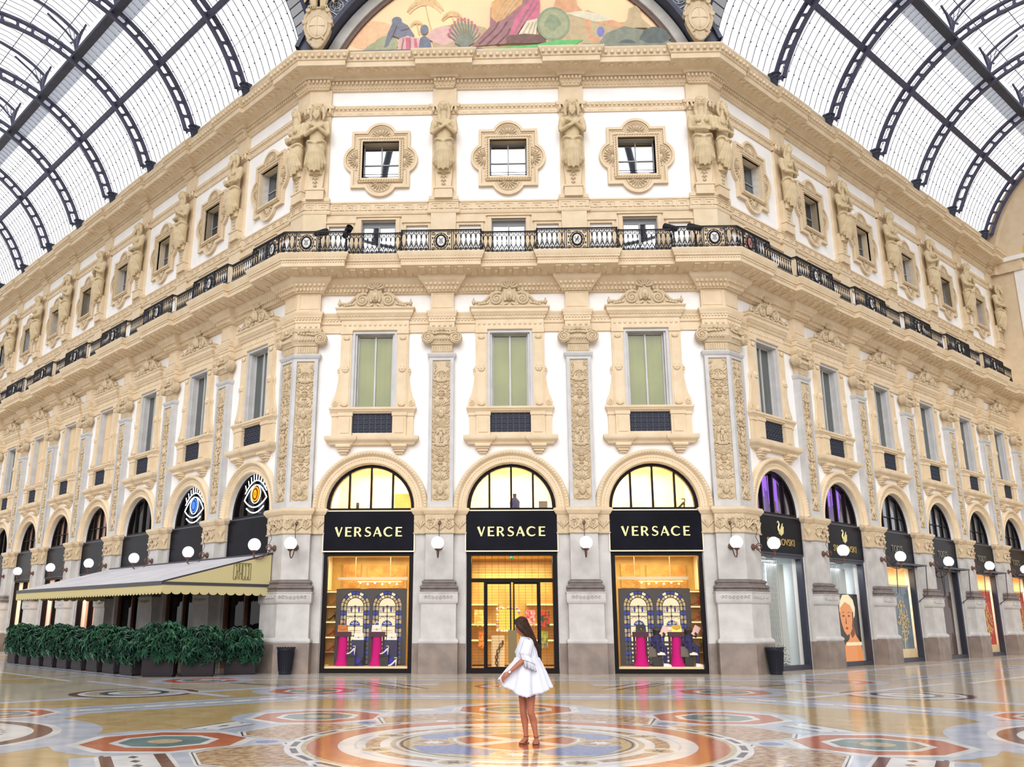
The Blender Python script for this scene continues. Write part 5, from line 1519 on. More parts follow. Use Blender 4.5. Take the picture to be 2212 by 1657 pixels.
# middle shop interior seen through the grille
t = empty('display_cabinet', at('F', 0, 3.2)); m = MB()
m.box(-1.65, 1.65, .5, .6, .1, 3.3)
for z in (.95, 1.5, 2.2): m.box(-1.6, -.5, .1, .5, z, z + .04); m.box(.5, 1.6, .1, .5, z, z + .04)
m.box(-.5, .5, .3, .5, .1, .95); m.build('carcass', GOLD, t, smooth=0)
m = MB()
for z in (.92, 1.47, 2.17): m.box(-1.6, -.52, .08, .1, z, z + .05); m.box(.52, 1.6, .08, .1, z, z + .05)
m.build('light_strip', emit('warm_cabinet_light', (255, 214, 120), 3.0), t, smooth=0); tag(t, 'gold shelving with warm light strips at the back of the entrance shop', 'cabinet')
t = empty('picture', at('F', -.15, 3.3)); MB().box(-.42, .42, 0, .05, 1.25, 2.1).build('lit_panel', emit('lit_yellow_panel', (255, 216, 90), 1.3), t, smooth=0)
m = MB(); r = random.Random(3)
for i in range(46):
    a = r.random() * 4; e_ = a % 1; s4 = int(a); u = -.42 + .84 * e_; v = 1.25 + .85 * e_
    p = ((u, 1.25), (u, 2.1), (-.42, v), (.42, v))[s4]; m.ball((p[0] * .93, -.03, 1.675 + (p[1] - 1.675) * .93), .05, .02, .05, 6, 4, r.randint(0, 3))
m.build('jewelled_border', [WHITE, TAN, METALG, mat('lilac_jewel', (180, 150, 200), .3)], t); tag(t, 'glowing yellow display panel with a jewelled border at the back of the entrance shop', 'display panel')
for j, (x, z, c, c2, lb) in enumerate(((.66, 1.75, (230, 70, 110), (250, 200, 190), 'pink patterned scarf hanging at the back of the entrance shop'), (1.18, 1.72, (210, 60, 40), (40, 80, 60), 'red and green patterned scarf hanging at the back of the entrance shop'), (1.1, 1.0, (170, 200, 60), (120, 120, 140), 'lime and grey bag shelf piece at the back of the entrance shop'), (-1.05, 1.0, (210, 110, 40), (240, 180, 80), 'orange patterned scarf on the low left shelf of the entrance shop'), (-1.2, 1.75, (250, 210, 90), (255, 240, 170), 'yellow patterned scarf on the left wall of the entrance shop'))):
    m = MB()
    for i in range(6): m.box(x - .17 + i * .055, x - .115 + i * .055, 3.15 + .02 * (i % 2), 3.18 + .02 * (i % 2), z - .26 - .03 * (i % 3), z + .26)
    o = m.build('scarf', mat('patterned_silk_%d' % j, c, .5, c2, 9, lo=.45, hi=.55), smooth=0, mw=at('F', 0)); tag(o, lb, 'scarf')
t = empty('sculpture', at('F', -.5, 1.6)); MB().box(-.22, .22, 0, .1, .06, 1.15).build('panel', CREAMW, t, smooth=0)
m = MB()
for i in range(9):
    c = Vector((-.05 + .012 * (i - 2) ** 2 * .5, -.08, .16 + i * .095)); a = i * PI / 2
    m.tube([c + Vector((.045 * math.cos(q) * (1 if i % 2 else .4), .03 * math.sin(q + a) * (0 if i % 2 else 1), .065 * math.sin(q))) for q in frange(0, 2 * PI, 10)[:-1]], .018, 5, closed=True)
m.build('chain', mat('brown_metal_chain', (84, 48, 24), .4, metal=.5), t); tag(t, 'dark heavy chain hanging in front of a cream panel inside the entrance door', 'sculpture')

# ------------------------------------------------------------------ upper room bits behind the half round lights
def upper_bits():
    tag(MB().box(.62, 1.4, 1.6, 1.7, 5.3, 6.0).build('display_case', GOLD, smooth=0, mw=at('F', -S)), 'low gilt display case behind the left half round window', 'display case')
    tag(MB().box(-1.0, -.9, 1.0, 1.1, 5.27, 5.62).build('display_bust', BLACKL, smooth=0, mw=at('F', -S + .35)), 'small dark display stand behind the left half round window', 'display stand')
    m = MB(); m.lathe([(.1, 0), (.17, .1), (.18, .35), (.06, .5), (.07, .62)], (0, .9, 5.27), 10); tag(m.build('display_bust', DENIM, mw=at('F', .12)), 'dark blue clothed bust behind the middle half round window', 'display bust')
    tag(MB().box(.95, 1.25, .8, .9, 5.27, 5.62).build('display_stand', GREYC, smooth=0, mw=at('F', 0)), 'grey framed box behind the middle half round window', 'display stand')
    m = MB(); m.box(-1.1, -.6, .8, 1.2, 5.27, 5.45); tag(m.build('display_stand', WHITE, smooth=0, mw=at('F', 0)), 'low white stand behind the middle half round window', 'display stand')
    heel(at('F', S + .95, .8, 5.27) @ Matrix.Scale(1.5, 4), BLACKL, 'dark heeled shoe behind the right half round window', 'shoe in the upper room')
    tag(MB().box(-.9, -.1, 1.2, 1.5, 5.27, 5.6).build('display_case', WHITE, smooth=0, mw=at('F', S)), 'low white display case behind the right half round window', 'display case')
upper_bits()

# ------------------------------------------------------------------ wing shop fronts
BR = mat('dusky_brown_interior', (150, 104, 84), .8); PKW = mat('pinkish_blind', (206, 160, 140), .8); DRK = M['darkroom']; GRYI = mat('silver_grey_interior', (176, 182, 184), .6); SND = mat('sand_interior', (240, 214, 168), .7)
FR2 = mat('blue_black_frame', (44, 46, 60), .4)
REDP = mat('red_display_panel', (206, 74, 62), .6); BLUP = mat('slate_blue_display_panel', (112, 134, 152), .6); PLUM = mat('plum_display_panel', (112, 90, 92), .6)
GOLDLEAF = mat('gold_leaf', (250, 214, 130), .3, metal=.6)
CFG = {('L', 0): ('neon', DRK, None), ('L', 1): ('neon', DRK, None), ('L', 2): ('dark', DRK, None), ('L', 3): ('brown', PKW, None), ('L', 4): ('brown', PKW, None), ('L', 5): ('brown', SND, None), ('L', 6): ('dark', SND, None), ('L', 7): ('dark', DRK, None), ('L', 8): ('dark', DRK, None),
       ('R', 0): ('purple', GRYI, 'SWAROVSKI'), ('R', 1): ('purple', GRYI, 'SWAROVSKI'), ('R', 2): ('grid', SND, "TOD'S"), ('R', 3): ('grid', PLUM, "TOD'S"), ('R', 4): ('grid', SND, "TOD'S"), ('R', 5): ('grid', SND, "TOD'S")}
DARKS = mat('smoky_black_fascia', (18, 18, 23), .25, (25, 25, 32), 1.2, spec=.06)
def swan(x):
    m = MB(); y = -.03
    m.tube([(x - .02, y, 4.62), (x - .11, y, 4.7), (x - .12, y, 4.8), (x - .05, y, 4.88), (x - .06, y, 4.97), (x - .11, y, 5.0), (x - .14, y, 4.97), (x - .17, y, 4.95)], [.05, .045, .035, .028, .024, .026, .02, .008], 7)
    m.tube([(x - .08, y, 4.62), (x + .05, y, 4.58), (x + .17, y, 4.66), (x + .24, y, 4.84)], [(.02, .05), (.02, .08), (.02, .09), (.02, .01)], 7, up=(0, 1, 0))
    m.tube([(x + .02, y, 4.66), (x + .12, y, 4.78), (x + .2, y, 4.95)], [(.02, .05), (.02, .06), (.02, .01)], 6, up=(0, 1, 0))
    return m
SIGNS = {}
for (side, k), (kind, inner, txt) in CFG.items():
    x = [b[2] for b in BAYS if b[0] == side and b[1] == k][0]; mw = at(side, x); wh = where(side, k)
    d = {'neon': 'dark half round window', 'dark': 'dark half round window', 'brown': 'half round window with brownish blinds and thin bars', 'purple': 'half round window with hanging purple lit strips', 'grid': 'half round window with a grid of thin bars'}[kind]
    fw = fan_window(kind, {'grid': 1, 'brown': 1}.get(kind, 0))
    if kind == 'purple':
        m = MB(); r = random.Random(k)
        for i in range(14):
            xx = -1.15 + i * .13; top = AZ + math.sqrt(max(.05, 1.36 ** 2 - xx * xx)); m.box(xx, xx + .1, .3 + .02 * (i % 3), .32 + .02 * (i % 3), top - .25 - r.random() * .6 - (.4 if i > 8 else 0), top)
        m.build('purple_strip', emit('purple_lit_strip_%d' % k, (160, 104, 244), 1.25), fw, smooth=0)
    as_window(fw, mw, d + ', ' + wh)
    # upper backing room and lower room
    o = room('wall_upper_room_%s_%d' % ('left' if side == 'L' else 'right', k + 1), x - 1.6, x + 1.6, .46, 1.6, 5.26, 7.0, [PKW if kind == 'brown' else (GRYI if kind in ('purple', 'grid') else DRK)] * 3, 'upper room behind the half round window, ' + wh); o.matrix_world = FRM[side]
    o = room('wall_shop_%s_%d' % ('left' if side == 'L' else 'right', k + 1), x - 1.6, x + 1.6, .46, 1.7, .06, 3.84, [inner] * 3, 'shop interior behind the glass, ' + wh); o.matrix_world = FRM[side]
    t = empty('shop_sign', mw)
    lo = 3.86 if side == 'R' else 3.7
    MB().box(-1.5, 1.5, -.02, .16, lo, 5.2).build('board', DARKS if kind != 'neon' else M['black'], t, smooth=0)
    m = MB(); m.prism(rect(-1.5, 1.5, lo, 5.22), -.04, .1, holes=[rect(-1.46, 1.46, lo + .05, 5.16)]); m.build('border', FR2, t, smooth=0)
    lb = 'plain black fascia panel'
    if txt == 'SWAROVSKI':
        text_part('lettering', txt, .34, mat('dull_gold_letter_%d' % k, (186, 158, 92), .4, metal=.4), t, Matrix.Translation((0, -.03, 4.28)), 1.0); swan(.0).build('swan_emblem', M['gold'], t); lb = 'black fascia with gold swan and lettering'
    elif txt == "TOD'S":
        text_part('lettering', txt, .42, mat('grey_gold_letter_%d' % k, (126, 120, 104), .4, metal=.3), t, Matrix.Translation((-.1, -.03, 4.5)), .95); lb = 'black fascia with large dull grey gold lettering'
    tag(t, lb + ', ' + wh, 'shop sign', 'wing shop fascias')
    t = empty('window'); m = MB()
    top = lo + .02
    holes = [rect(-1.34, 1.34, .16, top - .12)] if side == 'R' else [rect(-1.36, -.05, .1, top - .12), rect(.05, 1.36, .1, top - .12)]
    m.prism(rect(-1.5, 1.5, 0, top), -.0, .22, holes=holes); m.build('frame', FR2 if side == 'R' else M['wood' if k < 3 else 'frame_dark'], t, smooth=0)
    MB().box(-1.4, 1.4, .12, .13, .1, top - .08).build('pane', M['shoppane'] if inner is not DRK else M['darkpane'], t, smooth=0)
    as_window(t, mw, {'L': 'tall dark framed shop window', 'R': 'tall blue black framed shop window'}[side] + ' at street level, ' + wh)
    p = FRM[side] @ Vector((x, 1.0, 3.7))
    if inner is not DRK and not (side == 'R' and k == 3):
        warm = inner in (SND, PKW)
        area_light('wing_shop_lamp', p, 1.6, 110 if warm else 130, (1, .84, .6) if warm else (.9, .95, 1), rot=(0, 0, FRM[side].to_euler().z), size_y=.8)
# display panels in the right wing windows
for k, pm_, lb in ((2, BLUP, 'slate blue display panel with golden leaves'), (4, REDP, 'red display panel with golden leaves'), (5, REDP, 'red display panel with golden leaves')):
    x = E0 + (k + .5) * S
    t = empty('display_board', at('R', x)); MB().box(-.75, 1.3, .3, .34, .5, 3.0).build('board', pm_, t, smooth=0)
    m = MB(); m.box(-.78, 1.33, .28, .36, 3.0, 3.08); m.box(-1.1, 1.33, .25, .6, .06, .5); m.build('stand', SND, t, smooth=0)
    m = MB(); r = random.Random(k); m.tube([(.3, .26, .5), (.35, .26, 1.2), (.3, .26, 2.3)], .02, 5)
    for i in range(90):
        a = r.random() * 2 * PI; q = r.random() ** .5; m.ball((.5 * q * math.cos(a) + .35, .2 + .06 * r.random(), 1.6 + .85 * q * math.sin(a)), .055, .015, .04, 6, 3, rot=Matrix.Rotation(a, 3, 'Y'))
    m.build('gold_leaf_tree', GOLDLEAF, t); tag(t, lb + ', ' + where('R', k), 'display panel', 'right wing display panels')
# crystal strand curtains and lit poster in the first two windows of the right wing
CRY = mat('silver_strands', (150, 152, 150), .25, metal=.7)
for k in (0, 1):
    x = E0 + (k + .5) * S; m = MB(); r = random.Random(k)
    for i in range(40):
        xx = -1.25 + i * .034 * (1.2 if k == 0 else 1.0); m.tube([(xx, .4 + .06 * (i % 3), 3.74), (xx, .4 + .06 * (i % 3), (1.0 if k == 0 and i > 12 else 2.9) - r.random() * .6)], .007, 4)
    if k == 0:
        for i in range(120): m.ball((.15 + r.random() * .5, .35 + r.random() * .2, .14 + r.random() ** 3 * .7), .018, nu=5, nv=4)
    tag(m.build('strand_curtain', CRY, mw=at('R', x)), 'hanging curtain of silver strands in the shop window, ' + where('R', k), 'strand curtain')
    tag(MB().box(.1, 1.3, .7, .74, .1, 3.6).build('blind', mat('pale_roller_blind_%d' % k, (206, 214, 216), .8), smooth=0, mw=at('R', x)), 'pale grey roller blind in the shop window, ' + where('R', k), 'blind')
x = E0 + 1.5 * S
t = empty('lit_poster', at('R', x)); MB().box(-1.3, 1.32, .32, .4, .1, 2.62).build('light_box', mat('black_poster_ground', (24, 24, 30), .5), t, smooth=0)
SK = [emit('lit_poster_skin', (246, 160, 100), 1.0), emit('lit_poster_hair', (255, 232, 190), 1.15), emit('lit_poster_shade', (150, 78, 44), .8), emit('lit_poster_line', (70, 34, 24), .5)]
m = MB(); y0, y1 = .305, .32
m.prism([(-.75, 1.98), (-.7, 2.3), (-.4, 2.58), (.05, 2.6), (.4, 2.4), (.5, 2.1), (.42, 1.8), (.3, 1.7), (-.6, 1.75)], y0, y1, 1)
m.prism([(-.72, 2.1), (-.3, 2.32), (.1, 2.2), (.3, 1.95), (.28, 1.6), (.15, 1.35), (-.1, 1.15), (-.35, 1.1), (-.55, 1.25), (-.7, 1.55), (-.76, 1.8)], y0 - .008, y0, 0)
m.prism([(-.1, 1.2), (.25, 1.45), (.35, 1.1), (.7, .8), (.95, .3), (1.0, .12), (-.7, .12), (-.6, .75), (-.2, .95)], y0 - .006, y0 - .001, 0)
m.prism([(-.1, 1.16), (.24, 1.45), (.3, 1.15), (.05, .98)], y0 - .012, y0 - .007, 2); m.prism([(.3, 1.95), (.28, 1.6), (.15, 1.35), (.08, 1.4), (.18, 1.65), (.2, 1.95)], y0 - .012, y0 - .009, 2)
for a in (-.52, -.08): m.prism([(a - .1, 1.8), (a, 1.84), (a + .11, 1.8), (a, 1.77)], y0 - .014, y0 - .009, 3); m.prism([(a - .12, 1.9), (a, 1.96), (a + .14, 1.92), (a, 1.93)], y0 - .014, y0 - .009, 2)
m.prism([(-.34, 1.8), (-.3, 1.52), (-.42, 1.5), (-.38, 1.6)], y0 - .013, y0 - .009, 2); m.prism([(-.46, 1.36), (-.34, 1.4), (-.2, 1.36), (-.33, 1.3)], y0 - .014, y0 - .009, 2)
m.box(-.5, .75, y0 - .016, y0 - .01, .72, .84, 1)
m.v = [(max(-1.28, min(1.31, x_ * 1.0 + .5)), y_, z_) for x_, y_, z_ in m.v]
m.build('portrait', SK, t, smooth=0); tag(t, 'back lit poster of a blond person with bare shoulders, second bay of the right wing', 'poster')
# folded awning bars over the right wing windows
for k in (2, 3, 4, 5):
    x = E0 + (k + .5) * S; m = MB()
    for sx in (-1, 1): m.tube([(sx * 1.45, -.05, 3.84), (sx * 1.45, -.5, 3.86)], .022, 5); m.tube([(sx * 1.45, -.5, 3.86), (sx * 1.45, -.44, 2.7), (sx * 1.45, -.04, 2.4)], .02, 5)
    m.box(-1.5, 1.5, -.53, -.47, 3.84, 3.9); m.box(-1.5, 1.5, -.18, -.04, 3.86, 3.875)
    tag(m.build('folding_awning', FR2, mw=at('R', x)), 'slim dark awning frame projecting over the shop window, ' + where('R', k), 'awning frame', 'right wing awning frames')
# neon eyes
NW = emit('white_neon_tube', (236, 246, 255), 3.2); NO = emit('orange_neon_tube', (255, 160, 40), 2.2); NB = emit('blue_neon_tube', (70, 120, 255), 2.4); NOF = emit('orange_lit_disc', (186, 84, 16), .9); NBF = emit('blue_lit_disc', (60, 96, 190), .9)
def neon_eye(k):
    x = -(E0 + (k + .5) * S)
    t = empty('neon_sign', at('L', x)); m = MB(); cx, cz, y = .3, 5.98, .0
    up = [(cx + u * .78, y, cz - .12 + .5 * (1 - u * u)) for u in frange(-1, 1, 14)]; lo = [(cx + u * .78, y, cz - .12 - .3 * (1 - u * u)) for u in frange(-1, 1, 14)]
    m.tube(up, .022, 6); m.tube(lo, .022, 6)
    m.tube([(cx + u * .84, y, cz + .02 + .52 * (1 - u * u)) for u in frange(-.9, .9, 12)], .018, 6)
    m.tube([(cx + u * .6, y, cz - .42 - .2 * (1 - u * u)) for u in frange(-1, 1, 12)], .022, 6)
    m.tube([(cx + .33 * math.cos(a), y, cz + .05 + .33 * math.sin(a)) for a in frange(0, 2 * PI, 20)[:-1]], .016, 6, closed=True)
    for i in range(9):
        u = -.8 + 1.6 * i / 8; z0 = cz + .02 + .52 * (1 - u * u); m.tube([(cx + u * .84, y, z0 + .03), (cx + u * .95, y, z0 + .2 + .06 * (1 - abs(u)))], .016, 5)
    m.build('eyelid_tube', NW, t)
    m = MB(); m.tube([(cx + .24 * math.cos(a), y - .02, cz + .05 + .25 * math.sin(a)) for a in frange(0, 2 * PI, 18)[:-1]], .018, 6, closed=True); m.tube([(cx + .07 * math.cos(a), y - .03, cz + .05 + .13 * math.sin(a)) for a in frange(0, 2 * PI, 14)[:-1]], .022, 6, closed=True); m.build('iris_tube', NO if k == 0 else NB, t)
    m = MB(); m.ball((cx, y + .03, cz + .05), .24, .012, .25, 16, 8); m.build('iris_disc', NOF if k == 0 else NBF, t)
    tag(t, ['neon eye sign with white lids and an orange iris', 'neon eye sign with white lids and a blue iris'][k] + ', ' + where('L', k), 'neon sign', 'neon eye signs')
neon_eye(0); neon_eye(1)
# pendant lamps inside the restaurant windows
for i, (t_, z, n_) in enumerate(((1.55, 2.35, .3), (1.95, 2.4, .42), (1.75, 1.9, .25), (6.7, 2.3, .3))):
    t = empty('pendant_lamp', at('L', -t_, n_, z)); m = MB(); m.ball((0, 0, 0), .09, nu=12, nv=8); m.build('bulb', emit('amber_bulb_%d' % i, (255, 206, 130), 2.5), t)
    m = MB(); m.tube([(0, 0, .08), (0, 0, 1.3)], .008, 4); m.build('cord', BLACKL, t); tag(t, ['amber globe pendant nearest the corner in the restaurant window', 'amber globe pendant second from the corner in the restaurant window', 'low amber globe pendant below the pair in the restaurant window', 'single amber globe pendant in the second restaurant window'][i], 'pendant lamp', 'restaurant pendant lamps')
# ------------------------------------------------------------------ restaurant awning (left wing frame: x = -t)
AW = mat('grey_white_awning_canvas', (206, 206, 212), .8, (190, 190, 198), 1.0); AC = mat('cream_awning_canvas', (192, 180, 132), .8); AD = mat('dark_awning_bar', (62, 60, 66), .5)
TA, TB, NA, ZA, ZF = .42, 14.05, 4.1, 3.80, 2.80
t = empty('awning', FRM['L'])
m = MB()
m.add([(-TA, -.36, ZA), (-TB, -.36, ZA), (-TB, -NA, ZF), (-TA, -NA, ZF), (-TA, -.36, ZA - .02), (-TB, -.36, ZA - .02), (-TB, -NA, ZF - .02), (-TA, -NA, ZF - .02)], [(0, 1, 2, 3), (7, 6, 5, 4), (0, 4, 5, 1), (1, 5, 6, 2), (2, 6, 7, 3), (3, 7, 4, 0)])
m.build('canopy', AW, t, smooth=0)
m = MB(); m.box(-TB, -TA, -NA - .03, -NA + .03, ZF - .10, ZF + .02); m.box(-TA - .03, -TA + .03, -NA, -.4, ZF - .09, ZF); m.box(-TB - .03, -TB + .03, -NA, -.4, ZF - .09, ZF)
m.tube([(-TA, -.36, ZA + .01), (-TA, -NA, ZF + .01)], .025, 5); m.box(-TB, -TA, -.42, -.3, ZA - .02, ZA + .04)
for tt in (TA + .3, 4.8, 9.5, TB - .3): m.tube([(-tt, -.3, 2.75), (-tt, -2.2, 2.62), (-tt, -NA + .1, ZF - .08)], .03, 6)
m.build('awning_bar', AD, t, smooth=0)
m = MB()
for tt in (TA, TB):
    m.add([(-tt, -.38, ZA - .03), (-tt, -.38, ZF - .02), (-tt, -NA, ZF - .02), (-tt + .015, -.38, ZA - .03), (-tt + .015, -.38, ZF - .02), (-tt + .015, -NA, ZF - .02)], [(0, 1, 2), (5, 4, 3), (0, 3, 4, 1), (1, 4, 5, 2), (2, 5, 3, 0)])
def scallop(L, w, y, M4):
    """hanging strip with a scalloped lower edge, from x=0 to x=L"""
    n = int(round(L / w)); w = L / n; pts = [(0, 0), (0, -.2)]
    for i in range(n):
        pts += [(i * w + w * .5 - w * .5 * math.cos(a), -.2 - .09 * math.sin(a)) for a in frange(PI / 5, PI, 4)]
    pts += [(L, 0)]
    m.M = M4; m.prism(pts, y, y + .012); m.M = None
scallop(TB - TA, .24, -.01, Matrix.Translation((-TB, -NA, ZF - .09)))
scallop(NA - .4, .3, -.01, Matrix.Translation((-TA, -NA, ZF - .09)) @ Matrix.Rotation(PI / 2, 4, 'Z'))
scallop(NA - .4, .3, -.01, Matrix.Translation((-TB, -NA, ZF - .09)) @ Matrix.Rotation(PI / 2, 4, 'Z'))
m.build('valance', AC, t, smooth=0)
m = MB(); m.M = Matrix.Translation((-TA + .02, -1.75, 2.93)) @ Matrix.Rotation(PI / 2, 4, 'Z')
for i, ch in enumerate('CRACCO'):
    x = i * .108; w, h, b = .075, .52, .012
    st = {'C': [(0, 0, 0, h), (0, h, w, h), (0, 0, w, 0), (w, h - .1, w, h), (w, 0, w, .1)], 'R': [(0, 0, 0, h), (0, h, w, h), (w, h * .5, w, h), (0, h * .5, w, h * .5), (w * .4, h * .5, w, 0)], 'A': [(0, 0, 0, h), (0, h, w, h), (w, 0, w, h), (0, h * .35, w, h * .35)], 'O': [(0, 0, 0, h), (0, h, w, h), (w, 0, w, h), (0, 0, w, 0)]}[ch]
    for x0, z0, x1, z1 in st: stroke(m, [(x + x0, z0), (x + x1, z1)], .011, -.012, .004)
m.M = None
m.build('lettering', mat('olive_lettering', (104, 98, 60), .6), t, smooth=0)
tag(t, 'pale grey sloping canvas awning with a cream scalloped valance over the restaurant terrace', 'awning')

# ------------------------------------------------------------------ planters with glossy dark leaves
LEAF = mat('dark_green_leaf', (28, 62, 48), .38, (54, 106, 72), 2.0, lo=.42, hi=.68); STEM = mat('green_brown_stem', (62, 62, 42), .7); BOXM = mat('charcoal_planter_panel', (40, 34, 38), .5, spec=.15); SOIL = mat('dark_soil', (40, 30, 24), .9)
def planter(seed, L):
    r = random.Random(seed); t = empty('planter')
    m = MB(); m.prism(rect(-L / 2, L / 2, .05, .5), -.24, .24); m.box(-L / 2 - .02, L / 2 + .02, -.26, .26, .46, .52); m.box(-L / 2 + .04, L / 2 - .04, -.22, .22, 0, .06)
    m.box(-L / 2 + .06, L / 2 - .06, -.25, -.23, .1, .43); m.build('trough', BOXM, t, smooth=0)
    MB().box(-L / 2 + .02, L / 2 - .02, -.22, .22, .5, .53).build('soil', SOIL, t, smooth=0)
    s = MB(); g = MB()
    for i in range(7):
        x = -L / 2 + (i + .5) * L / 7; s.tube([(x, r.uniform(-.1, .1), .5), (x + r.uniform(-.08, .08), r.uniform(-.15, .15), 1.0), (x + r.uniform(-.15, .15), r.uniform(-.25, .2), 1.4)], [.014, .011, .006], 5)
    s.build('stem', STEM, t)
    for i in range(230):
        # palmate leaf: leaflets drooping from a centre
        a = r.random() * 2 * PI; q = r.random() ** .45
        c = Vector((q * math.cos(a) * (L / 2 + .2), q * math.sin(a) * .52, .93 + r.uniform(-.6, .55) * (1.05 - .3 * q)))
        out = Vector((c.x * .6, c.y * 1.4, .25 + (c.z - .9))).normalized()
        N = (out + Vector((r.uniform(-.5, .5), r.uniform(-.5, .5), r.uniform(0, .7)))).normalized()
        T = N.orthogonal().normalized(); B = N.cross(T); k = r.randint(6, 8); ln = r.uniform(.14, .23); ph = r.random() * 6
        for j in range(k):
            b = ph + 2 * PI * j / k * .92; d = T * math.cos(b) + B * math.sin(b); wd = N.cross(d) * ln * .17
            p1 = c + d * ln * .5 + N * .012; p2 = c + d * ln - N * ln * .35 + Vector((0, 0, -ln * .15))
            g.add([c, p1 + wd, p2, p1 - wd], [(0, 1, 2), (0, 2, 3)])
    g.build('foliage', LEAF, t, smooth=60)
    return t
PROT = [planter(1, .95), planter(2, .95), planter(3, .95)]
VLp = Vector((-VX, DY))
def wing_pt(tt, n): return VLp + Vector((-R2, R2)) * tt + Vector((-R2, -R2)) * n
spots = [(Vector((-8.62, 17.12)), 15, 'dark leafy planter beside the left corner pier'), (Vector((-9.62, 16.12)), 12, 'dark leafy planter second from the left corner pier'), (Vector((-10.72, 15.86)), 4, 'dark leafy planter at the front corner of the restaurant terrace')]
for i in range(9):
    p = wing_pt(2.15 + 1.38 * i, 4.02)
    spots.append((p, -45, 'dark leafy planter, ' + ORD[i] + ' along the outer edge of the terrace from its front corner' if i < 8 else 'dark leafy planter at the far end of the terrace edge'))
for i, (p, deg, lb) in enumerate(spots):
    mw = Matrix.Translation((p.x, p.y, 0)) @ Matrix.Rotation(math.radians(deg), 4, 'Z') @ Matrix.Diagonal((1, 1, [1.0, 1.04, 1.12, 1.0][i % 4] if i < 3 else [.96, 1.0, 1.05][i % 3], 1))
    t = PROT[i] if i < 3 else dup(PROT[i % 3], mw)
    t.matrix_world = mw
    tag(t, lb, 'planter', 'planters round the restaurant terrace')

# ------------------------------------------------------------------ litter bins
BIN = mat('blue_black_bin', (34, 35, 44), .45, spec=.2)
def bin_():
    t = empty('litter_bin')
    m = MB(); m.lathe([(.19, .0), (.2, .03), (.2, .06), (.265, .72), (.285, .74), (.285, .79), (.255, .8), (.22, .6), (.0, .55)], (0, 0, 0), 20, cap=False)
    for i in range(20):
        a = 2 * PI * i / 20; m.tube([(.205 * math.cos(a), .205 * math.sin(a), .1), (.262 * math.cos(a), .262 * math.sin(a), .68)], .012, 4)
    m.build('body', BIN, t)
    m = MB()
    for i in range(20):
        a = 2 * PI * i / 20; m.ball((.275 * math.cos(a), .275 * math.sin(a), .81), .03, .03, .025, 5, 4)
    m.build('rim', BIN, t)
    return t
b = bin_()
for i, (x, y, lb) in enumerate(((-7.2, 17.2, 'dark tapered litter bin against the left corner pier'), (8.32, 17.72, 'dark tapered litter bin against the right corner pier'))):
    mw = Matrix.Translation((x, y, 0)); t = b if i == 0 else dup(b, mw); t.matrix_world = mw
    tag(t, lb, 'litter bin', 'litter bins')
# ------------------------------------------------------------------ polished mosaic floor: one mesh, inlays as thin layers
def fmat(name, c, c2, sc_=3.0, det=5, lo=.35, hi=.65):
    c, c2 = [tuple(int(q * .97) for q in u) for u in (c, c2)]
    m = mat(name, c, .13, c2, sc_, detail=det, lo=lo, hi=hi, spec=.3)
    nt = m.node_tree; b = nt.nodes['Principled BSDF']
    t = nt.nodes.new('ShaderNodeTexCoord'); n = nt.nodes.new('ShaderNodeTexNoise'); n.inputs['Scale'].default_value = 1.6; n.inputs['Detail'].default_value = 2
    bp = nt.nodes.new('ShaderNodeBump'); bp.inputs['Strength'].default_value = .06; bp.inputs['Distance'].default_value = .05
    nt.links.new(t.outputs['Object'], n.inputs['Vector']); nt.links.new(n.outputs['Fac'], bp.inputs['Height']); nt.links.new(bp.outputs[0], b.inputs['Normal'])
    return m
FM = [fmat('floor_ochre_marble', (208, 182, 134), (190, 160, 110), 2.2), fmat('floor_blue_grey_marble', (208, 214, 230), (184, 192, 212), 2.0), fmat('floor_white_marble', (246, 245, 246), (222, 222, 226), 1.5),
      fmat('floor_orange_red_marble', (204, 116, 82), (188, 98, 68), 2.4), fmat('floor_dark_marble', (66, 66, 78), (88, 88, 100), 3), fmat('floor_teal_marble', (118, 150, 152), (92, 122, 128), 2.2),
      fmat('floor_red_brown_marble', (124, 76, 68), (104, 60, 56), 3), fmat('floor_breccia_mosaic', (206, 178, 146), (156, 112, 88), 9, 6, .42, .6), fmat('floor_blue_mosaic', (132, 150, 200), (112, 132, 186), 12), fmat('floor_sand_mosaic', (222, 206, 170), (190, 166, 128), 14, 6),
      fmat('floor_grey_marble', (204, 194, 176), (184, 172, 154), 1.4)]
OC, BG, WH, OR, DK, TE, RB_, BE, BL, SA, GR = range(11)
PL = []
def lay(): return None
def level(pts):
    """height of an inlay: just above whatever it overlaps"""
    x0 = min(p[0] for p in pts); x1 = max(p[0] for p in pts); y0 = min(p[1] for p in pts); y1 = max(p[1] for p in pts); l = 0
    for a, b, c, d, n in PL:
        if a < x1 and b > x0 and c < y1 and d > y0: l = max(l, n)
    PL.append((x0, x1, y0, y1, l + 1)); return (l + 1) * .00003
class Flat(MB):
    def flat(s, pts, z, mi=0): return MB.flat(s, pts, level(pts), mi)
fl = Flat(); FC = Vector((.05, .78))
def poly(pts, mi, z=None): fl.flat(pts, lay() if z is None else z, mi)
def ngon(cx, cy_, r, n, rot=0.0): return [(cx + r * math.cos(rot + 2 * PI * i / n), cy_ + r * math.sin(rot + 2 * PI * i / n)) for i in range(n)]
def ring(c, r0, r1, mi, n=64, rot=0.0, z=None):
    A = ngon(c[0], c[1], r0, n, rot); B = ngon(c[0], c[1], r1, n, rot); z = level(B)
    fl.add([(x, y, z) for x, y in A] + [(x, y, z) for x, y in B], [(i, (i + 1) % n, n + (i + 1) % n, n + i) for i in range(n)], mi)
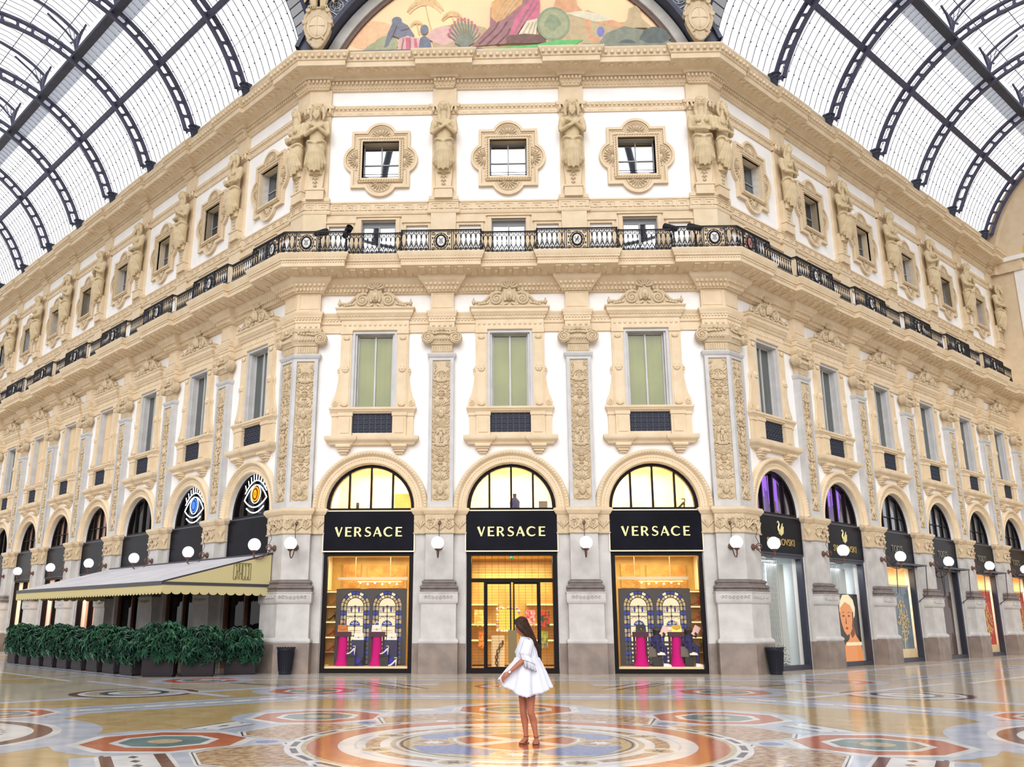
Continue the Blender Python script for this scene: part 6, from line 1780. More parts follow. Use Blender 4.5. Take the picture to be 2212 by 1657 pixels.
def strip(p, q, w, mi, z=None, off=0.0):
    p = Vector(p); q = Vector(q); d = (q - p).normalized(); nn = Vector((-d.y, d.x)); p = p + nn * off; q = q + nn * off
    poly([tuple(p + nn * w / 2), tuple(p - nn * w / 2), tuple(q - nn * w / 2), tuple(q + nn * w / 2)], mi, z)
def dashes(p, q, step, l, w, mi, z, off=0.0, dia=False):
    p = Vector(p); q = Vector(q); L = (q - p).length; d = (q - p) / L; nn = Vector((-d.y, d.x)); n = int(L / step)
    for i in range(n):
        c = p + d * ((i + .5) * L / n) + nn * off
        if dia: poly([tuple(c - d * l), tuple(c + nn * w), tuple(c + d * l), tuple(c - nn * w)], mi, z)
        else: strip(c - d * l / 2, c + d * l / 2, w, mi, z)
fl.box(-60, 60, -45, 75, -.3, 0, GR)
poly(ngon(FC.x, FC.y, 12.6, 8, PI / 8), OC)
ring(FC, 12.6, 13.2, BG, 8, PI / 8); ring(FC, 12.8, 12.95, WH, 8, PI / 8)
# octagonal dashed belt
OCT = [(4.5, 8.85), (8.7, 5.0), (8.7, -3.4), (4.5, -7.3), (-4.4, -7.3), (-8.6, -3.4), (-8.6, 5.0), (-4.4, 8.85)]
OCT = [(x + .0, y) for x, y in OCT]
zb, zw, zd = lay(), lay(), lay()
for i in range(8):
    p, q = Vector(OCT[i]), Vector(OCT[(i + 1) % 8]); d = (q - p).normalized()
    strip(p - d * .4, q + d * .4, 1.5, BG, zb); strip(p - d * .2, q + d * .2, .42, WH, zw)
    dashes(p, q, .62, .2, .07, DK, zd); strip(p, q, .05, DK, zd, .3); strip(p, q, .05, DK, zd, -.3)
# far octagons and circles outside the belt
def octagon(c, r, rot=PI / 8, far=False):
    poly(ngon(c[0], c[1], r * 1.5, 16, rot), BG); poly(ngon(c[0], c[1], r * 1.28, 8, rot), WH if not far else BG)
    poly(ngon(c[0], c[1], r * 1.12, 8, rot), OR); poly(ngon(c[0], c[1], r * .74, 8, rot), WH); poly(ngon(c[0], c[1], r * .62, 8, rot), TE); poly(ngon(c[0], c[1], r * .24, 12), SA)
for sx in (-1, 1):
    ring((sx * 9.0 + .05, 9.6), 1.25, 1.45, RB_, 48); ring((sx * 9.0 + .05, 9.6), 1.1, 1.25, WH, 48); ring((sx * 9.0 + .05, 9.6), .6, .78, DK, 40); ring((sx * 9.0 + .05, 9.6), .35, .6, WH, 40)
    strip((sx * 6.4, 8.6), (sx * 12, 13.8), .35, BG); strip((sx * 6.4, 8.6), (sx * 12, 13.8), .12, WH); strip((sx * 11.6, 5.6), (sx * 15.5, 9.6), .35, BG); strip((sx * 11.6, 5.6), (sx * 15.5, 9.6), .12, DK)
for c in ((-4.85, 10.4), (5.05, 10.3), (-8.85, 14.2), (8.9, 14.2), (0.1, 12.2), (-12.5, 6.4), (12.6, 6.4)): octagon(c, 1.0, PI / 8, True)
for sx in (-1, 1):
    for i in range(4): strip((sx * (2.0 + .3 * i), 11.0), (sx * (3.4 + .3 * i), 13.4), .1, (DK, WH, RB_, DK)[i]); strip((sx * (5.6 + .25 * i), 12.2), (sx * (7.0 + .25 * i), 13.2), .09, (DK, WH, DK, RB_)[i])
poly([(-2.2, 10.4), (2.3, 10.4), (2.0, 13.9), (-1.9, 13.9)], OC); ring((.05, 12.1), .9, 1.05, RB_, 40); octagon((.05, 12.1), .6, PI / 8, True)
for y, mi, w in ((14.6, BG, .5), (14.6, WH, .16), (15.9, BG, .7), (15.9, DK, .05), (16.9, WH, .1)): strip((-9, y), (9, y), w, mi)
# long bands running into the wings
for sd, sg in (('L', -1), ('R', 1)):
    for n, w, mi in ((1.6, .5, BG), (1.6, .12, WH), (4.6, .6, BG), (4.6, .1, DK), (7.43, 1.6, OC), (6.5, .2, WH), (8.4, .2, WH)):
        p0, p1 = FRM[sd] @ Vector((sg * .5, -n, 0)), FRM[sd] @ Vector((sg * 42, -n, 0)); strip((p0.x, p0.y), (p1.x, p1.y), w, mi)
    for i in range(9):
        p0, p1 = FRM[sd] @ Vector((sg * (2.7 + S * i), -1.2, 0)), FRM[sd] @ Vector((sg * (2.7 + S * i), -13, 0)); strip((p0.x, p0.y), (p1.x, p1.y), .3, BG); strip((p0.x, p0.y), (p1.x, p1.y), .08, RB_ if i % 2 else WH)
# pale star round the ring of octagons
star = []
for i in range(16):
    a = 2 * PI * i / 16; r = 6.75 if i % 2 == 0 else 5.3; star.append((FC.x + r * math.cos(a), FC.y + r * math.sin(a)))
poly(star, BG)
for i in range(8):
    a = PI / 8 + i * PI / 4; a0, a1 = a - .26, a + .26
    p, q = FC + Vector((math.cos(a0), math.sin(a0))) * 5.35, FC + Vector((math.cos(a1), math.sin(a1))) * 5.35
    z1, z2, z3 = lay(), lay(), lay(); strip(p, q, .62, DK, z1); strip(p, q, .52, WH, z2); dashes(p, q, .5, .17, .055, DK, z3, dia=True)
# discs either side
for sx in (-1, 1):
    c = (sx * 9.45 + .05, 1.0)
    poly(ngon(c[0], c[1], 3.15, 64), BG); poly(ngon(c[0], c[1], 2.55, 64), WH); ring(c, 2.15, 2.42, RB_); poly(ngon(c[0], c[1], 1.3, 48), BG); ring(c, 1.2, 1.4, RB_)
    z = lay()
    for i in range(44):
        a = 2 * PI * i / 44
        for q in (1.72,): fl.flat(ngon(c[0] + q * math.cos(a), c[1] + q * math.sin(a), .06, 4, a), z, DK)
    octagon((sx * 9.45 + .05, 4.55), .8)
# octagons round the centre
for i in range(8):
    a = i * PI / 4; octagon((FC.x + 5.02 * math.cos(a), FC.y + 5.02 * math.sin(a)), 1.02)
# brown edged bands below the two near octagons
for sx in (-1, 1):
    p, q = (sx * 4.93 + .05, -.62), (sx * 4.1 + .05, -2.35)
    strip(p, q, 1.5, BG); strip(p, q, .92, WH)
    z = lay(); strip(p, q, .15, RB_, z, .33); strip(p, q, .15, RB_, z, -.33); dashes(p, q, .36, .12, .07, DK, z, dia=True)
# breccia panels with double fillets between the octagons and the centre
for i in range(8):
    a = PI / 8 + i * PI / 4
    P = [(3.3, -.33), (4.1, -.22), (4.35, -.12), (4.35, .12), (4.1, .22), (3.3, .33)]
    for g_, mi in ((1.16, WH), (1.1, DK), (1.06, WH), (1.0, BE)):
        poly([(FC.x + (3.75 + (r - 3.75) * g_) * math.cos(a + b * g_), FC.y + (3.75 + (r - 3.75) * g_) * math.sin(a + b * g_)) for r, b in P], mi)
    for s2 in (-1, 1):
        b = a + s2 * PI / 8
    poly(ngon(FC.x + 3.55 * math.cos(a + PI / 8), FC.y + 3.55 * math.sin(a + PI / 8), .17, 10), BL)
# centre medallion
poly(ngon(FC.x, FC.y, 3.22, 72), WH); z = lay(); nD = 28
for i in range(nD):
    a0 = 2 * PI * i / nD; a1 = a0 + 2 * PI / nD * .72
    fl.flat([(FC.x + r * math.cos(a), FC.y + r * math.sin(a)) for a, r in ((a0, 3.06), (a0, 3.15), (a1, 3.15), (a1, 3.06))], 0, DK)
ring(FC, 2.9, 3.0, SA, 72); poly(ngon(FC.x, FC.y, 2.92, 72), OR); poly(ngon(FC.x, FC.y, 2.5, 72), WH); poly(ngon(FC.x, FC.y, 2.28, 72), BG); ring(FC, 2.12, 2.24, WH, 72)
poly(ngon(FC.x, FC.y, 2.12, 72), BE); poly(ngon(FC.x, FC.y, 1.92, 72), WH)
for i in range(8):
    a = PI / 8 + i * PI / 4; c = (FC.x + 2.03 * math.cos(a), FC.y + 2.03 * math.sin(a))
    poly(ngon(c[0], c[1], .27, 24), WH); poly(ngon(c[0], c[1], .2, 20), SA); z = lay()
    st = [(c[0] + (.16 if j % 2 == 0 else .06) * math.cos(a + j * PI / 6), c[1] + (.16 if j % 2 == 0 else .06) * math.sin(a + j * PI / 6)) for j in range(12)]; fl.flat(st, z, DK)
poly(ngon(FC.x, FC.y, 1.78, 64), GR); ring(FC, 1.66, 1.7, WH, 64); ring(FC, 1.6, 1.64, DK, 64); poly(ngon(FC.x, FC.y, 1.58, 64), SA)
for i in range(4):
    a = PI / 4 + i * PI / 2; z = lay()
    cc = (FC.x + .78 * math.cos(a) * 1.02, FC.y + .78 * math.sin(a))
    lob = [(cc[0] + (.84 + .05 * math.sin(5 * b)) * math.cos(b) * (1 if math.cos(b) * math.cos(a) > 0 else .9), cc[1] + (.70 + .05 * math.sin(4 * b)) * math.sin(b)) for b in frange(0, 2 * PI, 40)[:-1]]; fl.flat(lob, z, BL)
for i in range(4):
    a = -PI / 2 + i * PI / 2; c = (FC.x + 1.18 * math.cos(a), FC.y + 1.18 * math.sin(a)); poly(ngon(c[0], c[1], .36, 24), SA); poly(ngon(c[0], c[1], .29, 20), BE); z = lay()
    fl.flat([(c[0] + (.18 if j % 2 else .09) * math.cos(j * PI / 8), c[1] + (.2 if j % 2 else .1) * math.sin(j * PI / 8)) for j in range(16)], z, WH)
# shield with a white cross
def sh(s, mi): poly([(FC.x + s * x, FC.y + .15 + s * y) for x, y in ((0, -.95), (.34, -.75), (.62, -.42), (.82, 0), (.84, .3), (.6, .62), (.3, .8), (0, .86), (-.3, .8), (-.6, .62), (-.84, .3), (-.82, 0), (-.62, -.42), (-.34, -.75))], mi)
sh(1.2, SA); sh(1.1, WH); sh(1.04, OC); sh(1.0, OR)
A = Matrix.Rotation(0, 2)
z = lay()
for p, q in (((-.62, -.42), (.6, .62)), ((-.6, .62), (.62, -.42))):
    strip((FC.x + p[0], FC.y + .15 + p[1]), (FC.x + q[0], FC.y + .15 + q[1]), .24, WH, z)
FLOOR_TOP = max(p[4] for p in PL) * .00003
tag(fl.build('floor', FM, smooth=0), 'polished mosaic floor with octagons, dashed belts and a central cross medallion', 'floor', kind='structure')
# ------------------------------------------------------------------ woman in a white dress on the centre medallion
SKIN = mat('tanned_skin', (172, 108, 80), .5, (162, 98, 72), 6); DRESS = mat('white_cotton', (216, 218, 228), .85, bump=.1, bscale=60); HAIR = mat('dark_brown_hair', (44, 27, 23), .6, (72, 48, 38), 6, .05, 90, spec=.2)
SAND = mat('brown_leather_sandal', (120, 64, 44), .5); WATCH = mat('white_watch', (240, 236, 232), .3)
PX, PY = .25, .63
t = empty('person', Matrix.Translation((PX, PY, FLOOR_TOP + .012)))
m = MB()
# legs: hip, knee, ankle
for hip, knee, calf, ank, toe in (((-.10, .05, .86), (-.105, .03, .455), (-.085, .05, .30), (-.068, .04, .075), (-.125, -.10, .03)), ((.0, -.03, .86), (.0, -.06, .455), (.035, -.02, .30), (.072, -.03, .075), (.062, -.185, .03))):
    H, K, Cf, A_, T_ = map(Vector, (hip, knee, calf, ank, toe))
    m.tube([H, H.lerp(K, .5), K + Vector((0, 0, .05)), K, K - Vector((0, 0, .05)), Cf, Cf.lerp(A_, .6), A_, A_ - Vector((0, 0, .045))], [.085, .073, .055, .053, .048, .052, .036, .031, .034], 12)
    m.ball(A_ + Vector((0, .02, -.04)), .034, .042, .034, 10, 7)
    m.tube([A_ + Vector((0, 0, -.02)), A_.lerp(T_, .5) + Vector((0, 0, -.005)), T_ + Vector((0, 0, -.008)), T_ + (T_ - A_).normalized() * .03 + Vector((0, 0, -.004))], [(.03, .033), (.026, .036), (.015, .04), (.009, .03)], 10, up=(0, 0, 1))
    d = (T_ - A_); d.z = 0; d.normalize(); q = Vector((-d.y, d.x, 0))
    for j in range(5): m.ball(T_ + d * (.035 - .006 * abs(j - 1.5)) + q * (-.028 + .014 * j) + Vector((0, 0, -.012)), .009, .009, .009, 6, 4)
# trunk, neck
m.tube([(-.05, .01, .84), (-.045, .01, .95), (-.04, .01, 1.08), (-.05, .01, 1.22), (-.045, .015, 1.34), (-.05, .015, 1.40)], [(.14, .12), (.135, .115), (.105, .09), (.115, .10), (.14, .08), (.07, .06)], 14, up=(0, 1, 0))
m.tube([(-.05, .015, 1.37), (-.075, .015, 1.44), (-.09, .015, 1.5)], [.05, .045, .045], 12)
# head turned to the left, chin lowered
hc = Vector((-.115, .015, 1.575)); HR = Matrix.Rotation(-.45, 3, 'Y')
def hp(x, y, z): return hc + HR @ Vector((x, y, z))
m.ball(hc + Vector((.01, 0, .02)), .092, .074, .105, 16, 12, rot=HR); m.ball(hp(-.035, 0, -.045), .058, .054, .068, 14, 10, rot=HR)
m.ball(hp(-.06, 0, -.092), .024, .024, .02, 8, 6)                                    # chin
m.tube([hp(-.084, 0, .018), hp(-.106, 0, -.022), hp(-.09, 0, -.03)], [.01, .014, .01], 8)   # nose
m.ball(hp(-.088, 0, -.055), .012, .022, .007, 8, 5); m.ball(hp(-.085, 0, -.067), .012, .02, .008, 8, 5)
for sy in (-1, 1):
    m.ball(hp(-.072, sy * .03, .012), .014, .018, .008, 8, 5); m.ball(hp(-.074, sy * .03, .03), .012, .024, .006, 8, 5); m.ball(hp(.012, sy * .074, -.01), .018, .01, .03, 8, 6)
# near arm: shoulder, elbow, wrist holding the hem
Sh, El, Wr = Vector((-.02, -.145, 1.345)), Vector((-.095, -.20, 1.115)), Vector((-.30, -.235, .945))
m.tube([Sh + Vector((-.01, .06, .02)), Sh, Sh.lerp(El, .5), El, El.lerp(Wr, .35), El.lerp(Wr, .8), Wr], [.05, .05, .043, .037, .038, .027, .024], 12)
hd = (Wr - El).normalized(); up = Vector((0, -1, 0)); sd = hd.cross(up).normalized()
pc = Wr + hd * .05
m.tube([Wr, Wr + hd * .03, Wr + hd * .075, Wr + hd * .09], [(.02, .026), (.018, .034), (.017, .036), (.012, .03)], 10, up=up)
tips = []
for j in range(4):
    b = Wr + hd * .085 + sd * (-.027 + .018 * j); L = (.03, .036, .034, .026)[j]
    b1 = b + hd * L + Vector((0, .008, -.006)); b2 = b1 + (hd * .4 + Vector((.1, .25, -.8))).normalized() * L * .8; b3 = b2 + Vector((.5, .3, -.6)).normalized() * L * .5
    m.tube([b, b1, b2, b3], [.009, .0085, .008, .007], 7); tips.append(b3)
tb = Wr + hd * .025 - sd * -.03 + up * .01
m.tube([Wr + hd * .02 + sd * .025, Wr + hd * .055 + sd * .045 + Vector((0, -.01, -.01)), Wr + hd * .085 + sd * .035 + Vector((0, -.012, -.03)), Wr + hd * .1 + sd * .02 + Vector((0, -.005, -.045))], [.012, .0105, .0095, .008], 8)
# far arm, mostly hidden by the dress
Sf, Ef, Wf = Vector((-.07, .165, 1.34)), Vector((-.16, .22, 1.12)), Vector((-.27, .16, 1.0))
m.tube([Sf + Vector((0, -.06, .02)), Sf, Ef, Wf, Wf + Vector((-.06, -.02, -.04))], [.05, .048, .036, .024, .026], 10)
for j in range(4): b = Wf + Vector((-.07, -.04 + .016 * j, -.045)); m.tube([b, b + Vector((-.035, 0, -.03)), b + Vector((-.045, 0, -.055))], [.009, .008, .007], 6)
m.tube([Wf + Vector((-.03, -.03, -.01)), Wf + Vector((-.06, -.05, -.03)), Wf + Vector((-.08, -.05, -.05))], [.011, .009, .008], 6)
body = remesh(m.build('body', SKIN, t), .0065, 3)
# dress
N = 96
def ringpts(fn): return [fn(2 * PI * i / N) for i in range(N)]
def hem(a):
    c, s = math.cos(a), math.sin(a)     # c=+1 right (back), s=-1 toward the camera
    x = -.06 + (.36 * c if c > 0 else .38 * c); y = .0 + .25 * s
    z = .665 + .06 * max(0, c) ** 2 + .165 * max(0, -c) ** 2.2 - .05 * max(0, -s) * (1 - abs(c)) + .03 * max(0, s)
    f = math.sin(a * 7 + .6) * .6 + math.sin(a * 13 + 2) * .4
    sc_ = .012 * abs(math.sin(a * 22))
    return Vector((x + .022 * f * c, y + .03 * f * s, z + sc_)), f
def body_ring(z, cx, rx, ry): return lambda a: (Vector((cx + rx * math.cos(a), .01 + ry * math.sin(a), z)), 0)
levels = [(1.425, -.06, .062, .075), (1.405, -.05, .085, .12), (1.38, -.045, .10, .155), (1.34, -.045, .112, .17), (1.28, -.05, .13, .16), (1.22, -.045, .145, .155), (1.15, -.04, .155, .16)]
m = MB(); vs = []; rows = 0
for z, cx, rx, ry in levels:
    for i in range(N):
        a = 2 * PI * i / N; rp = 1 + (.03 * math.sin(a * 17) if z < 1.3 else .0); vs.append((cx + rx * rp * math.cos(a), .01 + ry * rp * math.sin(a), z - (.015 if z < 1.2 else 0) * math.cos(a * 2)))
    rows += 1
top = [Vector(v) for v in vs[-N:]]
K = 16
for k in range(K + 1):
    u = k / K; e = u ** .95
    for i in range(N):
        a = 2 * PI * i / N; h, f = hem(a); p = top[i].lerp(h, e)
        bulge = .008 * math.sin(PI * min(1, u * 1.2)) * (1 if math.cos(a) > 0 else .5)
        rp = .005 * math.sin(a * 13 + 3 * u) * (1 - u) + .036 * f * u * (1 - .4 * u) + .006 * math.sin(a * 31) * (1 - u)
        lip = .012 * math.exp(-((u - .02) / .04) ** 2)
        d = Vector((math.cos(a), math.sin(a), 0)); p = p + d * (bulge + rp + lip)
        vs.append(tuple(p))
    rows += 1
fs = []
for k in range(rows - 1):
    for i in range(N): fs.append((k * N + i, k * N + (i + 1) % N, (k + 1) * N + (i + 1) % N, (k + 1) * N + i))
m.add(vs, fs); dr = m.build('dress', DRESS, t, smooth=75)
md = dr.modifiers.new('cloth', 'SOLIDIFY'); md.thickness = .004; md.offset = 1
# flared sleeves with two ruffles
for Sx, Ex, nm in ((Sh, El, 0), (Sf, Ef, 1)):
    m = MB(); d = (Ex - Sx); q = 28
    path = [Sx + Vector((-.012, .085 if nm == 0 else -.085, .045)), Sx + Vector((0, .01 if nm == 0 else -.01, .02)), Sx.lerp(Ex, .3), Sx.lerp(Ex, .55), Sx.lerp(Ex, .75), Sx.lerp(Ex, .78)]; rs = [.058, .074, .074, .08, .086, .07]
    rows_ = []
    dn = d.normalized(); T = dn.orthogonal().normalized(); B = dn.cross(T); vs = []
    def ringv(c, r, amp, ph=0.0): return [c + (T * math.cos(b) + B * math.sin(b)) * (r + amp * math.sin(b * 9 + ph)) for b in [2 * PI * i / q for i in range(q)]]
    for c, r in zip(path, rs): vs += ringv(c, r, .004)
    e = Sx.lerp(Ex, .72)
    vs += ringv(e, .078, .0); vs += ringv(e + Vector((.03, 0, -.06)), .092, .012); vs += ringv(e + Vector((.045, 0, -.1)), .1, .016, .5)
    vs += ringv(e + Vector((.04, 0, -.08)), .08, .01); vs += ringv(e + Vector((.07, 0, -.2)), .088, .016, 1.0)
    R_ = len(vs) // q; fs = []
    for k in range(R_ - 1):
        for i in range(q): fs.append((k * q + i, k * q + (i + 1) % q, (k + 1) * q + (i + 1) % q, (k + 1) * q + i))
    m.add(vs, fs); o = m.build('sleeve', DRESS, t, smooth=75); md = o.modifiers.new('cloth', 'SOLIDIFY'); md.thickness = .004
# hair
m = MB(); r = random.Random(4)
m.ball(hp(.022, 0, .036), .098, .086, .092, 16, 10)
for i in range(120):
    a = r.uniform(-1, 1); fr = r.random()
    st = hp(-.05 + .10 * fr, a * .06, .105 - .03 * abs(a) - .04 * abs(fr - .5))
    p1 = hp(.0 + .1 * fr, a * .09, .02 + .02 * r.random()); p2 = Vector((-.03 + .07 * fr + r.uniform(-.01, .01), .015 + a * .095 - (.01 if a < 0 else 0), 1.45 + .02 * r.random()))
    p3 = Vector((.035 + .06 * fr, .02 + a * .085, 1.36 - .02 * r.random())); p4 = Vector((.085 + .05 * fr + r.uniform(-.015, .015), .02 + a * .06, 1.29 - .03 * r.random())); p5 = Vector((.125 + r.uniform(-.03, .025), .02 + a * .035, 1.215 - .07 * r.random()))
    m.tube([st, p1, p2, p3, p4, p5], [.012, .016, .016, .014, .011, .004], 5)
for i in range(44):
    fr = (i + r.random() - .5) / 43; jx, jy, jz = r.uniform(-.012, .012), r.uniform(-.012, .006), r.uniform(-.012, .012); m.tube([hp(-.045 + .04 * fr, -.01, .112), hp(-.055 + .05 * fr + jx, -.058 + jy, .07 + jz), hp(-.05 + .08 * fr + jx, -.076 + jy, .0), Vector((-.085 + .10 * fr + jx, -.076 + jy, 1.48 + jz)), Vector((.02 + .06 * fr + jx, -.06 + jy, 1.35 - .04 * fr))], [.011, .014, .014, .012, .005], 5)
m.build('hair', HAIR, t, smooth=60)
# watch and sandals
m = MB(); wd = Wr - hd * .012; tt_ = hd.orthogonal().normalized(); bb_ = hd.cross(tt_)
m.tube([wd + (tt_ * math.cos(a) + bb_ * math.sin(a)) * .028 for a in frange(0, 2 * PI, 16)[:-1]], .006, 6, closed=True); m.build('watch_strap', SAND, t)
m = MB(); m.ball(wd + Vector((0, -.03, .004)), .018, .007, .018, 12, 6); m.build('watch_face', WATCH, t)
for ank, toe in (((-.068, .04), (-.125, -.10)), ((.072, -.03), (.062, -.185))):
    A_, T_ = Vector((*ank, 0)), Vector((*toe, 0)); d = (T_ - A_).normalized(); q = Vector((-d.y, d.x, 0)); m = MB()
    pts = [A_ - d * .05 + q * .025, A_ - d * .055, A_ - d * .05 - q * .025, A_.lerp(T_, .5) - q * .033, T_ - q * .044, T_ + d * .05 - q * .03, T_ + d * .055, T_ + d * .05 + q * .03, T_ + q * .044, A_.lerp(T_, .5) + q * .033]
    n = len(pts); m.add([(p.x, p.y, -.012) for p in pts] + [(p.x, p.y, .004) for p in pts], [tuple(range(n)), tuple(range(2 * n - 1, n - 1, -1))] + [(i, (i + 1) % n, n + (i + 1) % n, n + i) for i in range(n)])
    for c, w, h in ((T_ - d * .005, .046, .03), (A_.lerp(T_, .55), .042, .058)):
        m.tube([c + q * w * math.cos(a) + Vector((0, 0, h * math.sin(a))) for a in frange(0, PI, 10)], [(.004, .011)] * 11, 6, up=tuple(d))
    m.tube([A_ + q * .037 * math.cos(a) + d * .037 * math.sin(a) + Vector((0, 0, .085)) for a in frange(0, 2 * PI, 12)[:-1]], .006, 5, closed=True)
    m.build('sandal', SAND, t, smooth=40)
tag(t, 'person with long brown hair holding the hem of a white dress on the central medallion', 'person')
# ------------------------------------------------------------------ generic painted scene on the lunette
MC = {}
def mc(name, c):
    if name not in MC: MC[name] = mat('mural_' + name, c, .85, tuple(max(0, x - 14) for x in c), 5)
    return MC[name]
NAMES = [('slate', (126, 124, 132)), ('green', (120, 196, 126)), ('olive', (176, 178, 146)), ('rose', (214, 128, 150)), ('plum', (172, 130, 134)), ('orange', (226, 178, 130)), ('flesh', (224, 172, 136)), ('bluegrey', (134, 138, 152)), ('paleplum', (226, 186, 180)), ('sagedisc', (152, 164, 136)), ('tan', (202, 182, 148)), ('palm', (226, 196, 142)), ('shrub', (146, 150, 136)), ('cloth', (228, 220, 196)), ('brown', (134, 108, 102)), ('dkgreen', (112, 120, 118)), ('peach', (244, 200, 160)), ('violet', (140, 140, 200))]
IX = {n: i for i, (n, c) in enumerate(NAMES)}
m = MB(); LY = [-.024]
def P_(px, py): return ((px - 1097) / 55.9, 22.95 + (105 - py) / 46.2)
def shape(n, pts, px=True):
    LY[0] -= .0012; q = [P_(*p) for p in pts] if px else pts
    m.add([(x, LY[0], z) for x, z in q], [tuple(range(len(q)))], IX[n])
def blob(n, cx, cy_, rx, ry, k=18, w=.0, rot=0.0):
    shape(n, [(cx + rx * math.cos(a) * (1 + w * math.sin(5 * a)) * math.cos(rot) - ry * math.sin(a) * math.sin(rot), cy_ + rx * math.cos(a) * math.sin(rot) + ry * math.sin(a) * (1 + w * math.cos(4 * a)) * math.cos(rot)) for a in frange(0, 2 * PI, k)[:-1]])
def line(n, pts, w):
    for a, b in zip(pts[:-1], pts[1:]):
        LY[0] -= .0005; A_, B_ = Vector(P_(*a)), Vector(P_(*b)); d = (B_ - A_).normalized(); q = Vector((-d.y, d.x)) * w / 2
        m.add([(p.x, LY[0], p.y) for p in (A_ + q, A_ - q, B_ - q, B_ + q)], [(0, 1, 2, 3)], IX[n])
blob('peach', 800, 70, 60, 30)
for sx, sy, s in ((918, 8, 1.25), (978, 33, .75), (900, 48, .45)):   # palms
    line('palm', [(sx + 14 * s, sy + 52 * s), (sx + 6 * s, sy + 26 * s), (sx, sy)], .05)
    for i in range(11):
        a = -.5 + (PI + 1.0) * i / 10; c, v = math.cos(a), math.sin(a)
        line('palm' if i % 2 else 'peach', [(sx, sy), (sx + 12 * s * c, sy - 10 * s * v - 3 * s), (sx + 24 * s * c, sy - 12 * s * v + 2 * s), (sx + 32 * s * c, sy - 8 * s * v + 11 * s)], .06 * s)
shape('tan', [(940, 105), (930, 70), (960, 55), (1000, 50), (1050, 60), (1080, 105)]); blob('paleplum', 960, 75, 36, 18, w=.1)
shape('olive', [(780, 105), (800, 90), (830, 78), (850, 85), (862, 105)]); blob('olive', 835, 90, 26, 16)
shape('bluegrey', [(836, 70), (846, 48), (856, 40), (880, 52), (896, 74), (870, 82), (850, 74), (838, 95), (830, 98)]); blob('bluegrey', 856, 42, 11, 8)
shape('paleplum', [(862, 80), (880, 74), (905, 80), (910, 105), (858, 105)]); shape('rose', [(876, 78), (884, 78), (888, 105), (878, 105)]); shape('rose', [(894, 80), (900, 80), (904, 105), (897, 105)])
blob('bluegrey', 917, 62, 9, 10); shape('bluegrey', [(905, 105), (908, 80), (917, 74), (930, 84), (934, 105)])
for i in range(12):
    a = PI * (.12 + .76 * i / 11); line('shrub', [(1005, 100), (1005 + 26 * math.cos(a), 95 - 34 * math.sin(a)), (1005 + 36 * math.cos(a + .1), 95 - 50 * math.sin(a))], .06)
    blob('rose', 1005 + 36 * math.cos(a + .1), 92 - 50 * math.sin(a), 3, 3, 8)
blob('shrub', 1005, 88, 20, 14, w=.15)
# draped mass in the middle
shape('plum', [(1020, 100), (1060, 60), (1062, 20), (1090, 0), (1110, -30), (1160, -30), (1160, 20), (1130, 60), (1110, 95)])
shape('orange', [(1062, 40), (1064, 10), (1085, -5), (1120, -30), (1140, -30), (1130, 15), (1090, 45), (1075, 52)])
shape('rose', [(1102, 78), (1116, 40), (1140, 15), (1155, -5), (1170, 8), (1166, 45), (1140, 50), (1122, 70), (1110, 82)])
shape('cloth', [(1120, 80), (1140, 50), (1164, 45), (1160, 78)])
shape('brown', [(1095, 96), (1100, 80), (1135, 76), (1180, 80), (1200, 96)]); blob('brown', 1110, 86, 16, 8)
for p in ([(1122, 62), (1146, 24), (1160, 0)], [(1130, 60), (1150, 34), (1166, 12)], [(1114, 74), (1130, 46), (1142, 26)]): line('plum', p, .05)
for p in ([(1072, 44), (1086, 16), (1110, -12)], [(1082, 46), (1100, 22), (1124, -8)], [(1094, 40), (1112, 18), (1130, 0)]): line('tan', p, .05)
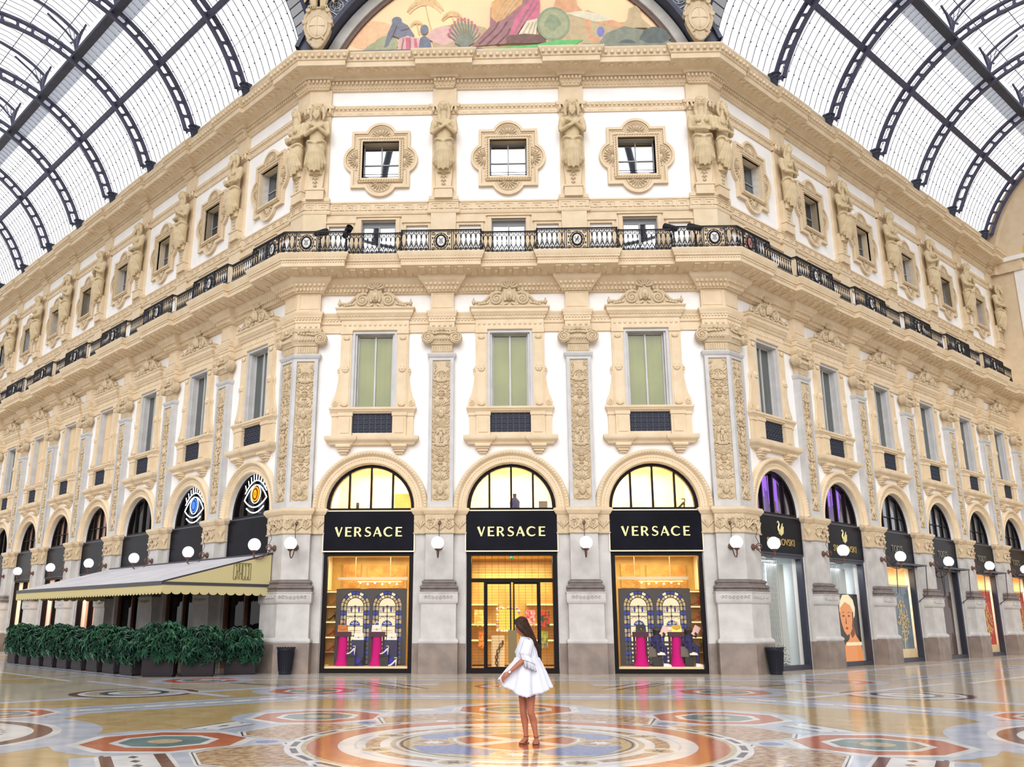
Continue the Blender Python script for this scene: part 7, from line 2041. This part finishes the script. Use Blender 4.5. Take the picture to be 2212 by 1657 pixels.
for p in ([(1036, 96), (1070, 66), (1080, 50)], [(1052, 98), (1084, 70), (1098, 50)], [(1074, 98), (1098, 76), (1104, 64)]): line('brown', p, .05)
for p in ([(1130, 78), (1146, 54)], [(1142, 78), (1154, 52)], [(1152, 78), (1160, 52)]): line('tan', p, .04)
for p in ([(868, 104), (872, 80)], [(888, 104), (886, 78)], [(866, 62), (884, 58)], [(846, 76), (856, 52)]): line('plum', p, .035)
# reclining shape and round disc
shape('tan', [(1180, 100), (1190, 40), (1230, 32), (1290, 45), (1330, 55), (1360, 70), (1380, 105)])
shape('flesh', [(1196, 30), (1205, 5), (1225, -30), (1245, -30), (1250, 20), (1262, 32), (1245, 36), (1216, 34)])
shape('flesh', [(1262, 34), (1275, 30), (1280, 50), (1276, 80), (1300, 96), (1278, 96), (1268, 70)]); shape('flesh', [(1275, 32), (1300, 42), (1340, 58), (1378, 56), (1362, 70), (1330, 68), (1290, 56)])
shape('cloth', [(1222, 36), (1260, 32), (1300, 40), (1330, 52), (1290, 56), (1250, 44)])
blob('sagedisc', 1198, 58, 36, 35, 28); blob('olive', 1198, 58, 31, 30, 26); blob('sagedisc', 1196, 56, 18, 16, 14, .2)
blob('violet', 1299, 76, 8, 10)
shape('tan', [(1340, 70), (1360, 50), (1362, 30), (1378, 24), (1386, 32), (1388, 50), (1410, 70)])
shape('shrub', [(1290, 105), (1310, 80), (1350, 66), (1390, 74), (1420, 80), (1455, 105)]); blob('dkgreen', 1415, 88, 32, 18, w=.12); blob('dkgreen', 1355, 102, 20, 8, w=.1)
shape('slate', [(725, 120), (745, 105), (900, 104), (1010, 100), (1060, 108), (1080, 120)])
shape('green', [(1050, 120), (1080, 104), (1160, 100), (1200, 92), (1262, 92), (1240, 104), (1200, 120)]); shape('shrub', [(1230, 120), (1262, 100), (1460, 103), (1470, 120)])
o = m.build('wall_mural', [mc(n, c) for n, c in NAMES], smooth=0, mw=FRM['F'])
tag(o, 'painted figures, palms and draped shapes in the half-round lunette above the front cornice', 'mural')
